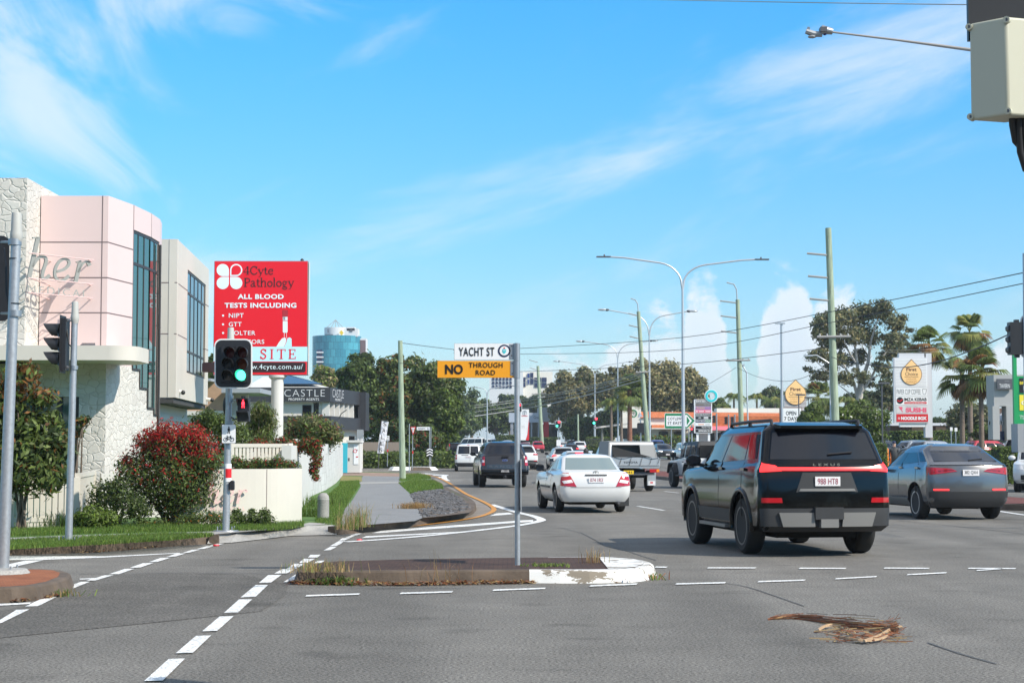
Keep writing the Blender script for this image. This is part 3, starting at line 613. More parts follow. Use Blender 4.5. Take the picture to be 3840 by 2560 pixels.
def car(name, label, cat, x, d, yaw, paint, rings, ys, wr, half=None, glass='car_glass', group=GROUP, z=None, ww=.24, rim='rim_silver', spokes=6, tails=(), plate=None, heads=(), grille=None, bumper=None, clad=None, pillars=3, side_y=None, mirrors=True,
        rails=None, hatch=True, rear_w=None, handles=True, arch=None, lo=6, front=None, br=.10, bf=.22, fine=True, spoiler=None, backglass=True, wiper=False, extra=None, windows=True):
    root = thing(name, label, cat, (colx(x, d), d, gz(d) if z is None else z), yaw, group)
    B = Body(rings, br, bf); W2 = max(r[4] for r in rings); half = half or W2 - ww / 2 - .015
    body = cut_arches(*B.mesh(), paint, half, ys, wr, 'body', root)
    wheels(root, half, ys, wr, ww, rim, spokes)
    g0, g1 = rings[lo], rings[lo + 1]
    rear = lambda a, b: B.end(a, b); fr = lambda a, b: B.end(a, b, True)
    RX, FX = (0, -1, 0), (0, 1, 0)
    if windows and backglass:
        mb = MB(); w0, w1 = (rear_w or (g0[4] - .10, g1[4] - .07)); z0, z1 = g0[0] + .025, g1[0] - .02
        patch(mb, rear, [(-w0, z0), (w0, z0), (w1, z1), (-w1, z1)], (0, -.8, .5), glass, .004, 10, 5); mb.build('rear_window', root, 60, True)
    if windows:
        mb = MB(); w0, w1 = g0[4] - .09, g1[4] - .07
        patch(mb, fr, [(-w0, g0[1] + .04), (w0, g0[1] + .04), (w1, g1[1] - .04), (-w1, g1[1] - .04)], (0, .6, .6), 'car_glass', .004, 10, 5); mb.build('windscreen', root, 60, True)
        b0, b1 = g0[2] + .22, g0[3] - .22; t0, t1 = g1[2] + .16, g1[3] - .10
        if side_y: b0, b1, t0, t1 = side_y
        P = [i / pillars for i in range(pillars + 1)] if isinstance(pillars, int) else pillars
        for s in (1, -1):
            for i in range(len(P) - 1):
                ya, yb = b0 + (b1 - b0) * P[i] + .03, b0 + (b1 - b0) * P[i + 1] - .03; ta, tb = t0 + (t1 - t0) * P[i] + .03, t0 + (t1 - t0) * P[i + 1] - .03
                zz = lambda y, r: r[0] + (r[1] - r[0]) * (y - r[2]) / (r[3] - r[2])
                mb = MB(); patch(mb, lambda a, b: B.side(a, b, s), [(ya, zz(ya, g0) + .045), (yb, zz(yb, g0) + .045), (tb, zz(tb, g1) - .04), (ta, zz(ta, g1) - .04)], (s, 0, .3), glass if i == 0 and glass != 'car_glass' else 'car_glass', .004, 6, 4)
                mb.build('side_window', root, 60, True)
            if handles and fine:
                for f in (P[1] - .04, P[min(2, len(P) - 1)] - .04):
                    y = b0 + (b1 - b0) * f; p = B.side(y, g0[0] - .12, s); mb = MB(); mb.obox(p + Vector((s * .02, 0, 0)), (.03, .19, .035), 0, paint); mb.build('door_handle', root, None, True)
                y = b0 + (b1 - b0) * P[1]
                if len(P) > 2:
                    mb = MB()
                    for f in P[1:-1]:
                        y = b0 + (b1 - b0) * f; zz0, zz1 = rings[1][0] + .12, g0[0] - .02; patch(mb, lambda a, b: B.side(a, b, s), [(y - .006, zz0), (y + .006, zz0), (y + .006, zz1), (y - .006, zz1)], (s, 0, 0), 'black', .003, 1, 6, .01)
                    mb.build('door_seam', body, None, True)
    for i, (q, m) in enumerate(tails):
        for s in (1, -1):
            mb = MB(); patch(mb, rear, [(s * a, b) for a, b in q], RX, m, .012, 8, 3); mb.build('tail_light', root, 50, True)
    for q, m in heads:
        for s in (1, -1):
            mb = MB(); patch(mb, fr, [(s * a, b) for a, b in q], FX, m, .010, 8, 3); mb.build('headlight', root, 50, True)
    if grille: mb = MB(); patch(mb, fr, grille[0], FX, grille[1], .01, 8, 3); mb.build('grille', root, 50, True)
    if bumper:
        mb = MB(); z0, z1, m = bumper; w = W2
        patch(mb, rear, [(-w, z0), (w, z0), (w, z1), (-w, z1)], RX, m, .012, 26, 4, .05); mb.build('rear_bumper', root, 45, True)
    if clad:
        for s in (1, -1):
            mb = MB(); z0, z1, m = clad; patch(mb, lambda a, b: B.side(a, b, s), [(ys[0] + wr + .09, z0), (ys[1] - wr - .09, z0), (ys[1] - wr - .09, z1), (ys[0] + wr + .09, z1)], (s, 0, 0), m, .014, 10, 3); mb.build('side_cladding', root, 45, True)
    if arch:
        for s in (1, -1):
            for y in ys:
                mb = MB(); rr = wr + .075; pts = []
                for k in range(15):
                    a = math.pi * (k / 14) * 1.16 - .25; yy, zz = y + math.cos(a) * (rr + .02), wr + .02 + math.sin(a) * (rr + .02); zz = max(zz, rings[0][0]); pts.append((B.side(yy, max(zz, rings[1][0]), s).x - s * .015, yy, zz))
                mb.tube(pts, arch[1], arch[0], 8); mb.build('wheel_arch', root, 60, True)
    if plate:
        pz, txt, bgm, fgm, pf = plate; y = (B.end(0, pz, pf)).y; s = 1 if pf else -1
        y = (max if pf else min)(B.end(.18, pz, pf).y, y, B.end(0, pz + .05, pf).y, B.end(0, pz - .05, pf).y)
        mb = MB(); mb.box(-.186, .186, y + s * .006, y + s * .02, pz - .067, pz + .067, bgm); mb.text(txt, (-s * -.15 if False else (.15 if pf else -.15), y + s * .024, pz - .042), ((-.30 if pf else .30), 0, 0), (0, 0, .084), fgm, .0); mb.build('number_plate', root, None, True)
    if mirrors:
        for s in (1, -1):
            my = g0[3] - .30; mz = g0[1] + .10; p = B.side(my, g0[1] - .02, s)
            mb = MB(); mb.ball((p.x + s * .15, my, mz), (.13, .07, .095), mirrors if isinstance(mirrors, str) else paint, 12, 8); mb.tube([(p.x - s * .02, my, mz - .08), (p.x + s * .1, my, mz - .05)], .03, 'black', 8); mm = mb.build('wing_mirror', root, 60, True)
            mb = MB(); mb.obox((p.x + s * .15, my - .066, mz), (.19, .014, .13), 0, 'car_glass'); mb.build('mirror_glass', mm, None, True)
    if rails:
        zt = rings[-2][0]; xr = rails[0]
        for s in (1, -1):
            mb = MB(); a, b, hh, m = rails[1:]; zb = lambda y: rings[-3][0] + (rings[-3][1] - rings[-3][0]) * (y - rings[-3][2]) / (rings[-3][3] - rings[-3][2])
            pts = [(s * xr, a, zb(a) - .03), (s * xr, a + .10, zb(a) + hh), (s * xr, (a + b) / 2, zb((a + b) / 2) + hh + .01), (s * xr, b - .18, zb(b) + hh), (s * xr, b, zb(b) - .03)]
            mb.tube(pts, .025, m, 8); mb.tube([(s * xr, (a + b) / 2, zb((a + b) / 2) - .03), (s * xr, (a + b) / 2, zb((a + b) / 2) + hh)], .03, m, 8); mb.build('roof_rail', root, 60, True)
    if spoiler:
        zz, yy, ww_, dp, m = spoiler; mb = MB(); mb.ext([(-ww_, yy, zz), (-ww_ * .93, yy - dp, zz - .02), (ww_ * .93, yy - dp, zz - .02), (ww_, yy, zz)], (0, 0, .045), m); mb.build('spoiler', root, None, True)
    if wiper:
        a, b = rear(wiper[0], wiper[2]), rear(wiper[1], wiper[2] + .03); mb = MB(); mb.tube([a + Vector((0, -.03, 0)), b + Vector((0, -.03, 0))], .012, 'black', 6); mb.build('rear_wiper', root, None, True)
    if extra: extra(root, B, rear, fr, body)
    return root
def suv(L, Wd, H, zb=.30, belt=1.08, hood=1.05, ywb=None, rt=.45, ft=None, taper=.23, rb=.14, roof=.03, tum=.10):
    w = Wd / 2; ywb = ywb or L * .70; ft = ft or ywb - .62
    return [(zb, zb, .14, L - .2, w - .12, .15, .3), (zb + .14, zb + .12, .03, L - .05, w - .025, .18, .36), (.62, .58, .0, L, w, .2, .42), (.82, .78, .02, L - .02, w, .2, .42),
            (belt - .06, hood - .10, .05, L - .10, w - .015, .19, .38), (belt - .01, hood - .03, .08, L - .34, w - .05, .18, .3), (belt + .03, hood + .02, rb, ywb, w - tum, .16, .16),
            (H - .14, H - .17, rt, ft, w - taper, .15, .14), (H - .05, H - .07, rt + .06, ft - .14, w - taper - .10, .15, .14), (H - roof + .02, H - roof + .005, rt + .32, ft - .5, w - taper - .3, .1, .1)]
def sedan(L, Wd, H, zb=.27, deck=1.02, hood=.93, yrw=.62, ywb=None, rt=1.25, ft=None, taper=.25):
    w = Wd / 2; ywb = ywb or L * .71; ft = ft or ywb - .85
    return [(zb, zb, .12, L - .2, w - .12, .16, .3), (zb + .12, zb + .1, .03, L - .05, w - .03, .2, .4), (.55, .52, .0, L, w, .22, .46), (.74, .68, .02, L - .02, w, .22, .46),
            (deck - .07, hood - .10, .07, L - .10, w - .03, .2, .4), (deck - .01, hood - .02, .12, L - .34, w - .09, .2, .3), (deck + .015, hood + .02, yrw, ywb, w - .13, .17, .16),
            (H - .085, H - .14, rt, ft, w - taper, .15, .14), (H - .035, H - .06, rt + .12, ft - .16, w - taper - .10, .15, .14), (H - .01, H - .015, rt + .42, ft - .5, w - taper - .3, .1, .1)]
YAW = R(8)

# ---- the big black four-wheel drive in the foreground
def gx_extra(root, B, rear, fr, body):
    RX = (0, -1, 0)
    mb = MB(); patch(mb, rear, [(-.72, 1.238), (.72, 1.238), (.72, 1.285), (-.72, 1.285)], RX, 'brake_glow', .016, 16, 2); mb.build('tail_light_bar', root, 50, True)
    mb = MB(); y = B.end(0, 1.32).y - .012; mb.text('L E X U S', (-.20, y, 1.305), (.40, 0, 0), (0, 0, .035), 'chrome', .02); mb.build('lettering', body, None, True)
    mb = MB(); patch(mb, rear, [(-.46, .93), (.46, .93), (.36, 1.21), (-.36, 1.21)], RX, 'clad', .006, 8, 3); patch(mb, rear, [(-.42, .945), (.42, .945), (.40, .98), (-.40, .98)], RX, 'silver_trim', .02, 8, 1); mb.build('plate_recess', root, 50, True)
    for s in (1, -1):
        mb = MB(); patch(mb, rear, [(s * .20, .44), (s * .66, .44), (s * .72, .64), (s * .22, .64)], RX, 'silver_trim', .045, 6, 3, .06); mb.build('skid_plate', root, 40, True)
        mb = MB(); mb.obox((s * .80, 1.06, .33), (.30, .02, .34), 0, 'clad'); mb.build('mud_flap', root, None, True)
        mb = MB(); mb.box(s * .93 - .09, s * .93 + .09, 1.75, 3.25, .36, .41, 'silver_trim'); mb.build('side_step', root, None, True)
    mb = MB(); mb.obox((0, -.055, .63), (.42, .10, .17), 0, 'clad'); mb.obox((0, -.06, .49), (.26, .10, .12), 0, 'silver_trim'); mb.build('tow_cover', root, None, True)
    mb = MB(); mb.box(-.6, .6, .5, 4.2, .26, .34, 'underbody'); mb.tube([(-.75, 1.08, .40), (.75, 1.08, .40)], .06, 'underbody', 8); mb.build('underbody', root, None, True)
    mb = MB(); mb.ball((.15, 1.2, 1.875), (.03, .08, .05), 'paint_black', 8, 6); mb.build('aerial', root, 50, True)
gxr = suv(4.95, 1.98, 1.94, .36, 1.34, 1.24, 3.62, .30, 2.95, .17, .12, .02, .05); gxr[0] = (.36, .36, .10, 4.8, .90, .12, .3); gxr[1] = (.44, .44, -.02, 4.93, .975, .14, .36); gxr[3] = (.82, .80, -.025, 4.93, .99, .14, .4); gxr[4] = (1.26, 1.14, .0, 4.85, .975, .14, .36); gxr[5] = (1.33, 1.21, .03, 4.6, .94, .14, .3); gxr[6] = (1.37, 1.26, .07, 3.62, .92, .13, .16); gxr[2] = (.62, .60, -.03, 4.95, .985, .14, .4)
GX = car('four_wheel_drive', 'large black four wheel drive with full-width red tail light bar, closest vehicle on the road', 'four wheel drive', 3098, 25.0, R(8.8), 'paint_black', gxr, (1.05, 3.90), .415, ww=.27, rim='rim_dark', spokes=6,
    tails=[([(.66, 1.232), (.97, 1.215), (.985, 1.355), (.74, 1.31)], 'brake_glow'), ([(.66, .78), (.95, .78), (.95, .85), (.67, .85)], 'lens_red')], plate=(1.085, '988 HT8', 'plate_white', 'plate_maroon', False), bumper=(.36, .70, 'clad'), clad=(.46, .64, 'clad'),
    rails=(.66, .42, 2.75, .16, 'dark_trim'), arch=('paint_black', .045), spoiler=(1.86, .36, .66, .14, 'paint_black'), wiper=(.05, .42, 1.47), extra=gx_extra, rear_w=(.80, .70), pillars=[0, .2, .62, 1], side_y=(.42, 3.35, .52, 2.82))
# ---- white sedan
def camry_extra(root, B, rear, fr, body):
    mb = MB(); patch(mb, rear, [(-.27, .905), (.27, .905), (.26, .935), (-.26, .935)], (0, -1, 0), 'dark_trim', .02, 8, 1); mb.build('boot_trim', root, 50, True)
    mb = MB(); y = B.end(0, .97).y - .012
    mb.add([(.07 * math.cos(a), y, .975 + .045 * math.sin(a)) for a in np.linspace(0, 2 * math.pi, 24, False)] + [(.055 * math.cos(a), y, .975 + .034 * math.sin(a)) for a in np.linspace(0, 2 * math.pi, 24, False)], [(i, (i + 1) % 24, 24 + (i + 1) % 24, 24 + i) for i in range(24)], 'chrome')
    mb.box(-.045, .045, y - .004, y, .99, 1.0, 'chrome'); mb.box(-.008, .008, y - .004, y, .945, 1.005, 'chrome'); mb.build('badge', body, None, True)
    mb = MB(); patch(mb, rear, [(-.62, .615), (.62, .615), (.62, .623), (-.62, .623)], (0, -1, 0), 'dark_trim', .004, 12, 1, .01); mb.build('boot_seam', body, None, True)
    for s in (1, -1):
        mb = MB(); patch(mb, lambda a, b: B.side(a, b, s), [(1.75, .58), (3.3, .58), (3.3, .63), (1.75, .63)], (s, 0, 0), 'dark_trim', .016, 8, 1); mb.build('side_moulding', root, None, True)
    mb = MB(); mb.obox((.80, .72, .26), (.26, .02, .22), 0, 'clad'); mb.build('mud_flap', root, None, True)
    mb = MB(); mb.tube([(.55, .02, .25), (.55, .4, .25)], .035, 'steel_dark', 8); mb.box(-.6, .6, .4, 4, .2, .28, 'underbody'); mb.build('exhaust', root, None, True)
    for x in (-.36, .36):
        mb = MB(); mb.ball((x, 1.62, 1.16), (.13, .07, .12), 'steel_dark', 10, 6); mb.build('headrest', root, 50, True)
car('sedan', 'white sedan with red and clear tail lights and a black wing mirror', 'car', 2236, 42.0, R(7.3), 'paint_white', sedan(4.815, 1.75, 1.43, .27, 1.00, .95, .64, 3.42, 1.22, 2.55), (1.03, 3.75), .32, ww=.20, glass='car_glass_light',
    tails=[([(.48, .64), (.88, .66), (.88, .965), (.66, .97)], 'lens_red'), ([(.56, .74), (.78, .71), (.82, .775), (.60, .81)], 'lens_clear')], plate=(.80, '074 1R3', 'plate_white', 'plate_maroon', False), mirrors='dark_trim', extra=camry_extra, spokes=7)
# ---- dark utility with canopy
def ranger_extra(root, B, rear, fr, body):
    RX = (0, -1, 0)
    mb = MB(); y = B.end(0, 1.08).y - .014
    N_ = 24; mb.add([(.125 * math.cos(a), y, 1.09 + .055 * math.sin(a)) for a in np.linspace(0, 2 * math.pi, N_, False)], [tuple(range(N_))], 'chrome'); mb.add([(.112 * math.cos(a), y - .004, 1.09 + .044 * math.sin(a)) for a in np.linspace(0, 2 * math.pi, N_, False)], [tuple(range(N_))], 'blue_badge'); mb.text('Ford', (-.07, y - .008, 1.065), (.14, 0, 0), (0, 0, .05), 'chrome', .02, 1, .2); mb.build('badge', body, None, True)
    mb = MB(); y = B.end(0, .86).y - .012; mb.text('R A N G E R', (-.62, y, .80), (1.24, 0, 0), (0, 0, .09), 'steel_dark', .02); patch(mb, rear, [(-.72, .76), (.72, .76), (.72, .92), (-.72, .92)], RX, 'paint_charcoal', .006, 8, 2); mb.build('tailgate_panel', root, None, True)
    mb = MB(); patch(mb, rear, [(-.74, 1.27), (.74, 1.27), (.74, 1.285), (-.74, 1.285)], RX, 'black', .012, 8, 1); mb.obox((0, y - .03, 1.25), (.30, .05, .05), 0, 'black'); mb.build('tailgate_handle', root, None, True)
    mb = MB(); mb.obox((0, -.08, .42), (.14, .16, .08), 0, 'black'); mb.ball((0, -.17, .46), .03, 'steel_dark'); mb.box(-.5, .5, .3, 4, .34, .42, 'underbody'); mb.build('tow_bar', root, None, True)
    for s in (1, -1): mb = MB(); mb.obox((s * .80, .96, .36), (.26, .02, .3), 0, 'clad'); mb.build('mud_flap', root, None, True)
rr = suv(5.35, 1.86, 1.84, .46, 1.30, 1.22, 3.95, .40, 3.2, .20, .22, .02, .07); rr[1] = (.52, .52, -.03, 5.3, .95, .12, .36); rr[2] = (.66, .66, -.04, 5.35, .965, .12, .4); rr[3] = (.76, .8, .0, 5.33, .965, .12, .4)
car('utility_truck', 'dark blue-grey dual cab utility with a canopy, level with the street name pole', 'utility truck', 1894, 69.5, R(5.2), 'paint_navy', rr, (1.22, 4.49), .39, ww=.25, rim='rim_dark',
    tails=[([(.80, .88), (.955, .88), (.955, 1.24), (.80, 1.24)], 'lens_red'), ([(.82, 1.00), (.95, 1.00), (.95, 1.10), (.82, 1.10)], 'lens_clear')], plate=(.66, '890-A3B', 'plate_black', 'plate_white', False), bumper=(.50, .72, 'paint_black'), mirrors='dark_trim', rails=(.62, 2.4, 3.1, .07, 'black'), extra=ranger_extra, rear_w=(.78, .70), pillars=[0, .42, .72, 1], side_y=(.55, 3.7, .66, 3.1))
# ---- white van
def van_extra(root, B, rear, fr, body):
    mb = MB(); patch(mb, rear, [(.10, .55), (.112, .55), (.112, 1.72), (.10, 1.72)], (0, -1, 0), 'dark_trim', .005, 1, 8, .01); mb.build('door_seam', body, None, True)
    mb = MB(); patch(mb, rear, [(-.46, 1.06), (.0, 1.06), (.0, 1.10), (-.46, 1.10)], (0, -1, 0), 'dark_trim', .016, 4, 1); mb.build('door_handle', root, None, True)
    mb = MB(); patch(mb, rear, [(.085, 1.15), (.13, 1.15), (.13, 1.68), (.085, 1.68)], (0, -1, 0), 'paint_white', .012, 1, 6, .02); mb.build('window_pillar', body, None, True)
    mb = MB(); patch(mb, rear, [(-.07, 1.74), (.07, 1.74), (.07, 1.78), (-.07, 1.78)], (0, -1, 0), 'lens_red', .012, 1, 1); mb.build('brake_light', root, None, True)
vr = suv(4.4, 1.79, 1.83, .30, 1.10, 1.08, 3.45, .22, 2.75, .15, .10, .02, .05)
car('van', 'small white delivery van with grey bumper and twin rear doors', 'van', 1757, 116, R(2.5), 'paint_white', vr, (.85, 3.55), .32, ww=.2, tails=[([(.76, .80), (.89, .80), (.89, 1.12), (.76, 1.12)], 'lens_red'), ([(.78, .93), (.88, .93), (.88, 1.0), (.78, 1.0)], 'lens_clear')], plate=(.96, '913-LTZ', 'plate_white', 'plate_maroon', False), bumper=(.32, .58, 'clad'), mirrors='dark_trim', extra=van_extra, pillars=[0, .35, .68, 1], rear_w=(.70, .64))
# ---- grey coupe-roofed four-wheel drive on the right
def q3_extra(root, B, rear, fr, body):
    RX = (0, -1, 0)
    mb = MB(); patch(mb, rear, [(-.90, .28), (.90, .28), (.90, .62), (-.90, .62)], RX, 'clad', .016, 16, 3); mb.build('diffuser', root, 45, True)
    for s in (1, -1): mb = MB(); patch(mb, rear, [(s * .50, .645), (s * .82, .645), (s * .82, .68), (s * .50, .68)], RX, 'brake_glow', .02, 4, 1); mb.build('reflector', root, None, True)
    mb = MB(); patch(mb, rear, [(-.85, 1.20), (.85, 1.20), (.85, 1.225), (-.85, 1.225)], RX, 'paint_grey', .03, 16, 1); mb.build('boot_lip', root, 40, True)
    for s in (1, -1): mb = MB(); mb.ball((0, 1.9, 1.575), (.03, .09, .05), 'paint_grey', 8, 6) if s > 0 else mb.box(-.6, .6, .4, 3.9, .24, .3, 'underbody'); mb.build('aerial' if s > 0 else 'underbody', root, 50, True)
qr = suv(4.5, 1.90, 1.66, .28, 1.22, 1.06, 3.22, .82, 2.35, .23, .18, .02, .09); qr[2] = (.62, .58, .0, 4.5, .95, .24, .45)
car('coupe_suv', 'dark metallic grey sports utility car with sloping rear window, beside the black four wheel drive', 'car', 3638, 37.9, R(8), 'paint_grey', qr, (.92, 3.6), .365, ww=.24, rim='rim_grey', spokes=5, br=.16,
    tails=[([(.30, 1.06), (.92, .98), (.94, 1.15), (.42, 1.12)], 'lens_red'), ([(.36, 1.08), (.80, 1.03), (.80, 1.07), (.42, 1.10)], 'lens_dark_red')], plate=(1.03, '382 QX4', 'plate_white', 'sign_black', False), mirrors='dark_trim', rails=(.62, 1.35, 2.7, .05, 'silver_trim'), clad=(.30, .46, 'silver_trim'), extra=q3_extra, wiper=(.05, .4, 1.30), rear_w=(.72, .60), pillars=[0, .18, .58, 1])
# ---- tray-back utility with canopy and cargo net
def tray_ute(x, d, yaw):
    t = thing('tray_utility', 'silver tray-back utility with grey canopy and black cargo net, beside the white sedan', 'utility truck', (colx(x, d), d, 0), yaw, GROUP)
    b = MB(); W2 = .93
    b.box(-W2, W2, .02, 2.45, .86, .94, 'alloy'); b.build('tray', t, None, True)
    for s in (1, -1): b = MB(); b.box(s * W2 - .02, s * W2 + .02, .03, 2.45, .94, 1.22, 'alloy'); b.build('tray_side', t, None, True)
    b = MB(); b.box(-W2 + .022, W2 - .022, .0, .03, .92, 1.24, 'alloy'); b.box(-W2 + .022, W2 - .022, -.008, 0, .93, .955, 'silver_trim'); b.text('TOYOTA', (-.40, -.006, 1.02), (.52, 0, 0), (0, 0, .075), 'sign_black', .02); b.build('tailgate', t, None, True)
    b = MB()                                             # canopy: raked grey shell open at the back left
    prof = [(.95, 0.16), (1.25, .28), (1.78, .56), (1.80, 2.35), (.95, 2.40)]
    for s, in ((1,), (-1,)):
        b.ext([(s * (W2 - .03 - max(0, z - 1.25) * .14), y, z) for z, y in prof], (-s * .03, 0, 0), 'canvas_grey')
    b.ext([(-.80, .56, 1.78), (.80, .56, 1.78), (.80, 2.35, 1.80), (-.80, 2.35, 1.80)], (0, 0, .03), 'canvas_grey')
    b.ext([(.30, .14, 1.0), (.88, .14, 1.0), (.80, .54, 1.76), (.30, .54, 1.76)], (0, .03, 0), 'canvas_grey'); b.ext([(-.80, .50, 1.69), (.80, .50, 1.69), (.80, .54, 1.78), (-.80, .54, 1.78)], (0, .03, 0), 'paint_white')
    b.ext([(-.88, .14, 1.0), (-.78, .14, 1.0), (-.72, .52, 1.74), (-.80, .52, 1.74)], (0, .03, 0), 'paint_white'); b.build('canopy', t, 40, True)
    b = MB(); b.box(-.82, .80, 1.0, 2.3, 1.0, 1.70, 'ute_inside'); b.build('canopy_interior', t, None, True)
    b = MB(); P = []                                      # net: a sagging sheet from the canopy to the tailgate
    for j in range(7):
        for i in range(9):
            u, v = i / 8, j / 6; x = -.74 + u * 1.62; top = 1.64 - .45 * u; z = top * (1 - v) + (1.24 - .05 * math.sin(u * 9)) * v - .07 * math.sin(math.pi * v); y = (.46 - .28 * u) * (1 - v) - .03 * v; P.append((x, y, z))
    b.add(P, [(j * 9 + i, j * 9 + i + 1, (j + 1) * 9 + i + 1, (j + 1) * 9 + i) for j in range(6) for i in range(8)], 'net_black')
    for a in ((-.55, .98), (-.2, .95), (.2, .95), (.55, .98), (.85, 1.0)): b.tube([(a[0] + .08, -.03, 1.22), (a[0], -.03, a[1])], .008, 'net_black', 5)
    tag(b.build('cargo_net', t, 60, True))
    cab = suv(3.0, 1.80, 1.80, .55, 1.25, 1.2, 1.35, .06, .85, .2, .04); cab = [(a, b_, y0 + 2.48, y1 + 2.48, w, c, e) for a, b_, y0, y1, w, c, e in cab]
    B = Body(cab, .04, .1); cut_arches(*B.mesh(), 'paint_silver', .78, (4.3,), .38, 'cab', t)
    wheels(t, .78, (1.15, 4.3), .38, .24, 'rim_silver', 6)
    for s in (1, -1):
        b = MB(); b.box(s * .72 - .16, s * .72 + .16, -.01, .03, .70, .82, 'lens_red'); b.box(s * .86 - .05, s * .86 + .05, -.016, .0, .71, .81, 'lens_amber'); b.build('tail_light', t, None, True)
        b = MB(); b.obox((s * .78, .70, .45), (.32, .02, .46), 0, 'alloy'); b.obox((s * .78, .685, .30), (.26, .012, .16), 0, 'plate_white'); b.obox((s * .78, .678, .32), (.10, .006, .05), 0, 'sign_red'); b.build('mud_flap', t, None, True)
        b = MB(); b.ball((s * 1.08, 3.75, 1.42), (.10, .05, .16), 'dark_trim'); b.build('wing_mirror', t, 50, True)
    b = MB(); b.box(-.45, .45, .3, 3, .5, .82, 'underbody'); b.box(-.78, .78, .2, .3, .6, .7, 'steel_dark'); b.build('chassis', t, None, True)
    b = MB(); b.box(-.40, -.03, -.012, .0, .64, .77, 'plate_yellow'); b.text('B41', (-.34, -.016, .67), (.25, 0, 0), (0, 0, .07), 'sign_black', .02); b.build('number_plate', t, None, True)
tray_ute(2378, 62.8, R(8))
# ---- white open-top-style four-wheel drive with black roof
def jeep(x, d, yaw):
    t = thing('soft_top_jeep', 'white boxy jeep with black hard roof and flared black guards', 'four wheel drive', (colx(x, d), d, 0), yaw, GROUP)
    rings = [(.50, .50, .05, 3.9, .72, .06, .1), (.58, .55, .02, 4.1, .76, .06, .1), (1.10, 1.04, .0, 4.15, .77, .06, .12), (1.16, 1.12, .03, 2.95, .76, .06, .1), (1.18, 1.14, .05, 2.85, .755, .05, .08)]
    B = Body(rings, .01, .03, .02); cut_arches(*B.mesh(), 'paint_white', .72, (.80, 3.3), .41, 'body', t)
    top = [(1.185, 1.19, .06, 2.75, .745, .05, .06), (1.74, 1.70, .14, 2.50, .66, .06, .08), (1.84, 1.80, .22, 2.4, .60, .06, .08)]; C2 = Body(top, .01, .03, .02); mb = MB(); vs, fs = C2.mesh(); mb.add(vs, fs, 'clad'); mb.build('hard_top', t, 35, True)
    for s in (1, -1):
        for y0, y1 in ((.2, .95), (1.1, 1.75), (1.9, 2.5)):
            mb = MB(); patch(mb, lambda a, b: C2.side(a, b, s), [(y0, 1.25), (y1, 1.25), (y1 - .05, 1.68), (y0 + .03, 1.68)], (s, 0, .1), 'car_glass', .006, 3, 3); mb.build('side_window', t, None, True)
            if y0 > 1: mb = MB(); patch(mb, lambda a, b: C2.side(a, b, s), [(y1, 1.2), (y1 + .1, 1.2), (y1 + .02, 1.74), (y1 - .05, 1.74)], (s, 0, .1), 'paint_white', .008, 1, 3); mb.build('door_pillar', t, None, True)
        for y in (.80, 3.3):
            mb = MB(); pts = [(s * .85, y - .62, .62), (s * .85, y - .47, .90), (s * .85, y - .30, 1.0), (s * .85, y + .30, 1.0), (s * .85, y + .47, .90), (s * .85, y + .62, .62)]
            for a, b in zip(pts, pts[1:]): mb.ext([(s * .70, a[1], a[2]), (s * .94, a[1], a[2]), (s * .94, b[1], b[2]), (s * .70, b[1], b[2])], (0, 0, -.06), 'clad')
            mb.build('wheel_arch', t, None, True)
        mb = MB(); mb.box(s * .70 - .07, s * .70 + .07, -.04, .01, .92, 1.12, 'lens_red'); mb.box(s * .70 - .085, s * .70 + .085, -.02, .0, .905, 1.135, 'black'); mb.build('tail_light', t, None, True)
        mb = MB(); mb.obox((s * .98, 2.7, 1.30), (.22, .12, .20), 0, 'black'); mb.tube([(s * .76, 2.7, 1.2), (s * .95, 2.7, 1.25)], .025, 'black', 6); mb.build('wing_mirror', t, None, True)
        mb = MB(); mb.box(s * .80 - .08, s * .80 + .08, 1.3, 2.75, .46, .52, 'clad'); mb.build('side_step', t, None, True)
        for y in (1.25, 1.95): mb = MB(); mb.obox((s * .785, y, 1.02), (.03, .12, .03), 0, 'black'); mb.build('door_handle', t, None, True)
    wheels(t, .80, (.80, 3.3), .41, .26, 'rim_dark', 5)
    mb = MB(); mb.lathe((0, -.16, 1.02), [(.24, -.10), (.36, -.10), (.39, -.05), (.39, .08), (.2, .12)], 'rubber', 26, 'Y'); mb.build('spare_wheel', t, 40, True)
    mb = MB(); mb.box(-.60, .60, .02, .06, 1.24, 1.68, 'car_glass'); mb.build('rear_window', t, None, True)
    mb = MB(); mb.box(-.84, .84, -.10, .06, .52, .70, 'clad'); mb.build('rear_bumper', t, None, True)
jeep(2680, 67.5, R(9))
# ---- the rest of the queue
rails_ = lambda a, b, m='silver_trim': (.58, a, b, .05, m)
def cx_extra(root, B, rear, fr, body):
    mb = MB(); patch(mb, rear, [(-.74, .50), (.74, .50), (.74, .52), (-.74, .52)], (0, -1, 0), 'chrome', .03, 10, 1); mb.build('bumper_trim', root, None, True)
car('white_suv', 'white seven-seat sports utility car half hidden behind the street name pole', 'car', 1966, 122, R(4), 'paint_white', suv(5.0, 1.97, 1.74, .30, 1.14, 1.1, 3.6, .62, 2.85, .25, .22), (1.02, 3.95), .37, tails=[([(.60, 1.03), (.97, 1.0), (.97, 1.12), (.66, 1.12)], 'lens_red'), ([(.66, .60), (.90, .58), (.90, .66), (.68, .66)], 'lens_red')], plate=(.88, '104-XYR', 'plate_white', 'sign_black', False), bumper=(.30, .66, 'clad'), rails=rails_(.8, 2.8), extra=cx_extra, spoiler=(1.66, .7, .66, .22, 'paint_white'))
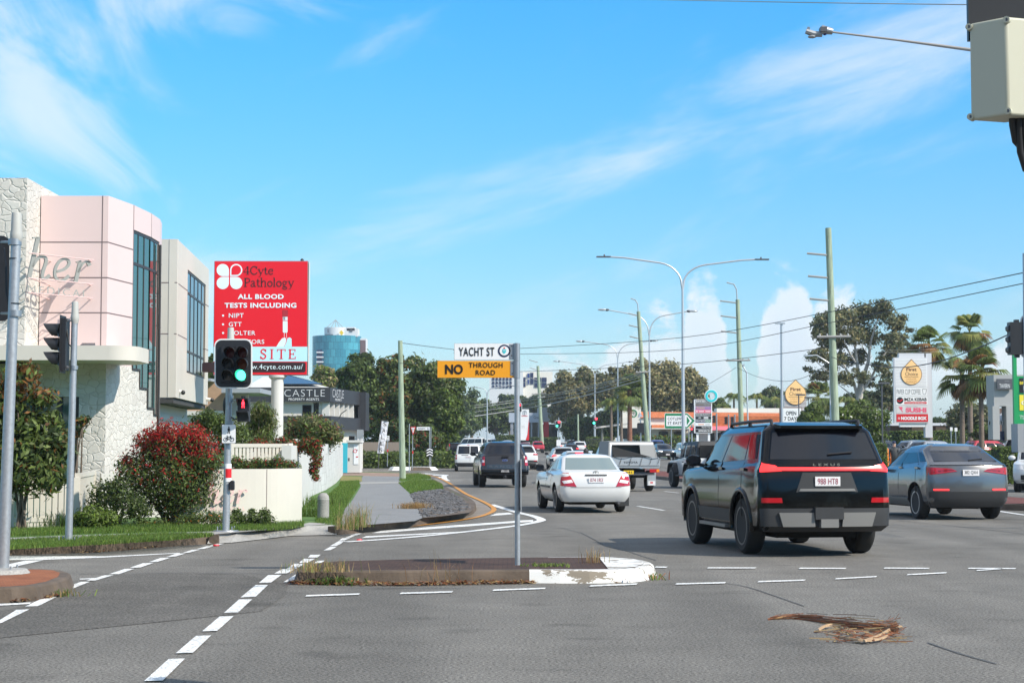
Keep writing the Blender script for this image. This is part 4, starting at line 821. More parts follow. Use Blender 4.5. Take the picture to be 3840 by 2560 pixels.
car('white_crossover', 'white crossover with black roof rails ahead of the white sedan, second in its lane', 'car', 2117, 122, R(5), 'paint_white', suv(4.4, 1.81, 1.6, .28, 1.02, 1.0, 3.1, .58, 2.4, .25, .2), (.9, 3.55), .34, tails=[([(.52, .98), (.90, .90), (.90, 1.04), (.60, 1.05)], 'brake_glow')], plate=(.86, '722-ZKA', 'plate_white', 'plate_maroon', False), bumper=(.28, .50, 'clad'), rails=rails_(.7, 2.4, 'black'), mirrors='dark_trim', spoiler=(1.53, .62, .6, .2, 'paint_white'))
car('white_hatchback', 'white hatchback with dark rear window directly ahead of the white sedan', 'car', 2178, 77, R(6), 'paint_white', suv(4.25, 1.78, 1.47, .26, .98, .92, 2.9, .52, 2.15, .27, .2), (.8, 3.4), .32, tails=[([(.52, .86), (.89, .82), (.89, 1.0), (.62, 1.0)], 'lens_red')], plate=(.62, '551-WVF', 'plate_white', 'plate_maroon', False), bumper=(.26, .42, 'clad'), spoiler=(1.41, .55, .6, .2, 'paint_white'), extra=lambda root, B, rear, fr, body: (lambda mb: (patch(mb, rear, [(-.16, 1.35), (.16, 1.35), (.16, 1.375), (-.16, 1.375)], (0, -1, 0), 'lamp_red', .03, 2, 1), mb.build('brake_light', root, None, True)))(MB()))
car('red_suv', 'red sports utility car far down the road crossing the junction', 'car', 2018, 246, R(3), 'paint_red', suv(4.55, 1.84, 1.68), (.9, 3.6), .35, tails=[([(.58, 1.0), (.9, .98), (.9, 1.08), (.62, 1.08)], 'lens_red')], bumper=(.3, .6, 'clad'), plate=(.55, '640-LMB', 'plate_white', 'plate_maroon', False), fine=False)
car('maroon_car', 'dark red car just left of the bright red car', 'car', 1972, 262, R(3), 'paint_maroon', sedan(4.7, 1.8, 1.45), (1, 3.7), .32, fine=False, tails=[([(.5, .8), (.88, .8), (.88, .95), (.55, .95)], 'lens_dark_red')])
BR = lambda z0, z1: [([(.52, z0), (.9, z0), (.9, z1), (.58, z1)], 'brake_glow')]
car('white_suv', 'white sports utility car with glowing brake lights near the far signals', 'car', 2176, 238, R(5), 'paint_white', suv(4.6, 1.84, 1.68), (.9, 3.6), .35, tails=BR(.95, 1.06), bumper=(.3, .55, 'clad'), plate=(.7, '117-QRS', 'plate_white', 'plate_maroon', False), fine=False)
car('black_suv', 'black sports utility car with roof bars and bright brake lights near the far signals', 'car', 2152, 262, R(4), 'paint_black', suv(4.8, 1.9, 1.8), (.9, 3.6), .38, tails=BR(1.0, 1.15), rails=rails_(.6, 2.6, 'silver_trim'), fine=False)
car('white_sedan', 'small white sedan waiting left of the black car near the far signals', 'car', 2120, 275, R(4), 'paint_white', sedan(4.7, 1.8, 1.45), (1, 3.7), .32, tails=BR(.8, .92), fine=False)
car('grey_hatchback', 'dark grey hatchback behind the far white car with brake lights', 'car', 2144, 205, R(5), 'paint_charcoal', suv(4.1, 1.76, 1.5, .26, .98, .92), (.8, 3.3), .31, tails=BR(.85, .98), fine=False)
# oncoming
car('dark_suv', 'dark grey oncoming crossover with wide black grille', 'car', 2472, 176, R(186), 'paint_charcoal', suv(4.35, 1.81, 1.62, .28, 1.04, 1.0, 3.05, .5, 2.35), (.88, 3.5), .34, heads=[([(.50, .78), (.88, .84), (.86, .90), (.52, .88)], 'headlamp_glow')], grille=([(-.46, .50), (.46, .50), (.56, .80), (-.56, .80)], 'black'), plate=(.52, 'ZS1-4KD', 'plate_white', 'plate_maroon', True), mirrors=True)
car('white_suv', 'white oncoming four wheel drive with dark roof rack, beside the green direction sign', 'four wheel drive', 2563, 150, R(186), 'paint_pearl', suv(4.8, 1.88, 1.82, .36, 1.12, 1.1, 3.35, .4, 2.7, .2), (.95, 3.75), .39, heads=[([(.56, .86), (.90, .88), (.88, 1.0), (.60, .98)], 'lens_clear'), ([(.72, .90), (.88, .92), (.87, .96), (.72, .95)], 'indicator_glow')], grille=([(-.5, .72), (.5, .72), (.5, .96), (-.5, .96)], 'silver_trim'), rails=rails_(.6, 2.5, 'black'), clad=(.38, .5, 'clad'))
car('blue_utility', 'dark blue oncoming utility with ladder rack, behind the dark crossover', 'utility truck', 2449, 205, R(185), 'paint_blue', suv(5.1, 1.86, 1.95, .45, 1.15, 1.12, 3.7, .6, 3.0, .2), (1.1, 4.2), .39, mirrors=True, rails=(.6, .8, 2.8, .12, 'black'), fine=False)
for x, d, m, l, yaw in [(2297, 215, 'paint_silver', 'silver hatchback beside the fenced hedge, leftmost of the cars behind the tray utility', 150), (2338, 198, 'paint_charcoal', 'dark grey hatchback behind the tray utility, between two silver cars', 165), (2378, 205, 'paint_silver', 'silver sedan facing left, just left of the oncoming blue utility', 172)]:
    car('parked_car', l, 'car', x, d, R(yaw), m, suv(4.3, 1.78, 1.55, .26, 1.0, .95), (.85, 3.4), .32, fine=False, group='cars parked by the shops')
# cars and vans ahead on the left, seen over the utility
for x, d, m, l, rg, yw in [(1834, 225, 'paint_silver', 'silver hatchback past the white delivery van, leftmost in the far queue', suv(4.3, 1.8, 1.55, .27, 1., .95), 4), (1812, 165, 'paint_white', 'white car peeking out between the delivery van and the dark utility', sedan(4.7, 1.8, 1.46), 3), (1845, 280, 'paint_white', 'white sedan far ahead over the roof of the dark utility', sedan(4.8, 1.8, 1.48), 5), (1905, 255, 'paint_silver', 'silver utility with black rear window far ahead of the dark utility', suv(5.2, 1.86, 1.8, .4, 1.15, 1.1), 4), (1880, 285, 'paint_white', 'white car far ahead left of the silver utility', sedan(4.7, 1.8, 1.46), 5)]:
    car('distant_car', l, 'car', x, d, R(yw), m, rg, (.9, 3.5), .33, fine=False, tails=[([(.5, .8), (.88, .8), (.88, .95), (.55, .95)], 'lens_red')])
for x, d, m, l, nm, H, L in [(1818, 292, 'paint_white', 'white high-roofed minibus parked on the far left forecourt', 'minibus', 2.2, 5.2), (1880, 300, 'paint_white', 'white box truck parked beside the car dealer', 'box_truck', 2.1, 5.6)]:
    car(nm, l, 'van' if nm == 'minibus' else 'truck', x, d, R(72), m, suv(L, 1.9, H, .35, 1.25, 1.15, L * .84, .15, L * .72, .15, .1), (1.0, L - 1.1), .36, fine=False, rim='rim_grey', group='vehicles at the car dealer')
for x, d, m, l, yaw in [(1762, 170, 'paint_black', 'black car at the side entrance under the large green tree', 80), (2062, 285, 'paint_silver', 'silver car in the dealer forecourt beside the far signals', 100)]:
    car('parked_car', l, 'car', x, d, R(yaw), m, suv(4.4, 1.8, 1.55), (.85, 3.4), .33, fine=False, group='vehicles at the car dealer', z=gz(d) + .15 + (.25 if d > 280 else 0))
# car park on the right
for x, d, m, l, yaw in [(3418, 112, 'paint_silver', 'silver four wheel drive parked behind the grey coupe-roofed car', -62), (3367, 122, 'paint_silver', 'pale silver car parked left of the silver four wheel drive', -70), (3612, 118, 'paint_red', 'red car parked between the two shorter fan palms', -75), (3228, 118, 'paint_charcoal', 'dark car parked behind the white-flowered tree', -60)]:
    car('parked_car', l, 'car', x, d, R(yaw), m, suv(4.5, 1.82, 1.62), (.9, 3.6), .34, fine=False, group='cars parked by the shops', z=gz(d) + .45, rails=rails_(.6, 2.4, 'black') if 'four' in l else None)
car('white_truck', 'white tray truck parked behind the green price sign', 'truck', 3800, 105, R(-35), 'paint_white', suv(4.9, 1.8, 1.9, .4, 1.2, 1.15), (1, 3.8), .36, fine=False, group='cars parked by the shops', z=.35)
car('white_van', 'white van facing the road at the right edge behind the median', 'van', 3915, 66, R(160), 'paint_white', suv(4.7, 1.8, 1.95, .32, 1.15, 1.1, 3.7, .2, 3.0, .16), (.95, 3.8), .33, fine=False, heads=[([(.5, .8), (.86, .84), (.84, .98), (.56, .96)], 'lens_clear')], grille=([(-.6, .40), (.6, .40), (.6, .62), (-.6, .62)], 'black'), plate=(.5, '442 TRB', 'plate_white', 'sign_black', True))
# ================================================================ LEFT SIDE: buildings, walls, billboard, signals, street signs
stone_mat('white_stone', 5.2, (.62, .59, .54), (.54, .51, .46), (.42, .38, .33))
mat('pink_panel', (.70, .54, .51), .45, var=.03, vs=.5); mat('joint', (.16, .12, .12), .7); mat('offwhite', (.57, .535, .47), .6, var=.05, vs=1); mat('soffit_dark', (.05, .05, .05), .8)
mat('letter_grey', (.27, .27, .245), .4); mat('rail_pink', (.70, .48, .45), .5); mat('teal_glass', (.03, .095, .09), .03, 0, 1.0); mat('blue_glass', (.03, .045, .06), .03, 0, 1.)
mat('frame_dark', (.05, .045, .042), .4, .4); mat('tan_stone', (.42, .27, .18), .85, var=.15, vs=3); mat('roof_grey', (.30, .32, .34), .5); mat('solar', (.03, .035, .05), .25, 0, .8); mat('fascia_dark', (.030, .030, .034), .5)
mat('wall_white', (.58, .565, .53), .75, var=.07, vs=1.2); brick_mat('block_white', (.62, .61, .59), (.58, .58, .56), (.46, .45, .43), 1, .4, .2, .006, bump=.5, rot=(R(90), 0, R(85)))
mat('louvre_ink', (.55, .55, .56), .5); mat('turquoise', (.04, .42, .52), .5); mat('paling', (.26, .21, .17), .9, var=.25, vs=3, stretch=(14, 14, .4)); mat('flag_cloth', (.72, .72, .76), .7); mat('screen_red', (.62, .006, .016), .4, emit=(1, .012, .03), es=.10); mat('screen_blue', (.42, .68, .76), .4, emit=(.5, .85, 1), es=.12); mat('screen_dark', (.035, .018, .02), .4); mat('screen_white', (.60, .72, .76), .4, emit=(.7, .9, 1), es=.15)

def wall(mb, p, q, z0, z1, m, th=.2):
    p, q = Vector((*p, 0)), Vector((*q, 0)); t = (q - p).normalized(); n = Vector((-t.y, t.x, 0)) * th
    mb.ext([(p.x, p.y, z0), (q.x, q.y, z0), (q.x + n.x, q.y + n.y, z0), (p.x + n.x, p.y + n.y, z0)], (0, 0, z1 - z0), m)
def stroke(mb, pts, w, o, r, u, n, m, smooth=0):
    """a flat pen stroke in the plane o + x r + y u, thickness vector n"""
    P = [Vector((a, b, 0)) for a, b in pts]
    if smooth: P = crv([(p.x, p.y) for p in P], smooth)
    A, B = offs(P, w / 2), offs(P, -w / 2); o, r, u, n = Vector(o), Vector(r), Vector(u), Vector(n)
    f = lambda p: o + r * p.x + u * p.y
    for i in range(len(P) - 1): mb.ext([f(A[i]), f(A[i + 1]), f(B[i + 1]), f(B[i])], n, m)
HER = [(.15, [(.05, 0), (.38, 1.74)], 0), (.06, [(.17, 1.70), (.45, 1.76)], 0), (.12, [(.17, .5), (.36, .84), (.55, .97), (.70, .92), (.71, .72), (.60, .34), (.58, .10), (.68, .04), (.88, .22)], 3),
       (.11, [(1.16, .40), (1.44, .52), (1.63, .72), (1.64, .90), (1.48, .97), (1.26, .84), (1.10, .52), (1.09, .20), (1.24, .03), (1.45, .08), (1.66, .28)], 3), (.15, [(1.93, 0), (2.12, .93)], 0), (.06, [(1.95, .88), (2.15, .96)], 0), (.08, [(2.02, .45), (2.2, .82), (2.38, .97), (2.5, .92)], 3), (.19, [(2.40, .84), (2.54, .92)], 0)]
def her(mb, o, r, u, n, m):
    for w, p, s in HER: stroke(mb, p, w, o, r, u, n, m, s)
SER = {'4': (.54, [(.05, [(.33, .66), (.02, .2)]), (.06, [(.0, .2), (.50, .2)]), (.10, [(.36, .0), (.36, .68)]), (.04, [(.24, .01), (.48, .01)])]),
 'C': (.64, [(.085, [(.56, .50), (.5, .62), (.36, .67), (.2, .62), (.08, .45), (.07, .25), (.18, .08), (.36, .01), (.5, .06), (.58, .17)], 2), (.04, [(.57, .46), (.57, .68)])]),
 'y': (.50, [(.09, [(.08, .44), (.28, .02)]), (.05, [(.45, .44), (.2, -.15), (.08, -.2)]), (.035, [(.0, .44), (.2, .44)]), (.035, [(.36, .44), (.52, .44)])]),
 't': (.34, [(.09, [(.14, .6), (.14, .12), (.2, .02), (.31, .06)]), (.05, [(.02, .43), (.30, .43)])]),
 'e': (.47, [(.045, [(.08, .25), (.40, .27)]), (.08, [(.40, .27), (.36, .40), (.24, .45), (.1, .36), (.06, .2), (.14, .05), (.27, .01), (.41, .1)], 2)]),
 'P': (.52, [(.1, [(.12, 0), (.12, .67)]), (.035, [(.0, .01), (.26, .01)]), (.035, [(.0, .66), (.2, .66)]), (.075, [(.12, .65), (.36, .64), (.47, .5), (.40, .36), (.12, .31)], 2)]),
 'a': (.46, [(.075, [(.06, .36), (.16, .44), (.28, .42), (.31, .3), (.31, .08), (.38, .02), (.44, .05)], 2), (.075, [(.31, .27), (.12, .2), (.05, .1), (.12, .02), (.22, .03), (.31, .12)], 2)]),
 'h': (.52, [(.09, [(.1, 0), (.1, .7)]), (.035, [(0, .01), (.2, .01)]), (.035, [(0, .69), (.1, .69)]), (.08, [(.1, .3), (.2, .42), (.32, .44), (.40, .35), (.40, 0)], 2), (.035, [(.32, .01), (.5, .01)])]),
 'o': (.50, [(.085, [(.25 + .18 * math.cos(a), .22 + .2 * math.sin(a)) for a in np.linspace(0, 2 * math.pi, 15)])]),
 'l': (.22, [(.09, [(.1, 0), (.1, .7)]), (.035, [(0, .01), (.2, .01)]), (.035, [(0, .69), (.1, .69)])]),
 'g': (.46, [(.07, [(.2 + .13 * math.cos(a), .29 + .14 * math.sin(a)) for a in np.linspace(0, 2 * math.pi, 13)]), (.07, [(.22 + .17 * math.cos(a), -.1 + .09 * math.sin(a)) for a in np.linspace(0, 2 * math.pi, 13)]), (.05, [(.1, .18), (.09, .06), (.3, .0)]), (.05, [(.33, .38), (.43, .43)])]),
 'S': (.47, [(.09, [(.38, .53), (.3, .64), (.17, .65), (.07, .53), (.13, .41), (.3, .31), (.38, .18), (.3, .04), (.16, .02), (.05, .14)], 2), (.035, [(.39, .46), (.39, .67)]), (.035, [(.04, .0), (.04, .2)])]),
 'I': (.34, [(.1, [(.15, 0), (.15, .67)]), (.035, [(.02, .01), (.28, .01)]), (.035, [(.02, .66), (.28, .66)])]),
 'T': (.60, [(.1, [(.28, 0), (.28, .66)]), (.035, [(.16, .01), (.4, .01)]), (.045, [(0, .65), (.56, .65)]), (.04, [(.02, .5), (.02, .66)]), (.04, [(.54, .5), (.54, .66)])]),
 'E': (.52, [(.1, [(.1, 0), (.1, .67)]), (.045, [(0, .02), (.46, .02)]), (.045, [(0, .65), (.44, .65)]), (.045, [(.1, .34), (.33, .34)]), (.04, [(.45, .0), (.45, .17)]), (.04, [(.43, .5), (.43, .67)]), (.04, [(.33, .26), (.33, .42)])]),
 'O': (.70, [(.085, [(.33 + .26 * math.cos(a), .335 + .31 * math.sin(a)) for a in np.linspace(0, 2 * math.pi, 17)])]), 'N': (.66, [(.06, [(.1, 0), (.1, .66)]), (.1, [(.1, .64), (.52, .02)]), (.06, [(.52, 0), (.52, .67)]), (.035, [(0, .01), (.2, .01)]), (.035, [(.42, .66), (.62, .66)])]), ' ': (.3, [])}
def serif(mb, t, x0, x1, yb, cap, d, m, gap=0.):
    """serif lettering between photo columns x0 and x1 on base row yb, capital height cap rows"""
    k = cap / .67; tot = sum(SER[c][0] + gap for c in t) - gap; sx = (x1 - x0) / tot; x = x0
    a = at(x0, yb, d); b = at(x0 + 1000, yb - 1000, d); ux = (b.x - a.x) / 1000; uz = (b.z - a.z) / 1000
    for c in t:
        w, S = SER[c]
        for s in S: stroke(mb, s[1], s[0], (a.x + (x - x0) * ux, d - .006, a.z), (sx * ux, 0, 0), (0, 0, k * uz), (0, .003, 0), m, s[2] if len(s) > 2 else 0)
        x += (w + gap) * sx

# ---- medical centre with pink curved tower
A_, B_, C_, D_, E_ = (-8.40, 36.0), (-8.17, 37.4), (-8.07, 38.75), (-8.08, 39.75), (-8.19, 40.5)
med = thing('medical_building', 'pink and white stone medical centre with tall curved window at the left edge', 'building', (-10, 38, .15))
PJ = [5.83, 5.09, 4.36]; ZT = 6.80
def lerp2(a, b, t): return (a[0] + (b[0] - a[0]) * t, a[1] + (b[1] - a[1]) * t)
m = MB(); wall(m, (-9.80, 36), A_, 3.3, ZT, 'pink_panel')
for i in range(3): wall(m, lerp2(A_, B_, i / 3), lerp2(A_, B_, (i + 1) / 3), 3.3, ZT, 'pink_panel')
for a, b in ((B_, C_), (C_, D_)):
    for i in range(4): wall(m, lerp2(a, b, i / 4), lerp2(a, b, (i + 1) / 4), 6.27, ZT, 'pink_panel')
for i in range(3): wall(m, lerp2(D_, E_, i / 3), lerp2(D_, E_, (i + 1) / 3), .15, ZT, 'pink_panel')
m.ext([(-13, 36.21, ZT - .01), (-8.6, 36.21, ZT - .01), (-8.3, 37.4, ZT - .01), (-8.2, 39, ZT - .01), (-8.35, 40.4, ZT - .01), (-13, 40.4, ZT - .01)], (0, 0, -.05), 'offwhite')
m.box(-13, -8.19, 40.3, 40.5, .15, ZT - .01, 'pink_panel')
for z in PJ:
    wall(m, (-9.8, 35.997), (A_[0] + .003, 35.997), z - .012, z + .012, 'joint', .05); wall(m, (A_[0] + .004, 36.0), (B_[0] + .004, B_[1]), z - .012, z + .012, 'joint', .05); wall(m, (D_[0] + .004, D_[1]), (E_[0] + .004, E_[1]), z - .012, z + .012, 'joint', .05)
m.box(-8.53, -8.51, 35.996, 36.05, 3.6, ZT, 'joint'); wall(m, (B_[0] - .004, 37.37), (B_[0] + .004, 37.40), 3.3, 6.9 - .1, 'joint', .05)
wall(m, (C_[0] + .002, 38.74), (C_[0] + .004, 38.76), 6.27, ZT, 'joint', .05); m.build('upper_wall', med)
m = MB()
for a, b, nseg in ((B_, C_, 3), (C_, D_, 2)):
    for i in range(nseg):
        p, q = lerp2(a, b, i / nseg), lerp2(a, b, (i + 1) / nseg); wall(m, (p[0] - .035, p[1]), (q[0] - .035, q[1]), 2.2, 6.27, 'teal_glass', .03)
cw = m.build('curved_window', med)
m = MB()
for a, b, nseg in ((B_, C_, 3), (C_, D_, 2)):
    for i in range(nseg + 1):
        p = lerp2(a, b, i / nseg); m.box(p[0] - .06, p[0] - .022, p[1] - .022, p[1] + .022, 2.25, 6.27, 'frame_dark')
    for z in (6.24, 5.55): wall(m, (a[0] - .021, a[1]), (b[0] - .021, b[1]), z - .03, z + .03, 'frame_dark', .05)
m.tube([(D_[0] + .03, D_[1] - .1, 1.9), (D_[0] + .03, D_[1] - .1, 6.2)], .03, 'frame_dark', 8); m.build('window_frame', cw)
m = MB()                                                  # lower stone: front pier and stepped side
m.box(-8.95, -8.40, 36.0, 36.3, .15, 3.3, 'white_stone'); m.box(-13, -8.95, 36.0, 36.3, 2.62, 3.3, 'white_stone')
for y0, y1, z in ((36.0, 36.7, 3.3), (36.7, 37.4, 3.3), (37.4, 37.95, 3.23), (37.95, 38.55, 2.84), (38.55, 39.2, 2.42), (39.2, 39.75, 2.28)):
    f = interp([A_, B_, C_, D_, E_]); wall(m, (f(y0), y0), (f(y1), y1), .15, z, 'white_stone', .3)
m.build('stone_wall', med)
m = MB()
for y0, y1, z, zp in ((37.4, 37.95, 3.23, 3.3), (37.95, 38.55, 2.84, 3.23), (38.55, 39.2, 2.42, 2.84), (39.2, 39.75, 2.28, 2.42)):
    f = interp([A_, B_, C_, D_, E_]); wall(m, (f(y0) + .02, y0), (f(y1) + .02, y1), z + .002, z + .05, 'frame_dark', .25); m.box(f(y0) - .2, f(y0) + .021, y0 - .02, y0 + .03, z + .05, zp + .05, 'frame_dark')
m.build('window_sill', cw)
m = MB(); m.box(-16, -9.82, 35.0, 37.5, 3.3, 7.02, 'white_stone'); m.build('stone_tower', med)
m = MB(); m.box(-13, -8.96, 36.12, 36.16, .2, 2.62, 'teal_glass'); sh = m.build('shop_window', med)
m = MB()
for x in (-8.98, -9.35, -10.6, -11.8): m.box(x - .06, x + .03, 36.05, 36.118, .2, 2.62, 'frame_dark')
m.box(-13, -9.04, 36.06, 36.117, 1.45, 1.56, 'steel_dark'); m.build('window_frame', sh)
m = MB()
cp = [(-16, 34.45), (-8.0, 34.45)] + [(-8.0 + .52 * math.sin(a), 35.0 - .55 * math.cos(a)) for a in np.linspace(.2, 1.57, 6)] + [(-7.5, 35.9), (-7.9, 36.5), (-8.25, 36.6), (-8.39, 35.99), (-16, 35.99)]
m.ext([(x, y, 3.30) for x, y in cp], (0, 0, .29), 'offwhite'); m.build('canopy', med, 30)
m = MB(); m.obox((-8.62, 35.3, 3.64), (.26, .22, .05), 0, 'steel_dark', .3); m.build('floodlight', med)
sg = thing('sign_letters', 'grey raised word on pink rails standing off the pink wall', 'sign', (-9.1, 35, 5))
p0, p1 = at(105, 1040, 34.5), at(338, 1065, 35.75)
r = Vector((p1.x - p0.x, p1.y - p0.y, 0)); n = Vector((r.y, -r.x, 0)).normalized()
for z in (5.43, 4.93, 4.64):
    m = MB(); a = Vector((p0.x, p0.y, z)); m.tube([a - n * -.05 - r * .02, a + r * 1.02 - n * -.05], .012, 'rail_pink', 6)
    for t in (.05, .95): m.tube([a + r * t, (a.x + r.x * t + .0, 36.02, z)], .014, 'rail_pink', 6)
    m.build('rail', sg)
m = MB(); her(m, (p0.x, p0.y, 4.93), r / 2.53, (0, 0, .48), -n * .03, 'letter_grey'); m.build('lettering', sg); m = MB(); m.text('MEDICAL', (p0.x, p0.y, 4.645), r * .96, (0, 0, .15), 'letter_grey', 0, 1.35); m.build('lettering', sg)

# ---- second, off-white office wing
of = thing('office_building', 'off-white two-storey office wing with dark ribbon window beside the billboard', 'building', (-9.5, 48, .15))
p, q = (-8.50, 44.0), (-9.00, 51.5); L_ = lambda t: lerp2(p, q, t); ta, tb = .30, .90
m = MB(); wall(m, (-10.3, 44), p, 2.84, 6.86, 'offwhite'); wall(m, p, L_(ta), 2.84, 6.86, 'offwhite'); wall(m, L_(tb), q, 2.84, 6.86, 'offwhite'); wall(m, L_(ta), L_(tb), 2.84, 3.57, 'offwhite'); wall(m, L_(ta), L_(tb), 6.32, 6.86, 'offwhite')
m.ext([(-12, 44.2, 6.85), (-8.75, 44.2, 6.85), (-9.2, 51.4, 6.85), (-12, 51.4, 6.85)], (0, 0, -.05), 'offwhite'); m.box(-12, -9.0, 51.3, 51.5, 2.84, 6.8, 'offwhite')
for z in (5.75, 4.45):
    wall(m, (-10.3, 43.996), (p[0], 43.996), z - .012, z + .012, 'joint', .05); wall(m, (p[0] + .004, 44), (L_(ta)[0] + .004, L_(ta)[1]), z - .012, z + .012, 'joint', .05); wall(m, (L_(tb)[0] + .004, L_(tb)[1]), (q[0] + .004, q[1]), z - .012, z + .012, 'joint', .05)
m.build('upper_wall', of)
m = MB(); m.ext([(-12, 44.02, 2.82), (-8.56, 44.02, 2.82), (-9.05, 51.4, 2.82), (-12, 51.4, 2.82)], (0, 0, -.12), 'soffit_dark'); m.build('soffit', of)  # soffit underside in plain dark grey
m = MB(); wall(m, (L_(ta)[0] - .035, L_(ta)[1]), (L_(tb)[0] - .035, L_(tb)[1]), 3.57, 6.32, 'blue_glass', .03); w_ = m.build('ribbon_window', of)
m = MB()
for i in range(6): a = L_(ta + (tb - ta) * i / 5); m.box(a[0] - .06, a[0] - .022, a[1] - .03, a[1] + .03, 3.57, 6.32, 'frame_dark')
for z in (3.6, 4.15, 5.72, 6.29): wall(m, (L_(ta)[0] - .02, L_(ta)[1]), (L_(tb)[0] - .02, L_(tb)[1]), z - .03, z + .03, 'frame_dark', .05)
m.build('window_frame', w_)
m = MB(); wall(m, (-12, 44.6), (-9.1, 44.6), .15, 2.7, 'offwhite'); wall(m, (-9.1, 44.6), (-9.6, 51.5), .15, 2.7, 'offwhite'); wall(m, (-9.06, 44.5), (-9.56, 51.5), 2.3, 2.45, 'wall_white', .3); m.build('lower_wall', of)
for x, y, z in ((-8.66, 44.9, 3.02), (-9.0, 51.2, 3.0)):
    m = MB(); m.tube([(x + .02, y, z), (x + .2, y - .12, z - .03)], .05, 'white_paint', 8); m.ball((x + .2, y - .12, z - .03), .06, 'sign_black', 8, 6); m.build('security_camera', of, 50)

# ---- low house of tan stone behind
h = thing('stone_house', 'low tan stone house with flat grey eaves behind the signal pole', 'building', base(750, 64, .15))
m = MB(); m.sbox(560, 1428, 850, 1540, 64, .3, 'tan_stone'); m.sbox(560, 1540, 860, 1556, 63.8, .2, 'wall_white'); m.sbox(560, 1556, 1000, 1660, 64, .3, 'wall_white'); m.sbox(850, 1470, 930, 1556, 64.5, .3, 'offwhite'); m.build('wall', h)
m = MB(); m.sbox(560, 1418, 790, 1428, 63, 4, 'roof_grey'); m.sbox(830, 1455, 975, 1472, 63, 4, 'roof_grey'); m.build('roof', h)

# ---- agency building with black fascia
ca = thing('agency_building', 'cream two-storey agency office with black fascia and pale hipped roof', 'building', base(1237, 112, .15))
dc = 112.; c0 = at(1237, 1681, dc); e1 = at(1382, 1681, 124); lx = at(930, 1681, dc).x
zt, zb_ = at(1237, 1452, dc).z, at(1237, 1506, dc).z
z2t, z2b = at(1237, 1559, dc).z, at(1237, 1581, dc).z
m = MB(); wall(m, (lx, dc), (c0.x, dc), zb_, zt, 'fascia_dark', .4); wall(m, (c0.x, dc), (e1.x, 124), zb_, zt, 'fascia_dark', .4)
wall(m, (lx, dc - .05), (c0.x + .02, dc - .05), z2b, z2t, 'fascia_dark', .4); wall(m, (c0.x + .05, dc), (e1.x + .05, 124), at(1237, 1608, dc).z, z2t, 'fascia_dark', .4)
m.box(e1.x - .5, e1.x + .03, 121, 123.98, at(1237, 1608, dc).z, zt - .01, 'fascia_dark')
a = at(1066, 1486, dc - .02); b = at(1218, 1460, dc - .02); m.text('CASTLE', (a.x, dc - .012, a.z), (b.x - a.x, 0, 0), (0, 0, b.z - a.z), 'louvre_ink', -.012, 1.15)
a = at(1082, 1501, dc - .02); b = at(1196, 1492, dc - .02); m.text('PROPERTY AGENTS', (a.x, dc - .012, a.z), (b.x - a.x, 0, 0), (0, 0, b.z - a.z), 'sign_white', 0, 1.1)
u_ = Vector((e1.x - c0.x, 124 - dc, 0)).normalized(); o_ = Vector((c0.x + .012, dc, 0)) + u_ * .6
m.text('CASTLE', (o_.x, o_.y, at(1237, 1487, dc).z), u_ * 3.3, (0, 0, .52), 'louvre_ink', -.012); m.text('PROPERTY', (o_.x + u_.x * .8, o_.y + u_.y * .8, at(1237, 1499, dc).z), u_ * 1.9, (0, 0, .14), 'sign_white'); m.build('fascia', ca)
m = MB(); wall(m, (lx, dc + .5), (c0.x - .5, dc + .5), .15, zb_, 'cream', .3); wall(m, (c0.x - .5, dc + .5), (e1.x - .4, 124), .15, zb_, 'cream', .3)
for i in range(6): f = i / 5; pp = (c0.x - .46 + (e1.x - c0.x + .06) * f * .6, dc + .4 + 11.5 * f * .6); m.box(pp[0] - .1, pp[0] + .35, pp[1], pp[1] + .35, z2t, zb_ - .01, 'wall_white')
m.build('wall', ca)
for k, (x0, x1, y0, y1) in enumerate([(1134, 1168, 1518, 1558), (1176, 1195, 1510, 1558)]): m = MB(); m.sbox(x0, y0, x1, y1, dc + .46, .05, 'car_glass'); m.build('window', ca)
for f0, f1 in ((.03, .09), (.14, .20), (.25, .31), (.36, .42), (.62, .72)):
    m = MB(); pa = (c0.x - .48 + (e1.x - c0.x) * f0, dc + .5 + 12 * f0); pb = (c0.x - .48 + (e1.x - c0.x) * f1, dc + .5 + 12 * f1); wall(m, pa, pb, z2t + .15, zb_ - .1, 'car_glass', .05); m.build('window', ca)
m = MB(); m.sbox(1308, 1634, 1330, 1665, dc + .3, .05, 'car_glass'); m.build('window', ca)
m = MB(); rz = at(1040, 1412, dc + 6).z; xl, xr = at(925, 1, dc).x, at(1235, 1, dc).x; xm0, xm1 = at(1000, 1, dc + 6).x, at(1085, 1, dc + 6).x
m.add([(xl, dc + .3, zt), (xr, dc + .3, zt), (xr + .6, dc + 12, zt), (xl, dc + 12, zt), (xm0, dc + 6, rz), (xm1, dc + 6, rz)], [(0, 1, 5, 4), (1, 2, 5), (2, 3, 4, 5), (3, 0, 4)], 'wall_white'); rf = m.build('roof', ca)
m = MB(); A0, A1 = Vector((xm1 - .1, dc + 5.6, rz + .05)), Vector((xr - .35, dc + .6, zt + .2)); A2, A3 = Vector((xm0 + 1.8, dc + 5.6, rz + .05)), Vector((xr - 3.4, dc + .6, zt + .2)); m.ext([A0, A1, A3, A2], (0, 0, .06), 'solar'); m.build('solar_panel', rf)
m = MB(); m.tube([at(1270, 1620, 108), at(1270, 1570, 108), at(1280, 1550, 107), at(1300, 1536, 106)], .03, 'steel_dark', 6); m.build('downpipe', ca)

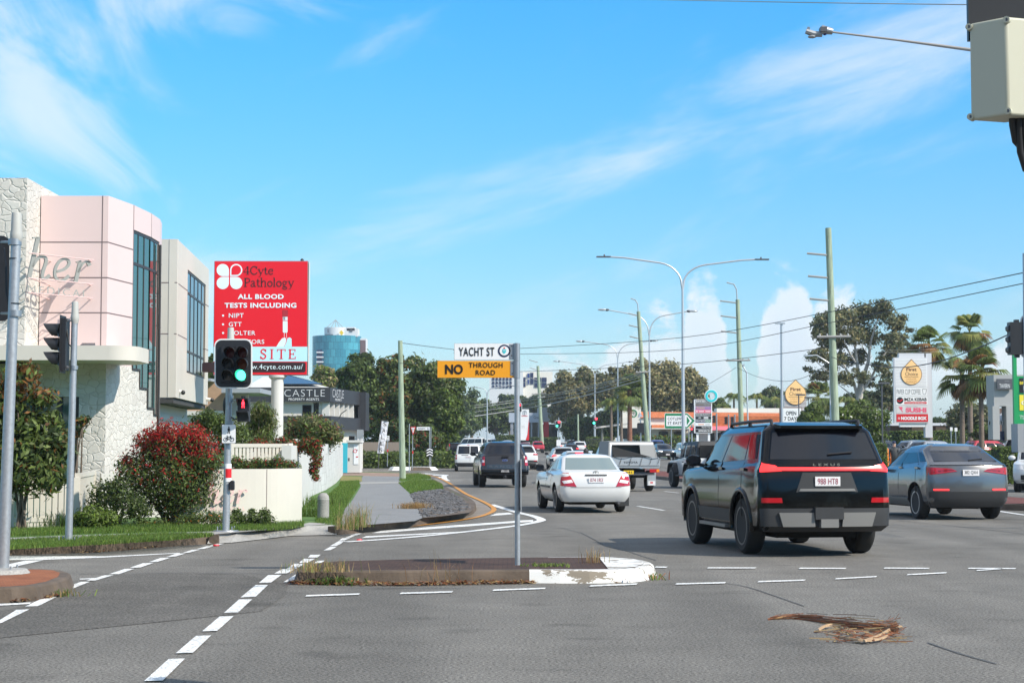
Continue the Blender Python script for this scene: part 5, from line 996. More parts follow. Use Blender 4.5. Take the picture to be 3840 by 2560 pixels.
# ---- curved white garden wall with pink lettering, slatted fences and the wall along the footpath
gw = thing('garden_wall', 'curved white garden wall with pink raised lettering behind the signal pole', 'wall', (-5, 33, .15))
gp = crv([at(640, 1900, 32.2).xy, at(760, 1900, 32.3).xy, at(900, 1900, 32.55).xy, at(1040, 1900, 33.0).xy, at(1132, 1900, 33.7).xy], 5); m = MB()
for i in range(len(gp) - 1): wall(m, gp[i].xy, gp[i + 1].xy, .12, 1.17, 'offwhite', .2)
pj = at(1000, 1900, 32.85); m.box(pj.x - .006, pj.x + .006, 32.83, 33.0, .15, 1.165, 'joint'); m.build('wall', gw, 30)
m = MB(); a, b = at(775, 1888, 32.28), at(928, 1885, 32.58); her(m, (a.x, a.y - .04, a.z), Vector((b.x - a.x, b.y - a.y, 0)) / 2.53, (0, 0, .26), (0, -.03, 0), 'rail_pink'); m.build('lettering', gw); m = MB(); a, b = at(790, 1914, 32.29), at(922, 1914, 32.57); m.text('MEDICAL', (a.x, a.y - .03, a.z), (b.x - a.x, b.y - a.y, 0), (0, 0, .07), 'rail_pink', .01, 1.3); m.build('lettering', gw)
def picket(name, label, p, q, z0, z1, n, w, m='offwhite', solid=False):
    f = thing(name, label, 'fence', ((p[0] + q[0]) / 2, (p[1] + q[1]) / 2, z0)); p, q = Vector((*p, 0)), Vector((*q, 0)); ang = math.atan2(q.y - p.y, q.x - p.x); L = (q - p).length
    mb = MB()
    for i in range(n): c = p + (q - p) * ((i + .5) / n); mb.obox((c.x, c.y, (z0 + z1) / 2), (w, .03, z1 - z0 - .1), ang, m)
    mb.build('picket_panel', f)
    for z in (z0 + .18, z1 - .04): mb = MB(); c = (p + q) / 2; mb.obox((c.x, c.y, z), (L, .06, .08), ang, m); mb.build('rail', f)
    for c in (p, q): mb = MB(); mb.obox((c.x, c.y, (z0 + z1) / 2), (.1, .1, z1 - z0 + .02), ang, m); mb.build('post', f)
picket('picket_fence', 'white picket fence along the verge under the broad-leaved shrub', at(-60, 1900, 31.0).xy, at(285, 1900, 31.6).xy, .1, 1.02, 15, .09)
picket('picket_fence', 'white picket fence running back beside the stone wall', at(290, 1900, 31.7).xy, at(350, 1900, 35.5).xy, .15, 1.1, 22, .09)
m = MB(); wall(m, at(380, 1800, 35.4).xy, at(760, 1800, 36.2).xy, .15, 1.05, 'wall_white'); tag(m.build('low_wall'), 'plain low white wall behind the red-leaved bush', 'wall')
picket('slatted_fence', 'white slatted fence above the curved garden wall', at(866, 1700, 38).xy, at(1088, 1700, 38.5).xy, .95, 1.66, 16, .06)
m = MB(); pw = [at(1092, 1700, 37), at(1130, 1700, 41), at(1165, 1700, 46)]
for i in range(2): wall(m, pw[i].xy, pw[i + 1].xy, .15, [1.62, 1.78][i], 'wall_white', .2)
tag(m.build('side_wall'), 'ribbed white side wall beside the lawn bollard', 'wall')
m = MB(); pw = [at(1155, 1700, 50), at(1225, 1700, 60), at(1262, 1700, 72), at(1286, 1700, 92)]
for i in range(3): wall(m, pw[i].xy, pw[i + 1].xy, .15, 1.66 + .05 * i, 'block_white', .25)
tag(m.build('block_wall'), 'white painted block wall running along the footpath', 'wall')
m = MB(); m.sbox(1281, 1660, 1303, 1772, 98, .1, 'turquoise'); tag(m.build('gate'), 'turquoise slatted gate between the block wall and the white pillar', 'gate')
m = MB(); m.sbox(1302, 1658, 1350, 1771, 99, 1.6, 'wall_white'); m.sbox(1299, 1650, 1353, 1658, 98.8, 2, 'wall_white'); m.sbox(1306, 1716, 1311, 1727, 98.98, .02, 'steel_dark'); m.sbox(1326, 1668, 1344, 1740, 98.97, .02, 'sign_white'); m.scirc(1332, 1690, 7, 98.96, .01, 'sign_red', ri=5); m.sbox(1337, 1684, 1342, 1688, 98.96, .01, 'grey_back'); m.sbox(1335, 1710, 1343, 1714, 98.96, .01, 'sign_red'); tag(m.build('gate_pillar'), 'white gate pillar with a small notice by the turquoise gate', 'pillar')
m = MB()
pf = base(1345, 132); m.sbox(1345, 1657, 1500, 1695, 132, .1, 'paling')
tag(m.build('paling_fence'), 'weathered timber paling fence behind the tall white flags', 'fence')
m = MB(); m.sbox(1350, 1694, 1560, 1724, 131, .3, 'fascia_dark'); tag(m.build('retaining_wall'), 'low black retaining wall under the timber paling fence', 'wall')

# ---- billboard
bb = thing('billboard', 'large red pathology billboard on a thick white column', 'billboard', base(1040, 48, .15))
Z3 = lambda x, y: (750 + x / 2.614, 900 + y / 2.614)
m = MB(); m.sbox(799, 978, 1155, 1406, 48, .28, 'grey_back'); m.sbox(1155, 982, 1158.5, 1404, 48.02, .24, 'wall_white'); cab = m.build('cabinet', bb)
d = 47.99; m = MB(); m.sbox(801, 980, 1153.5, 1404, d, .012, 'screen_red'); m.sbox(801, 1299.5, 1153.5, 1355, d - .003, .003, 'screen_blue')
def rrect(mb, x0, y0, x1, y1, r, d, dep, mt, n=5):
    P = []
    for cx, cy, a0 in ((x1 - r, y0 + r, -90), (x1 - r, y1 - r, 0), (x0 + r, y1 - r, 90), (x0 + r, y0 + r, 180)):
        P += [(cx + r * math.cos(R(a0 + 90 * k / n)), cy + r * math.sin(R(a0 + 90 * k / n))) for k in range(n + 1)]
    return mb.spoly(P, d, dep, mt)
rrect(m, *Z3(20, 1197), *Z3(1035, 1296), 8, d - .004, .004, 'screen_dark')
def petal(cx, cy, r, qx, qy, mt, dd):
    P = []
    for k in range(33):
        a = 2 * math.pi * k / 32; x, y = math.cos(a), math.sin(a)
        if x * qx > 0 and y * qy > 0: s = max(abs(x), abs(y)); x, y = x / s, y / s
        P.append(Z3(cx + r * x, cy + r * y))
    m.spoly(P, dd, .003, mt)
for cx, cy, qx, qy in ((223, 294, 1, 1), (355, 294, -1, 1), (223, 421, 1, -1), (355, 421, -1, -1)): petal(cx, cy, 60, qx, qy, 'screen_white', d - .004)
petal(355, 294, 47, -1, 1, 'screen_red', d - .007)
serif(m, '4Cyte', Z3(425, 0)[0], Z3(722, 0)[0], Z3(0, 338)[1], 78 / 2.614, d - .002, 'screen_dark'); serif(m, 'Pathology', Z3(430, 0)[0], Z3(922, 0)[0], Z3(0, 458)[1], 84 / 2.614, d - .002, 'screen_dark')
serif(m, 'SITE', Z3(588, 0)[0], Z3(945, 0)[0], Z3(0, 1164)[1], 94 / 2.614, d - .004, 'screen_red', .16); serif(m, 'ON', Z3(250, 0)[0], Z3(480, 0)[0], Z3(0, 1164)[1], 94 / 2.614, d - .004, 'screen_red', .16)
for t, x0, y0, x1, y1, bo in (('ALL BLOOD', 370, 530, 820, 578, .03), ('TESTS INCLUDING', 240, 615, 945, 664, .03), ('NIPT', 282, 717, 428, 760, .008), ('GTT', 282, 803, 408, 846, .008), ('HOLTER', 282, 889, 543, 931, .008), ('MONITORS', 282, 975, 630, 1017, .008), ('www.4cyte.com.au/', 400, 1216, 1008, 1279, .0)):
    m.stext(t, *Z3(x0, y0), *Z3(x1, y1), d - .005, 'screen_white', bold=bo, space=1.08)
for y in (740, 826, 910, 997): m.scirc(*Z3(226, y), 4, d - .005, .004, 'screen_white', 12)
m.spoly([Z3(a, b) for a, b in ((812, 745), (858, 745), (858, 900), (850, 908), (820, 908), (812, 900))], d - .004, .003, 'screen_white'); m.sbox(*Z3(808, 684), *Z3(862, 752), d - .007, .003, 'indicator_glow' if False else 'lens_red'); m.sbox(*Z3(812, 786), *Z3(858, 792), d - .007, .003, 'screen_red'); m.sbox(*Z3(816, 754), *Z3(836, 782), d - .007, .003, 'grey_back')
for x in (826, 848): m.sbox(*Z3(x - 2, 905), *Z3(x + 2, 960), d - .004, .003, 'screen_white')
m.spoly([Z3(a, b) for a, b in ((748, 1045), (775, 1000), (805, 962), (835, 955), (846, 975), (838, 1010), (822, 1045))], d - .004, .003, 'screen_white'); m.spoly([Z3(a, b) for a, b in ((826, 1045), (845, 1005), (858, 960), (880, 953), (897, 965), (900, 1045))], d - .006, .003, 'screen_blue')
m.build('screen', cab)
m = MB(); a = base(1040, 48.15); m.lathe((a.x, a.y, 0), [(.17, .1), (.17, at(1040, 1406, 48).z - .12), (.24, at(1040, 1406, 48).z - .06), (.24, at(1040, 1406, 48).z)], 'wall_white', 20); m.build('column', bb, 40)
m = MB(); a = at(1133, 976, 48.1); m.ball(a, .05, 'sign_black', 8, 6); m.build('light_sensor', bb, 50)

# ---- traffic signals
def lens(par, c, r, m, hood=True, ax=(0, -1, 0)):
    ax = Vector(ax); b = MB(); s = ax.orthogonal().normalized(); t = ax.cross(s); c = Vector(c)
    b.add([c + ax * .01 + (s * math.cos(2 * math.pi * k / 20) + t * math.sin(2 * math.pi * k / 20)) * r for k in range(20)] + [c + ax * .03], [(k, (k + 1) % 20, 20) for k in range(20)], m); o = b.build('lamp', par)
    if hood:
        b = MB(); up = Vector((0, 0, 1)); sd = ax.cross(up); P = []
        for k in range(17):
            a = math.pi * (k / 16) * 1.5 - math.pi * .25; q = sd * math.cos(a) * (r * 1.1) + up * math.sin(a) * (r * 1.1); P.append((q, .07 + .17 * max(0, math.sin(a) * .5 + .5)))
        v = [c + q for q, l in P] + [c + q + ax * l for q, l in P] + [c + q * .95 for q, l in P] + [c + q * .95 + ax * l for q, l in P]; f = []
        for k in range(16): f += [(k, k + 1, 17 + k + 1, 17 + k), (34 + k, 51 + k, 51 + k + 1, 34 + k + 1), (17 + k, 17 + k + 1, 51 + k + 1, 51 + k)]
        b.add(v, f, 'lantern'); b.build('hood', o)
    return o
def round_pole(par, x0, y0, x1, y1, d, r0, r1, m='galv_mottled', z=.15, plate=True, nm='pole'):
    a = base(x0, d, z); b = at(x1, y1, d); mb = MB(); mb.tube([(a.x, d, a.z), (b.x, d, b.z)], [r0, r1], m, 16)
    if plate:
        mb.lathe((a.x, d, a.z), [(r0 + .16, 0), (r0 + .15, .02), (r0 + .02, .025)], 'galv', 4 if plate == 4 else 12)
        for k in range(4): q = k * math.pi / 2 + .78; mb.tube([(a.x + math.cos(q) * (r0 + .11), d + math.sin(q) * (r0 + .11), a.z), (a.x + math.cos(q) * (r0 + .11), d + math.sin(q) * (r0 + .11), a.z + .09)], .012, 'galv', 6)
    return mb.build(nm, par, 40)
def cap(par, x, y0, y1, d, r):
    a, b = at(x, y1, d), at(x, y0, d); mb = MB(); mb.lathe((a.x, d, a.z), [(r * .9, -.06), (r * 1.05, -.02), (r * 1.15, 0), (r * 1.12, .05), (r * .98, (b.z - a.z) * .35), (r * .9, b.z - a.z - .02), (r * .8, b.z - a.z)], 'grey_plastic', 16); mb.build('pole_cap', par, 40)
# front: pole with six-aspect lantern
s3 = thing('traffic_signal', 'signal pole with white-edged six-lamp lantern showing green beside the red-leaved bush', 'traffic light', base(852, 29.7, .15))
round_pole(s3, 852, 1990, 863, 1270, 29.7, .063, .055); cap(s3, 865, 1228, 1285, 29.6, .06)
m = MB(); rrect(m, 804, 1270, 946, 1456, 26, 29.42, .02, 'white_paint'); rrect(m, 809, 1275, 941, 1451, 22, 29.412, .008, 'lantern'); bd = m.build('target_board', s3)
m = MB(); m.sbox(828, 1296, 880, 1432, 29.36, .05, 'lantern'); m.sbox(881, 1296, 930, 1432, 29.36, .05, 'lantern'); m.build('lantern_housing', bd)
for (x, y), mt in {(865, 1322): 'lamp_maroon', (911, 1322): 'lamp_maroon', (857, 1363): 'lamp_dark', (911, 1364): 'lamp_amber', (856, 1408): 'lamp_dark', (906, 1407): 'lamp_green'}.items(): lens(s3, at(x, y, 29.35), .085, mt)
m = MB(); m.sbox(890, 1492, 934, 1580, 29.5, .16, 'lantern'); m.sbox(904, 1484, 920, 1492, 29.55, .08, 'lantern'); pl = m.build('pedestrian_lantern', s3)
def walker(mb, cx, y0, s, d, m):
    f = lambda *p: [(cx + a * s, y0 + b * s) for a, b in p]
    mb.scirc(cx, y0 + 3 * s, 2.6 * s, d, .004, m, 14); mb.spoly(f((-3.4, 6.5), (3.4, 6.5), (3, 16), (-3, 16)), d, .004, m); mb.spoly(f((-3.4, 6.5), (-5.4, 15), (-4, 15.5), (-2.5, 9)), d, .004, m); mb.spoly(f((3.4, 6.5), (5.4, 15), (4, 15.5), (2.5, 9)), d, .004, m); mb.spoly(f((-3, 15.8), (-.3, 15.8), (-2.5, 27), (-5, 27)), d, .004, m); mb.spoly(f((3, 15.8), (.3, 15.8), (2.5, 27), (5, 27)), d, .004, m)
m = MB(); walker(m, 911.5, 1498, 1.13, 29.49, 'lamp_red'); m.build('red_man', pl)
m = MB(); m.sbox(894, 1545, 930, 1576, 29.495, .004, 'lamp_dark'); m.build('dark_lamp', pl)
for y in (1493, 1541):
    m = MB(); a, b = at(891, y, 29.5), at(933, y + 4, 29.5); m.box(a.x, b.x, 29.32, 29.5, b.z, a.z, 'lantern'); c = at(891, y + 28, 29.5)
    for x in (a.x, b.x): m.add([(x - .004, 29.5, a.z), (x - .004, 29.32, a.z), (x - .004, 29.5, c.z), (x + .004, 29.5, a.z), (x + .004, 29.32, a.z), (x + .004, 29.5, c.z)], [(0, 1, 2), (3, 4, 5), (0, 1, 4, 3), (1, 2, 5, 4)], 'lantern')
    m.build('hood', pl)
m = MB(); a, b = at(866, 1500, 29.7), at(893, 1568, 29.6); m.tube([a, at(880, 1502, 29.65), at(895, 1500, 29.6)], .02, 'galv', 6); m.tube([at(866, 1562, 29.7), at(880, 1572, 29.65), b], .014, 'sign_black', 6); m.ball(at(846, 1520, 29.72), (.05, .05, .16), 'sign_black', 8, 6)
for y in (1488, 1504, 1584): m.lathe((at(860, y, 29.7).x, 29.7, at(860, y, 29.7).z), [(.07, -.03), (.07, .03)], 'galv', 14)
m.build('bracket', s3, 40)
m = MB(); rrect(m, 831, 1590, 885, 1662, 5, 29.58, .006, 'sign_black'); rrect(m, 832.5, 1591.5, 883.5, 1660.5, 4, 29.574, .005, 'sign_white'); dd = 29.568
walker(m, 858, 1598, .98, dd, 'sign_black'); m.scirc(846, 1647, 8, dd, .004, 'sign_black', 18, 6.3); m.scirc(870, 1647, 8, dd, .004, 'sign_black', 18, 6.3); m.sline([(846, 1647), (852, 1637), (866, 1637), (870, 1647)], 1.5, dd, 'sign_black'); m.sline([(852, 1637), (858, 1647), (866, 1637), (864, 1633), (868, 1633)], 1.5, dd, 'sign_black'); m.sline([(846, 1647), (858, 1647)], 1.5, dd, 'sign_black'); m.sline([(850, 1633), (855, 1633)], 1.8, dd, 'sign_black')
sgn = m.build('shared_path_sign', s3)
for y0, y1, mt in ((1738, 1756, 'sign_white'), (1756, 1791, 'sign_red'), (1791, 1805, 'sign_white')):
    m = MB(); a, b = at(854, y1, 29.7), at(855, y0, 29.7); m.lathe((a.x, 29.7, a.z), [(.0648, 0), (.0648, b.z - a.z)], mt, 16); m.build('reflective_band', s3, 40)
m = MB(); rrect(m, 862, 1801, 877, 1838, 6, 29.6, .1, 'lantern'); m.build('push_button', s3)
# left pole on the island, lantern seen edge-on
s1 = thing('traffic_signal', 'tall signal pole on the brick island with black lantern at the picture edge', 'traffic light', base(22, 19.7, .15))
round_pole(s1, 22, 2150, 60, 905, 19.7, .068, .056, plate=4); cap(s1, 61, 798, 893, 19.7, .062)
m = MB(); m.lathe((base(10, 19.7).x, 19.7, .155), [(.34, 0), (.30, .045), (.1, .06)], 'concrete', 14); m.build('footing', s1)
m = MB(); rrect(m, -75, 884, 34, 1204, 26, 19.95, .015, 'lantern'); m.build('target_board', s1)
m = MB(); m.sbox(-60, 925, 14, 1170, 19.97, .2, 'lantern'); m.tube([at(14, 930, 19.9), at(22, 1000, 19.8), at(24, 1100, 19.78), at(38, 1160, 19.75)], .014, 'sign_black', 6); m.build('lantern_housing', s1)
m = MB()
for y in (908, 1175): a = at(56, y, 19.7); m.lathe((a.x, 19.7, a.z), [(.075, -.035), (.075, .035)], 'galv', 14); m.tube([a, at(5, y, 19.9)], .018, 'galv', 6)
for y in (970, 1138): a = at(54, y, 19.7); m.lathe((a.x, 19.7, a.z), [(.062, -.006), (.062, .006)], 'sign_black', 14)
m.build('bracket', s1, 40)
s2 = thing('traffic_signal', 'shorter signal pole on the grass whose black lantern faces left', 'traffic light', base(266, 26.2, .15))
round_pole(s2, 266, 2030, 280, 1200, 26.2, .055, .048, plate=4); cap(s2, 281, 1131, 1198, 26.2, .055)
m = MB(); m.sbox(224, 1192, 247, 1388, 26.1, .25, 'lantern'); m.sbox(221, 1180, 226, 1396, 26.05, .36, 'lantern'); m.build('lantern_housing', s2)
for y in (1240, 1293, 1346): lens(s2, at(223, y, 26.2), .1, 'lamp_dark', True, (-1, 0, 0))
m = MB(); a = at(278, 1378, 26.2); m.lathe((a.x, 26.2, a.z), [(.06, -.03), (.06, .03)], 'galv', 14); m.tube([a, at(245, 1376, 26.2)], .02, 'galv', 6); m.tube([at(270, 1203, 26.2), at(240, 1200, 26.2)], .014, 'galv', 6); m.tube([at(248, 1220, 26.2), at(258, 1290, 26.15), at(268, 1300, 26.18)], .012, 'sign_black', 6); m.build('bracket', s2, 40)

# ---- street name post on the island
yp = thing('street_name_post', 'galvanised street name post on the median with white and yellow blades', 'street sign', base(1940, 21.1, .15))
m = MB(); a, b = base(1941, 21.1, .15), at(1938, 1288, 21.1); m.tube([(a.x, 21.1, .15), (b.x, 21.1, b.z - .01)], .032, 'galv_mottled', 16); m.build('pole', yp, 40)
m = MB(); b1, b2 = at(1938, 1418, 21.1), at(1938, 1286, 21.1); m.lathe((b.x, 21.1, b1.z), [(.040, 0), (.040, .2), (.036, .2), (.036, .215), (.040, .215), (.040, b2.z - b1.z - .004), (.02, b2.z - b1.z)], 'galv', 16); m.build('clamp', yp, 40)
dd = 21.1
m = MB(); m.sbox(1703, 1287, 1927, 1349, dd, .012, 'grey_back'); m.sbox(1704, 1288, 1926, 1348, dd - .006, .006, 'sign_white'); m.sbox(1910, 1290, 1932, 1348, dd - .01, .03, 'galv'); m.stext('YACHT ST', 1720, 1302, 1854, 1335, dd - .007, 'sign_black', bold=.018, space=1.12)
m.scirc(1891, 1315, 23.5, dd - .010, .003, 'navy'); m.scirc(1891, 1315, 17.5, dd - .013, .003, 'sign_white'); m.spoly([(1884, 1309), (1898, 1309), (1898, 1319), (1891, 1326), (1884, 1319)], dd - .016, .003, 'teal'); m.scirc(1891, 1305, 3, dd - .016, .003, 'sign_red', 10); m.sbox(1886, 1313, 1896, 1315, dd - .019, .003, 'sign_white')
for y in (1297, 1333): m.scirc(1919, y, 3, dd - .012, .003, 'steel_dark', 10)
m.build('white_blade', yp)
m = MB(); m.sbox(1640, 1352, 1930, 1416, dd - .004, .012, 'grey_back'); m.sbox(1640.5, 1352.5, 1929, 1415.5, dd - .010, .006, 'sign_yellow'); m.sbox(1914, 1353, 1932, 1408, dd - .014, .03, 'galv'); m.stext('NO', 1669, 1366, 1736, 1403, dd - .011, 'sign_black', bold=.035); m.stext('THROUGH', 1758, 1359, 1885, 1378, dd - .011, 'sign_black', bold=.012, space=1.1); m.stext('ROAD', 1784, 1387, 1857, 1406, dd - .011, 'sign_black', bold=.012, space=1.1)
for y in (1362, 1400): m.scirc(1921, y, 3, dd - .016, .003, 'steel_dark', 10)
m.build('yellow_blade', yp)
m = MB(); a, b = at(1952, 1915, 21.1), at(1956, 1722, 21.1); m.box(a.x, b.x, 20.95, 21.5, a.z, b.z, 'grey_back')
for y in (1742, 1906): c = at(1941, y, 21.1); m.lathe((c.x, 21.1, c.z), [(.038, -.015), (.038, .015)], 'galv', 14)
m.build('edge_on_sign', yp)

# ---- bollard, timber pole, flags and the small signs at the next corner
p_ = gnd(1212, 1950, .15); m = MB(); m.lathe((p_.x, p_.y, .13), [(.085, 0), (.11, .07), (.115, .075), (.115, .42), (.118, .43), (.105, .50), (.06, .55), (0, .56)], 'concrete', 18); m.lathe((p_.x, p_.y, .13), [(.118, .43), (.118, .44)], 'grey_plastic', 18)
tag(m.build('bollard', smooth=40), 'short domed grey concrete bollard on the lawn by the white wall', 'bollard')
m = MB(); a, b = base(1511, 80, .15), at(1501, 1277, 80); m.tube([a, b], [.15, .105], 'timber_green', 14); c = at(1503, 1362, 80); m.lathe((c.x, 80, c.z), [(.117, -.01), (.117, .01)], 'sign_black', 14)
tag(m.build('timber_pole', smooth=40), 'short green-tinged timber service pole beside the footpath', 'pole')
for x0, x1, sh, d, y0, y1, lab, word in [(1424, 1456, 18, 118, 1577, 1699, 'tall white feather flag spelling out a vertical word before the timber fence', 'SALES'), (1342, 1368, 14, 122, 1575, 1699, 'white feather flag with repeated small words beside the white gate pillar', 'CASTLE'), (1272, 1298, 14, 124, 1577, 1650, 'white feather flag half hidden by the clipped bush', 'CASTLE')]:
    t = thing('feather_flag', lab, 'flag', base(x0, d, .15), 0, 'feather flags outside the agency'); m = MB(); P = []
    for j in range(9):
        v = j / 8
        for i in range(4): u = i / 3; q = at(x0 + sh * (1 - v) ** 1.0 - (sh - 2) * 0 + (x1 - x0 - 6) * u - sh * 0.9 + 6, y0 + (y1 - y0) * v + 4 * u * (1 - v), d); P.append((q.x, q.y + .06 * math.sin(v * 9 + u * 3), q.z))
    m.add(P, [(j * 4 + i, j * 4 + i + 1, (j + 1) * 4 + i + 1, (j + 1) * 4 + i) for j in range(8) for i in range(3)], 'flag_cloth')
    n_ = 5 if word == 'SALES' else 4
    for j in range(n_):
        v = (j + .5) / n_; cx = x0 + sh * (1 - v) - sh * .9 + 6 + (x1 - x0 - 6) * .5; cy = y0 + (y1 - y0) * v; hh = (y1 - y0) / n_ * .30
        if word == 'SALES': m.stext(word[j], cx - 6, cy - hh, cx + 6, cy + hh, d - .12, 'sign_black')
        else: m.stext(word, cx - 9, cy - 4, cx + 9, cy + 4, d - .12, 'sign_black')
    m.build('cloth', t); m = MB(); m.tube([base(x0 - 4, d, .15), at(x0 - 2, y1, d), at(x0 + sh * .1 + 4, y0 - 2, d), at(x1 + sh * .1 - 2, y0, d)], .025, 'steel_dark', 6); m.build('mast', t, 40)
def post_sign(name, label, cat, x, d, ytop, parts, yb=None, z=.15, r=.03, m='galv'):
    t = thing(name, label, cat, base(x, d, z)); mb = MB(); mb.tube([base(x, d, z), at(x, ytop, d)], r, m, 8); mb.build('pole', t, 40)
    for nm, f in parts: mb = MB(); f(mb, d); mb.build(nm, t)
    return t
def gv(mb, d): mb.spoly([(1539, 1600), (1559, 1600), (1549, 1631)], d - .05, .02, 'sign_red'); mb.spoly([(1542, 1602.5), (1556, 1602.5), (1549, 1624)], d - .056, .006, 'sign_white'); mb.stext('GIVE', 1544, 1605, 1554, 1609, d - .057, 'sign_black'); mb.stext('WAY', 1545.5, 1611, 1552.5, 1615, d - .057, 'sign_black')
def band(y0, y1, x): return ('reflective_band', lambda mb, d: mb.tube([at(x, y1, d), at(x, y0, d)], .045, 'sign_red', 8))
post_sign('give_way_sign', 'red and white triangular give way sign by the next side street', 'road sign', 1547.5, 116, 1612, [('sign_plate', gv), band(1690, 1700, 1547.5)])
post_sign('bare_post', 'plain galvanised sign post just right of the green timber pole', 'post', 1535.5, 104, 1588, [])
def dur(mb, d): mb.sbox(1563, 1600, 1612, 1612, d - .05, .03, 'sign_white'); mb.stext('DURHAM ST', 1567, 1603.2, 1596, 1608.8, d - .054, 'sign_black', bold=.01); mb.scirc(1604, 1606, 3.2, d - .056, .004, 'navy', 14, 2)
def chev(mb, d):
    mb.sbox(1599, 1678, 1624, 1711, d - .06, .02, 'sign_black')
    for y in (1680, 1690, 1700): mb.spoly([(1600, y + 6), (1611.5, y), (1623, y + 6), (1623, y + 10), (1611.5, y + 4), (1600, y + 10)], d - .066, .006, 'sign_white')
post_sign('street_name_post', 'white street name blade and black chevron board on the far island', 'street sign', 1611, 121.5, 1600, [('name_blade', dur), ('chevron_board', chev), ('second_pole', lambda mb, d: mb.tube([base(1616, d, .2), at(1616, 1601, d)], .03, 'galv', 8))], z=.2)
def pds(mb, d): mb.sbox(1449, 1633, 1460, 1652, d - .05, .02, 'sign_white'); walker(mb, 1455, 1634, .34, d - .056, 'sign_black'); mb.sbox(1451, 1646, 1459, 1650, d - .056, .004, 'grey_back')
post_sign('shared_path_sign', 'small white shared path sign on a banded post before the tall flag', 'road sign', 1453.5, 126, 1640, [('sign_plate', pds), band(1684, 1694, 1453.5)])
post_sign('square_sign', 'plain grey back of a square sign in front of the second flag', 'road sign', 1350, 103, 1612, [('sign_plate', lambda mb, d: rrect(mb, 1338, 1610, 1363, 1645, 3, d - .04, .02, 'grey_back'))])
post_sign('banded_post', 'white post with red band at the path bend beyond the side street', 'post', 1685, 165, 1642, [band(1664, 1673, 1685)])
m = MB(); a = base(1712, 150, .15); m.lathe(a, [(.2, 0), (.2, .03), (.13, .04), (.04, .6), (0, .62)], 'lens_amber', 12); tag(m.build('traffic_cone', smooth=40), 'orange traffic cone on the far footpath', 'traffic cone')
# ================================================================ RIGHT SIDE: light columns, power poles, wires, shop signs, shops, far buildings
mat('pole_silver', (.50, .52, .55), .4, .5); mat('wire', (.03, .03, .032), .6); mat('wire_grey', (.30, .30, .29), .6); mat('arm_grey', (.30, .29, .28), .7)
brick_mat('orange_tile', (.62, .20, .075), (.52, .15, .055), (.38, .11, .05), 2.2, .5, .3, .03, .8, (R(90), 0, 0), .8)
mat('render_white', (.72, .68, .61), .7, var=.03, vs=.5); mat('render_grey', (.36, .36, .35), .7); mat('awning_pink', (.70, .16, .20), .6); mat('glass_dark', (.012, .014, .016), .08, 0, .8); mat('louvre', (.62, .60, .60), .5)
mat('orange_drop', (.92, .58, .25), .4); mat('brown_ink', (.14, .05, .025), .5); mat('orange_ink', (.55, .28, .10), .5); mat('panel_grey', (.58, .58, .60), .5); mat('purple_sign', (.32, .18, .38), .5); mat('taupe_sign', (.16, .14, .13), .5); mat('gold_ink', (.70, .42, .15), .5)
mat('dealer_blue', (.40, .45, .54), .5); mat('dealer_red', (.45, .02, .03), .5); mat('metal_grey', (.33, .34, .37), .5, .4); mat('box_beige', (.50, .49, .38), .5); mat('hose', (.02, .02, .022), .5); mat('fuel_green', (.012, .30, .09), .4); mat('fuel_yellow', (.80, .66, .05), .4); mat('wood_brown', (.16, .10, .08), .8)
brick_mat('tower_glass', (.03, .20, .28), (.07, .33, .42), (.015, .09, .13), 1, 1.7, 2.6, .05, .06, (R(90), 0, 0), .05)
mat('tower_white', (.62, .63, .64), .6); mat('tower_brown', (.15, .09, .09), .5); mat('yellow_diamond', (.75, .52, .03), .5)

def lamp_column(name, label, x, d, ytop, arms, ybend=None, r=(.11, .06), z=.15, group='double-armed light columns along the median', heads='flat'):
    t = thing(name, label, 'street light', base(x, d, z), 0, group); a = base(x, d, z); b = at(x, ytop, d)
    m = MB(); m.tube([a, (a.x, d, b.z)], list(r), 'pole_silver', 12); m.build('pole', t, 40)
    for ex, ey in arms:
        e = at(ex, ey, d); s = 1 if e.x > a.x else -1; L = abs(e.x - a.x); H = e.z - b.z; e.x = a.x + s * L
        P = [Vector((a.x, d, b.z - .3)), Vector((a.x + s * .05, d, b.z))]
        for k in range(1, 8): q = k / 7 * math.pi / 2 * .88; P.append(Vector((a.x + s * (.05 + L * .36 * (1 - math.cos(q))), d, b.z + H * .80 * math.sin(q))))
        P.append(Vector((a.x + s * L * .8, d, b.z + H * .97))); 
        if heads == 'flat': P.append(Vector((e.x, d, e.z)))
        m = MB(); m.tube(P, [r[1]] * 3 + [r[1] * .75] * (len(P) - 3), 'pole_silver', 8); ar = m.build('arm', t, 40)
        m = MB(); q = P[-1]
        if heads == 'flat': m.obox((q.x + s * .35, d, q.z), (.85, .30, .07), 0, 'steel_dark'); m.ball((q.x + s * .3, d, q.z + .09), (.05, .05, .07), 'steel_dark', 8, 6)
        else: m.tube([q, (e.x - s * .55, d, e.z)], r[1] * .7, 'pole_silver', 6); m.ball((e.x - s * .15, d, e.z), (.42, .17, .10), 'pole_silver', 10, 6); m.ball((e.x - s * .55, d, e.z - .02), (.2, .14, .11), 'steel_dark', 10, 6)
        m.build('lamp_head', ar, 50)
lamp_column('light_column', 'tallest silver double-armed light column with thin flat lamp heads, before the tiled shops', 2562, 104, 1068, [(2285, 963), (2835, 973)], r=(.125, .065))
lamp_column('light_column', 'second silver light column with drooping left arm, behind the tallest one', 2436, 152, 1248, [(2253, 1161), (2606, 1166)], heads='cobra')
lamp_column('light_column', 'third silver double-armed light column, left of the leaning timber pole', 2317, 192, 1338, [(2168, 1279), (2459, 1277)], heads='cobra')
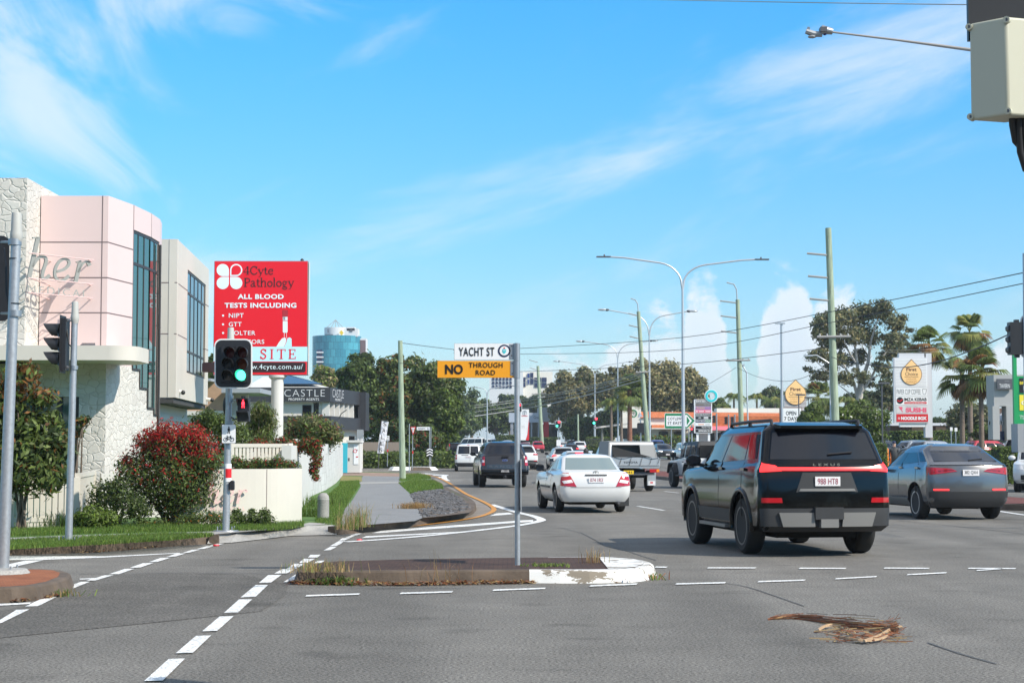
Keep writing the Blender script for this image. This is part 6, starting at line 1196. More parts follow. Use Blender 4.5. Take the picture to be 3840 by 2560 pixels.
lamp_column('light_column', 'silver light column carrying a red and green signal, fourth along the median', 2231, 250, 1412, [(2081, 1354), (2376, 1356)], heads='cobra')
lamp_column('light_column', 'pale light column with short arms seen past the large green tree on the left', 1827, 200, 1476, [(1788, 1452), (1905, 1447)], heads='flat', r=(.10, .06))
def short_lamp(label, x, d, pts, r=.05, m='steel_dark', head=True, group='slender lamp posts in the car park'):
    t = thing('lamp_post', label, 'street light', base(x, d, .15), 0, group); mb = MB(); mb.tube([base(x, d, .15)] + [at(a, b, d) for a, b in pts], r, m, 8); mb.build('pole', t, 40)
    e = at(*pts[-1], d); mb = MB(); mb.obox((e.x - .1, d, e.z), (.6, .25, .1), 0, m); mb.build('lamp_head', t)
short_lamp('slender grey lamp post with bent arm left of the orange drop sign', 2806, 140, [(2800, 1395), (2783, 1368)], .06, 'pole_silver')
short_lamp('tall plain silver column before the orange drop sign, without arms', 2931, 112, [(2931, 1235), (2931, 1212)], .085, 'pole_silver', group=None)
short_lamp('silver lamp post with arm to the left beside the tall green-tinged pole', 3113, 125, [(3113, 1363), (3062, 1332), (3036, 1333)], .06, 'pole_silver')
short_lamp('black lamp post in front of the white-flowered tree', 3307, 98, [(3307, 1443), (3322, 1436)], .045)
short_lamp('thin dark lamp post in front of the drop-shaped sign over the black vehicle', 2995, 120, [(2995, 1480), (3008, 1480)], .04)
short_lamp('short dark lamp post behind the first bushy tree', 3031, 135, [(3031, 1492), (3036, 1490)], .035)

def power_pole(label, xb, xt, d, ytop, r, arms=(), cross=(), lamp=None, m='timber_green', crossw=.12, group='timber power poles along the road'):
    t = thing('power_pole', label, 'power pole', base(xb, d, .1), 0, group); a, b = base(xb, d, .1), at(xt, ytop, d)
    mb = MB(); mb.tube([a, a + (b - a) * .5, b], [r, r * .86, r * .72], m, 14); mb.build('pole', t, 40)
    px = lambda y: a + (b - a) * ((at(0, y, d).z - a.z) / (b.z - a.z))
    for x, y in arms:
        e = at(x, y, d); p = px(y + 8); mb = MB(); mb.tube([p, (p.x - .25, d - .1, p.z + .02), e], .05, 'arm_grey', 6); mb.build('insulator_arm', t, 40)
    for x0, x1, y in cross:
        p, q = at(x0, y, d - .2), at(x1, y - 2, d - .2); mb = MB(); mb.tube([p, q], crossw * .5, 'arm_grey', 6)
        for f in (.08, .3, .7, .92): c = p + (q - p) * f; mb.lathe(c, [(.03, 0), (.05, .1), (.03, .14), (.0, .15)], 'render_grey', 8)
        mb.build('crossarm', t, 40)
    if lamp: mb = MB(); mb.tube([b - Vector((0, 0, .5))] + [at(x, y, d) for x, y in lamp], .05, 'pole_silver', 6); mb.build('lamp_arm', t, 40)
power_pole('tallest green-tinged timber power pole, crossing the spreading gum tree', 3137, 3106, 83, 855, .20, [(3026, 950), (3030, 1035), (3036, 1120)], [(3064, 3190, 1263)])
power_pole('straight timber power pole topped by a curved lamp arm, above the orange roof', 2782, 2766, 125, 1123, .20, [(2700, 1128), (2702, 1184), (2704, 1241)], [(2722, 2814, 1352)], [(2762, 1085), (2752, 1066), (2725, 1059)])
power_pole('leaning green timber power pole beside the fan palm', 2432, 2394, 150, 1168, .22, [(2356, 1175), (2358, 1219), (2361, 1261)], [(2384, 2436, 1396)], [(2392, 1140), (2382, 1124), (2365, 1119)])
power_pole('far timber power pole in front of the car dealer', 2034, 2017, 250, 1372, .28, [(1984, 1349), (1987, 1379), (1990, 1417)], [(1994, 2048, 1477), (2016, 2045, 1490)])
power_pole('short green timber post before the dark trees beside the far signals', 2168, 2167, 255, 1552, .16)
def wire(label, pts, ds, r, m='wire', sag=0., group='overhead cables', dash=False):
    P = [at(x, y, d) for (x, y), d in zip(pts, ds)]; P = crv([tuple(p) for p in P], 6)
    t = MB(); t.tube(P, r, m, 6); o = tag(t.build('overhead_cable', smooth=60), label, 'cable', group); return o
wire('upper twisted black cable sweeping from the right edge across both power poles', [(4900, 770), (4000, 985), (3840, 1022), (3135, 1165), (2560, 1265), (1950, 1306), (1700, 1313)], [27, 40, 46, 70, 85, 100, 106], .014)
wire('second black cable from the right edge, just below the twisted one', [(4900, 800), (4000, 1022), (3840, 1062), (3135, 1205), (2560, 1310), (1950, 1327), (1700, 1322)], [27, 40, 46, 70, 85, 100, 106], .013)
wire('third black cable running left from the tallest timber pole', [(3112, 1302), (2560, 1365), (1950, 1393), (1700, 1398)], [83, 95, 115, 122], .015)
wire('thick black cable sagging from the tallest timber pole to the right-hand signal', [(3118, 1338), (3180, 1356), (3356, 1377), (3494, 1361), (3640, 1315), (3790, 1250), (3900, 1190), (4700, 800)], [83, 78, 68, 60, 54, 48, 44, 30], .018)
wire('cable sagging between the two nearer timber power poles', [(2764, 1378), (2840, 1412), (2932, 1429), (3000, 1420), (3051, 1397), (3112, 1360)], [125, 115, 108, 100, 93, 83], .014)
wire('service cable running down left from the straight timber pole towards the trees', [(2760, 1378), (2700, 1415), (2620, 1462)], [125, 135, 150], .014)
wire('topmost thin cable across the upper right sky', [(2380, -2), (3000, 10), (3680, 19), (3900, 21)], [50, 40, 30, 27], .010, 'wire_grey')
wire('thin cable from the service pole towards the street name blades', [(1503, 1285), (1600, 1298), (1720, 1312)], [80, 90, 104], .016)
for i, (y0, y1) in enumerate(((1512, 1398), (1520, 1404), (1536, 1412), (1552, 1424))): wire('bundle of pale cables descending left from the leaning pole towards the green tree', [(2408, y1), (2150, y1 + (y0 - y1) * .55), (1960, y1 + (y0 - y1) * .85), (1780, y0 + 8)], [150, 190, 220, 205], .025 if i < 3 else .05, 'wire_grey', group='pale cables over the far junction')
for y0, y1, y2 in ((1270, 1308, 1312), (1290, 1316, 1322)): wire('faint grey cable from the tallest pole crossing the gum tree to the right', [(3190, y0), (3300, y1), (3420, y2), (3560, y2 - 8)], [83, 88, 92, 98], .005, 'wire_grey', group='faint cables right of the tallest pole')

# ---- far traffic signals
def far_signal(label, x, d, yb, board, lamps, group='traffic signals at the far junction', m='galv', rim=True):
    t = thing('traffic_signal', label, 'traffic light', base(x, d, .15), 0, group); mb = MB(); mb.tube([base(x, d, .15), at(x, board[1] - 12, d)], .065, m, 8); mb.build('pole', t, 40)
    mb = MB()
    if rim: rrect(mb, board[0] - 1.5, board[1] - 1.5, board[2] + 1.5, board[3] + 1.5, 6, d - .14, .03, 'sign_white')
    rrect(mb, *board, 5, d - .17, .03, 'lantern'); bd = mb.build('target_board', t)
    for lx, ly, lm, r in lamps: mb = MB(); mb.scirc(lx, ly, r, d - .2, .02, lm, 14); mb.build('lamp', bd)
far_signal('white-edged signal showing red and green, past the car dealer pylon', 2095, 235, 0, (2083, 1577, 2103, 1602), [(2096.5, 1582, 'lamp_red', 4), (2089, 1596, 'lamp_green', 3.6)])
far_signal('signal without white edge showing red over green on the fourth light column', 2228, 249, 0, (2223, 1567, 2240, 1591), [(2236, 1570, 'lamp_red', 4.5), (2227.5, 1585, 'lamp_green', 4)], rim=False)
far_signal('red signal peeping out just right of the street name post', 1950, 215, 0, (1938, 1511, 1956, 1544), [(1949, 1518, 'lamp_red', 4)])
far_signal('grey back of a signal board by the leaning timber pole', 2402, 158, 0, (2389, 1585, 2418, 1622), [], rim=False)
far_signal('dark signal showing red left of the coloured shop directory', 2594, 150, 0, (2589, 1601, 2602, 1624), [(2594, 1608, 'lamp_red', 3)], rim=False)
for x, y0, y1, l in [(2682, 1557, 1585, 'black signal lantern on a silver post just right of the shop directory'), (2727, 1562, 1590, 'black signal lantern facing left before the orange wall, left of its pair'), (2750, 1562, 1590, 'black signal lantern before the orange wall, nearest the straight timber pole')]:
    t = thing('traffic_signal', l, 'traffic light', base(x + 5, 130, .15)); mb = MB(); mb.tube([base(x + 5, 130, .15), at(x + 5, y0 - 8, 130)], .06, 'galv', 8); mb.build('pole', t, 40); mb = MB(); mb.sbox(x - 7, y0, x + 1, y1, 129.9, .3, 'lantern')
    for k in range(3): yy = y0 + (y1 - y0) * (k + .2) / 3; mb.spoly([(x - 7, yy), (x - 11, yy + 3), (x - 11, yy + 5), (x - 7, yy + 6)], 129.95, .2, 'lantern')
    mb.build('lantern', t)
# right-edge signal
t = thing('traffic_signal', 'black lantern with white-edged board at the right edge of the picture', 'traffic light', base(3845, 34, .15)); m = MB(); m.tube([base(3848, 34, .15), at(3846, 950, 34)], [.07, .06], 'galv_mottled', 14); m.build('pole', t, 40)
m = MB(); rrect(m, 3826, 1180, 3960, 1342, 22, 34.05, .02, 'white_paint'); rrect(m, 3831, 1185, 3955, 1337, 19, 34.04, .01, 'steel_dark'); m.build('target_board', t)
m = MB(); m.sbox(3790, 1207, 3830, 1329, 33.8, .22, 'lantern'); m.sbox(3808, 1198, 3822, 1340, 33.85, .1, 'lantern')
for y in (1215, 1255, 1295): m.spoly([(3790, y), (3779, y + 10), (3780, y + 22), (3790, y + 30)], 33.82, .18, 'lantern')
m.build('lantern', t)
# signal controller box close by, with its hoses
d = 8.0; t = thing('controller_box', 'large beige control box with black hoses mounted high on the right-hand pole', 'box', at(3850, 430, d)); m = MB()
cx = at(3760, 0, d).x; Z = lambda y: at(0, y, d).z
p0_, p1_, p2_ = Vector((at(3661, 0, d).x, d + .14)), Vector((at(3772, 0, d).x, d)), Vector((at(3772, 0, d).x + .18, d + .06))
P = [p0_, p1_, p2_, p2_ + (p0_ - p1_)]
m.ext([(p.x, p.y, Z(432)) for p in P], (0, 0, Z(62) - Z(432)), 'box_beige'); bx = m.build('casing', t)
bv = bx.modifiers.new('round', 'BEVEL'); bv.width = .012; bv.segments = 3; bx.data.shade_smooth(); bx.data.set_sharp_from_angle(angle=R(50))
m = MB()
for p in (p0_, p1_):
    for y in (418, 76): m.tube([(p.x - .004, p.y - .012, Z(y)), (p.x + .02, p.y + .03, Z(y))], .016, 'box_beige', 10); m.tube([(p.x - .004, p.y - .013, Z(y)), (p.x - .003, p.y - .012, Z(y))], .008, 'steel_dark', 8)
m.build('corner_screw', t, 40)
m = MB(); a = at(3662, 0, d + .02).x; m.box(a, a + .4, d + .17, d + .20, Z(120), Z(-500), 'lantern'); m.build('back_board', t)
for pts in ([(3795, 425), (3797, 470), (3808, 530), (3850, 575)], [(3822, 425), (3822, 500), (3826, 570), (3848, 640)], [(3840, 425), (3842, 500), (3850, 560), (3870, 600)]):
    m = MB(); m.tube([at(x, y, d + .08 + .02 * i) for i, (x, y) in enumerate(pts)], .0165, 'hose', 10); m.build('hose', t, 60)
m = MB(); m.tube([base(3922, 8.6, .15), at(3922, -700, 8.6)], .10, 'galv_mottled', 14); tag(m.build('large_pole', smooth=40), 'thick galvanised pole carrying the beige control box at the right edge', 'pole')
# camera arm in the sky
t = thing('camera_arm', 'thin steel arm with lamp head and camera reaching in at the top right', 'camera arm', at(3680, 192, 16)); m = MB(); d = 16
m.tube([at(3900, 232, d), at(3660, 190, d), at(3360, 150, d), at(3120, 121, d)], [.020, .017, .011, .009], 'arm_grey', 8); m.build('arm', t, 40)
m = MB(); a, b = at(3122, 119, d), at(3080, 112, d); m.tube([a, b], [.03, .045], 'galv', 10); m.sbox(3078, 100, 3102, 118, d - .05, .1, 'steel_dark'); m.ball(at(3093, 126, d), .02, 'blue_badge'); m.build('camera', t, 40)
m = MB(); m.tube([at(3083, 130, d), at(3050, 128, d), at(3022, 118, d)], [.025, .03, .025], 'grey_back', 8); m.ball(at(3045, 139, d), (.04, .03, .014), 'grey_back'); m.tube([at(3028, 118, d), at(3033, 103, d)], .014, 'galv', 6); m.build('lamp_head', t, 40)

# ---- signs on the right
def panel_sign(name, label, loc, parts, cat='sign'):
    t = thing(name, label, cat, loc)
    for nm, f in parts: mb = MB(); f(mb); mb.build(nm, t)
    return t
d1 = 130
def cot(m):
    d = d1; rr = [(2492, 1549), (2572, 1549), (2607, 1577), (2575, 1606), (2492, 1606)]; m.spoly([(2492, 1552), (2495, 1548), (2578, 1548), (2608, 1577), (2578, 1607), (2495, 1607), (2492, 1603)], d, .03, 'sign_white'); m.spoly([(2493.5, 1553), (2496, 1549.5), (2577, 1549.5), (2606, 1577), (2577, 1605.5), (2496, 1605.5), (2493.5, 1602)], d - .006, .006, 'sign_green')
    m.sbox(2498.5, 1558.5, 2561, 1597, d - .012, .006, 'sign_white'); m.stext('COTLEW', 2504, 1564, 2556, 1574.5, d - .013, 'sign_black', bold=.012, space=1.1); m.stext('ST EAST', 2504, 1580, 2556, 1591, d - .013, 'sign_black', bold=.012, space=1.1)
    m.spoly([(2574, 1549.8), (2580, 1549.8), (2604, 1577), (2580, 1605.2), (2574, 1605.2), (2598, 1577)], d - .012, .006, 'sign_white') if False else None
    m.spoly([(2562, 1555), (2576, 1555), (2595, 1577), (2576, 1600), (2562, 1600)], d - .012, .006, 'sign_white'); m.spoly([(2575.5, 1560), (2587, 1577), (2575.5, 1594)], d - .018, .006, 'sign_green')
panel_sign('direction_sign', 'green arrow-shaped direction sign on two posts beside the tallest light column', base(2550, d1, .15), [('sign_plate', cot), ('post', lambda m: m.tube([base(2517, d1 + .05, .15), at(2517, 1607, d1 + .05)], .04, 'galv', 8)), ('post', lambda m: m.tube([base(2583, d1 + .05, .15), at(2583, 1607, d1 + .05)], .04, 'galv', 8))], 'road sign')
d2 = 138
def rows(m):
    d = d2; m.sbox(2604, 1497, 2670, 1623, d, .3, 'sign_white')
    R_ = [('BIRKBECKS', 1499, 1511, 'sign_black', 'sign_white', 0), ('PARK HOTEL', 1512.5, 1523, 'taupe_sign', 'grey_back', 30), ('THAI', 1524, 1535.5, 'purple_sign', 'gold_ink', 0), ('', 1536.5, 1547.5, 'pink_sign', 'sign_white', 0), ('ENCORE RUNWAY', 1549, 1559.5, 'sign_black', 'sign_white', 0), ('jafa', 1561, 1571.5, 'sign_black', 'sign_white', 9), ('PHYSIOFLEX', 1573, 1583.5, 'navy', 'sign_white', 0), ('', 1585, 1596, 'sign_white', 'grey_back', 0), ('Ranch Hop', 1597, 1608, 'sign_black', 'sign_white', 22), ('BIRKBECKS', 1609.5, 1620.5, 'sign_black', 'sign_white', 10)]
    for tx, y0, y1, bg, fg, ind in R_:
        m.sbox(2608, y0, 2667, y1, d - .01, .01, bg)
        if tx: m.stext(tx, 2610 + ind, y0 + 2.2, (2642 if tx in ('THAI',) else 2629 if tx == 'jafa' else 2665), y1 - 3, d - .012, fg, bold=.02)
        elif bg == 'pink_sign': m.sbox(2611, y0 + 3, 2616, y1 - 3, d - .014, .004, fg); m.sbox(2620, y0 + 4, 2640, y1 - 4, d - .014, .004, fg); m.sbox(2645, y0 + 4, 2664, y1 - 4, d - .014, .004, fg)
        else: m.sbox(2618, y0 + 4.5, 2640, y1 - 4, d - .014, .004, 'lens_amber'); m.sbox(2645, y0 + 4.5, 2662, y1 - 4, d - .014, .004, 'grey_back')
    m.sbox(2639, 1562.5, 2656, 1565.5, d - .014, .004, 'sign_white'); m.sbox(2639, 1567, 2656, 1570, d - .014, .004, 'sign_white'); m.sbox(2645, 1573.4, 2667, 1583, d - .011, .003, 'sign_green')
panel_sign('shop_directory', 'tall multi-coloured shop directory sign topped by a turquoise ring', base(2637, d2, .15), [('panel', rows), ('ring', lambda m: (m.scirc(2668, 1484, 25, d2 - .04, .3, 'sign_white', 30, 13), m.scirc(2668, 1484, 22.5, d2 - .06, .02, 'teal', 30, 14.5))), ('post', lambda m: m.sbox(2612, 1623, 2620, 1660, d2 + .1, .15, 'sign_white')), ('post', lambda m: m.sbox(2655, 1623, 2663, 1660, d2 + .1, .15, 'sign_white'))])
def drop(m, cx, yt, yb, w, d):
    r = w / 2; cy = yb - r; P = [(cx, yt)]
    for k in range(-3, 26): a = R(-30 + k * 240 / 23 + 0) if False else None
    P = [(cx, yt)] + [(cx + r * math.cos(a), cy + r * math.sin(a)) for a in np.linspace(R(-46), R(226), 30)]
    m.spoly(P, d - .03, .03, 'brown_ink'); s = .95; P2 = [(cx, yt + 3)] + [(cx + r * s * math.cos(a), cy + r * s * math.sin(a)) for a in np.linspace(R(-46), R(226), 30)]; m.spoly(P2, d - .04, .01, 'orange_drop')
    k = w / 82
    m.stext('First', cx - 20 * k, cy - 26 * k, cx + 20 * k, cy - 13 * k, d - .042, 'brown_ink', bold=.03); m.stext('Choice', cx - 24 * k, cy - 9 * k, cx + 25 * k, cy + 5 * k, d - .042, 'brown_ink'); m.sbox(cx - 27 * k, cy + 9 * k, cx + 27 * k, cy + 10.5 * k, d - .044, .004, 'brown_ink')
    m.stext('LIQUOR', cx - 19 * k, cy + 14 * k, cx + 19 * k, cy + 22 * k, d - .042, 'orange_ink'); m.stext('MARKET', cx - 21 * k, cy + 25 * k, cx + 21 * k, cy + 33 * k, d - .042, 'orange_ink')
d3 = 150
def open7(m): m.sbox(2926, 1527, 3008, 1640, d3, .4, 'brown_ink'); m.sbox(2928.5, 1529.5, 3005.5, 1638, d3 - .02, .02, 'sign_white'); m.stext('OPEN', 2947, 1541, 2986, 1556, d3 - .024, 'sign_black', bold=.02); m.stext('7 DAYS', 2941, 1562, 2995, 1577, d3 - .024, 'sign_black', bold=.02)
panel_sign('drop_sign', 'orange drop-shaped shop sign on a louvred box over an open 7 days board', base(2970, d3, .15), [('louvre_box', lambda m: (m.sbox(2942, 1480, 3024, 1600, d3 + .05, .5, 'louvre'), [m.sbox(2942, 1484 + 5 * i, 3024, 1485.5 + 5 * i, d3 + .04, .02, 'wood_brown') for i in range(10)])), ('drop_panel', lambda m: drop(m, 2983.5, 1422, 1518, 80, d3)), ('notice_board', open7)])
d4 = 112
def pyl(m): m.sbox(3471, 1324, 3493, 1640, d4 + .1, .5, 'panel_grey'); m.sbox(3371, 1324, 3471, 1340, d4 + .1, .4, 'panel_grey'); m.sbox(3376, 1584, 3471, 1600, d4 + .1, .4, 'sign_white')
def pnl(m):
    d = d4; m.sbox(3354, 1340, 3478, 1585, d, .3, 'panel_grey'); m.sbox(3358, 1344, 3476, 1451, d - .012, .012, 'sign_white')
    for i in range(19): m.sbox(3360, 1346 + 5.6 * i, 3474, 1348 + 5.6 * i, d - .02, .008, 'louvre')
    m.sbox(3360, 1453, 3477, 1484, d - .014, .01, 'sign_white'); m.stext('PAPER CUP COFFEE', 3363, 1459, 3452, 1478, d - .015, 'steel_dark', bold=-.008); m.sline([(3459, 1459), (3462, 1478), (3471, 1478), (3475, 1459), (3459, 1458)], 1.3, d - .016, 'steel_dark')
    m.sbox(3360, 1486, 3478, 1517, d - .014, .01, 'sign_white'); m.scirc(3375, 1501, 12.5, d - .018, .006, 'sign_black'); m.sline([(3365, 1500), (3374, 1505), (3385, 1497)], 4, d - .022, 'sign_red'); m.stext('IMZA KEBAB', 3390, 1491, 3475, 1503, d - .016, 'sign_black', bold=.03); rrect(m, 3391, 1506, 3475, 1514, 3, d - .018, .004, 'sign_red'); m.stext('Charcoal & Burgers', 3395, 1507.5, 3470, 1513, d - .02, 'sign_white')
    m.sbox(3361, 1519, 3479, 1549, d - .014, .01, 'louvre'); m.stext('SUSHI', 3396, 1528, 3474, 1546, d - .016, 'pink_sign', bold=.06); m.stext('CRAZY FISH', 3396, 1522, 3441, 1526, d - .016, 'grey_back'); m.scirc(3379, 1530, 6, d - .018, .004, 'pink_sign', 12); m.sline([(3371, 1524), (3379, 1533), (3385, 1544)], 3, d - .02, 'pink_sign')
    m.sbox(3362, 1552, 3480, 1581, d - .014, .01, 'sign_red'); m.stext('NOODLE BOX', 3379, 1561, 3475, 1574, d - .016, 'sign_white', bold=.06); m.scirc(3371, 1568, 4, d - .018, .004, 'sign_white', 12, 2.5)
    drop(m, 3418, 1346, 1443, 79, d - .02)
panel_sign('pylon_sign', 'tall grey pylon with orange drop panel above kebab, sushi and noodle panels', base(3482, d4, .15), [('frame', pyl), ('panel', pnl)])
d5 = 70
def bp(m):
    d = d5; m.sbox(3806, 1322, 3812, 1690, d, .2, 'fuel_green'); m.sbox(3812, 1410, 3960, 1590, d + .02, .25, 'fuel_green'); m.sbox(3824, 1417, 3960, 1472, d, .02, 'sign_black'); m.sbox(3824, 1480, 3960, 1538, d, .02, 'fuel_yellow'); m.stext('BP', 3824, 1430, 3841, 1441, d - .004, 'fuel_yellow', bold=.02); m.sbox(3838, 1447, 3845, 1462, d - .01, .01, 'sign_white'); m.sbox(3813, 1474, 3960, 1477, d + .01, .01, 'sign_green'); m.scirc(3838, 1510, 7, d - .01, .01, 'sign_white', 14, 4)
    m.stext('Uni', 3825, 1555, 3840, 1563, d + .016, 'sign_white'); m.stext('+ E10', 3826, 1565, 3850, 1572, d + .016, 'sign_white')
panel_sign('price_sign', 'green and yellow fuel price sign cut off by the right edge', base(3820, d5, .15), [('panel', bp)])
m = MB(); a = base(3850, 38, .15); b = at(3816, 1588, 38); m.box(b.x, b.x + .5, 38, 38.5, at(0, 1695, 38).z, b.z, 'grey_back'); m.tube([base(3856, 38.2, .15), at(3852, 1690, 38.2)], .05, 'galv', 8); tag(m.build('meter_box', smooth=40), 'plain grey metal box on a post at the right edge below the price sign', 'box')
for x, x2, y0, y1, l in [(3563, 3572, 1601, 1642, 'plain white sign back between the pylon and the fan palm trunk'), (3580, 3590, 1603, 1642, 'small white notice on a leaning post beside the fan palm trunk')]: post_sign('small_sign', l, 'road sign', x + 3, 104, y0 + 4, [('sign_plate', lambda mb, d, x=x, x2=x2, y0=y0: mb.sbox(x, y0, x2, y0 + 14, d - .05, .03, 'sign_white'))])
post_sign('turn_sign', 'white sign reading U turn permitted on the fourth light column', 'road sign', 2230, 247, 1655, [('sign_plate', lambda mb, d: (mb.sbox(2222, 1653, 2240, 1677, d - .2, .02, 'sign_white'), mb.stext('U', 2227, 1656, 2235, 1664, d - .204, 'sign_black', bold=.02), mb.stext('TURN', 2225, 1666, 2237, 1669, d - .204, 'sign_black'), mb.stext('PERMITTED', 2224, 1671, 2238, 1674, d - .204, 'sign_black')))])
post_sign('lane_sign', 'small white sign under the white-edged far signal', 'road sign', 2095.5, 233, 1648, [('sign_plate', lambda mb, d: mb.sbox(2087, 1648, 2103, 1672, d - .2, .02, 'sign_white'))])
for x, l in ((3324, 'orange yellow bollard at the hedge end, left of its pair'), (3339, 'orange yellow bollard nearest the walking person')): m = MB(); a = base(x, 92, .15); m.lathe(a, [(.075, 0), (.075, (1.38 if x < 3330 else 1.3)), (.06, 1.42), (0, 1.43)], 'lens_amber', 12); tag(m.build('bollard', smooth=40), l, 'bollard')

# ---- tiled shops
d6 = 212
sh_ = thing('shop_building', 'long white shopping arcade with orange tiled roofs and arched windows', 'building', base(2600, d6, .15))
m = MB(); m.sbox(2350, 1594, 2930, 1700, d6, 6, 'render_white'); m.sbox(2402, 1565, 2620, 1596, d6 - .05, .4, 'render_white'); m.sbox(2335, 1523, 2404, 1640, d6 + .3, 5, 'render_white'); m.spoly([(2394, 1565), (2400, 1546), (2414, 1565)], d6 + .2, .1, 'dealer_blue'); m.sbox(2325, 1565, 2440, 1604, d6 - .2, .2, 'render_white'); m.sbox(2688, 1530, 2930, 1550, d6 + 7, 3, 'render_white'); m.build('wall', sh_)
m = MB(); a, b = at(2402, 1566, d6 - .4), at(2930, 1566, d6 - .4); c, e = at(2402, 1543, d6 + 3), at(2930, 1548, d6 + 3); m.add([a, b, e, c], [(0, 1, 2, 3)], 'orange_tile'); m.sbox(2660, 1560, 2930, 1600, d6 - .5, .3, 'orange_tile'); m.build('roof', sh_)
m = MB(); a, b = at(2444, 1605, d6 - 2.5), at(2600, 1605, d6 - 2.5); c, e = at(2444, 1592, d6), at(2600, 1592, d6); m.add([a, b, e, c], [(0, 1, 2, 3)], 'orange_tile'); m.sbox(2443, 1604, 2602, 1608, d6 - 2.6, .2, 'render_white'); m.build('verandah_roof', sh_)
for x in (2470, 2526, 2584, 2702, 2760, 2820): 
    m = MB(); P = [(x, 1640)] + [(x + 18 + 18 * -math.cos(a), 1622 - 7 * math.sin(a)) for a in np.linspace(0, math.pi, 9)] + [(x + 36, 1640)]; m.spoly(P, d6 - .06, .05, 'glass_dark'); m.build('arched_window', sh_)
for x in (2660, 2685): m = MB(); m.sbox(x, 1622, x + 20, 1660, d6 - .06, .05, 'glass_dark'); m.build('doorway', sh_)
m = MB(); a, b = at(2600, 1612, d6 - 2), at(2745, 1612, d6 - 2); c, e = at(2600, 1597, d6 - .55), at(2745, 1597, d6 - .55); m.add([a, b, e, c], [(0, 1, 2, 3)], 'awning_pink'); m.build('awning', sh_)
m = MB(); m.scirc(2374, 1550, 15.5, d6 + .2, .08, 'sign_green', 28, 12); m.scirc(2374, 1550, 9, d6 + .2, .08, 'louvre', 24, 5); m.build('ring_emblem', sh_)
m = MB(); m.sbox(2330, 1604, 2440, 1645, d6 - .3, .05, 'glass_dark'); m.build('shopfront', sh_)
m = MB(); P = [at(2232, 1600, 200), at(2236, 1606, 200), at(2360, 1590, 206), at(2360, 1584, 206)]; m.ext(P, (0, 3, 0), 'wood_brown' if False else 'arm_grey'); can = tag(m.build('shade_canopy'), 'sloping grey shade canopy on timber posts under the palms', 'canopy')
for x, y in ((2258, 1606), (2291, 1583), (2331, 1588)): m = MB(); m.tube([base(x, 203, .1), at(x, y - 4, 203)], .13, 'timber_grey', 8); m.build('post', can, 40)
m = MB()
for i in range(26): x = 2201 + i * 3.4; m.sbox(x, 1645, x + .5, 1672, 209.9, .06, 'steel_dark')
m.sbox(2200, 1644, 2290, 1645.5, 209.9, .06, 'steel_dark'); tag(m.build('railing'), 'thin dark railing in front of the clipped hedge by the far junction', 'railing')
# low brown building and tavern on the right
m = MB(); m.sbox(3340, 1590, 3560, 1650, 150, 5, 'brown'); m.sbox(3340, 1585, 3575, 1595, 149, 7, 'panel_grey'); m.sbox(3420, 1600, 3470, 1640, 149.9, .1, 'tan_stone'); m.sbox(3510, 1600, 3550, 1640, 149.9, .1, 'tan_stone'); tag(m.build('low_building'), 'low brown flat-roofed building behind the pylon sign', 'building')
tv = thing('tavern_building', 'grey rendered tavern portal with dark name sign beside the fuel price sign', 'building', base(3765, 100, .15)); m = MB(); m.sbox(3724, 1522, 3748, 1648, 100, 1, 'render_grey'); m.sbox(3776, 1522, 3800, 1648, 100, 1, 'render_grey'); m.sbox(3728, 1405, 3850, 1522, 100.1, 1.6, 'render_grey'); m.build('portal', tv)
m = MB(); m.sbox(3740, 1420, 3800, 1459, 99.8, .2, 'steel_dark'); m.stext('TAVERN', 3748, 1439, 3787, 1454, 99.79, 'sign_white'); m.stext('ROAD', 3768, 1426, 3785, 1431, 99.79, 'grey_back'); m.build('name_sign', tv)
m = MB(); m.ext([at(3712, 1588, 101), at(3745, 1555, 103), at(3776, 1535, 103), at(3776, 1578, 101)], (0, .1, 0), 'panel_grey'); m.sbox(3708, 1578, 3760, 1592, 100.6, .05, 'sign_white')
for i in range(8): m.sbox(3709 + i * 6.5, 1578.5, 3712 + i * 6.5, 1591.5, 100.58, .04, 'sign_black')
m.build('awning', tv)
m = MB(); m.sbox(3740, 1530, 3780, 1650, 104, .2, 'wood_brown'); m.build('recess', tv); m = MB(); m.sbox(3746, 1616, 3768, 1650, 100.5, .5, 'navy'); m.build('cabinet', tv)

# ---- car dealer at the far junction
d7 = 300
dl = thing('dealer_showroom', 'grey-blue car showroom with dark glass far along the road', 'building', base(1990, d7, .1)); m = MB(); m.sbox(1908, 1547, 2020, 1583, d7, 8, 'dealer_blue'); m.sbox(2018, 1527, 2075, 1580, d7 + .5, 8, 'metal_grey'); m.sbox(1914, 1583, 1924, 1660, d7 + .2, .6, 'metal_grey'); m.sbox(2017, 1583, 2022, 1660, d7 + .2, .6, 'metal_grey'); m.sbox(1990, 1583, 1996, 1660, d7 + .2, .6, 'metal_grey'); m.stext('Grand', 2001, 1559, 2032, 1569, d7 - .01, 'sign_black'); m.build('wall', dl)
m = MB(); m.sbox(1925, 1583, 2017, 1660, d7 + .6, .2, 'glass_dark'); m.build('shopfront', dl); m = MB(); m.sbox(2038, 1581, 2058, 1655, d7 + .3, .3, 'dealer_red'); m.build('red_panel', dl); m = MB(); m.sbox(2022, 1590, 2090, 1655, d7 + 1, .2, 'glass_dark'); m.build('side_glass', dl)
d8 = 285
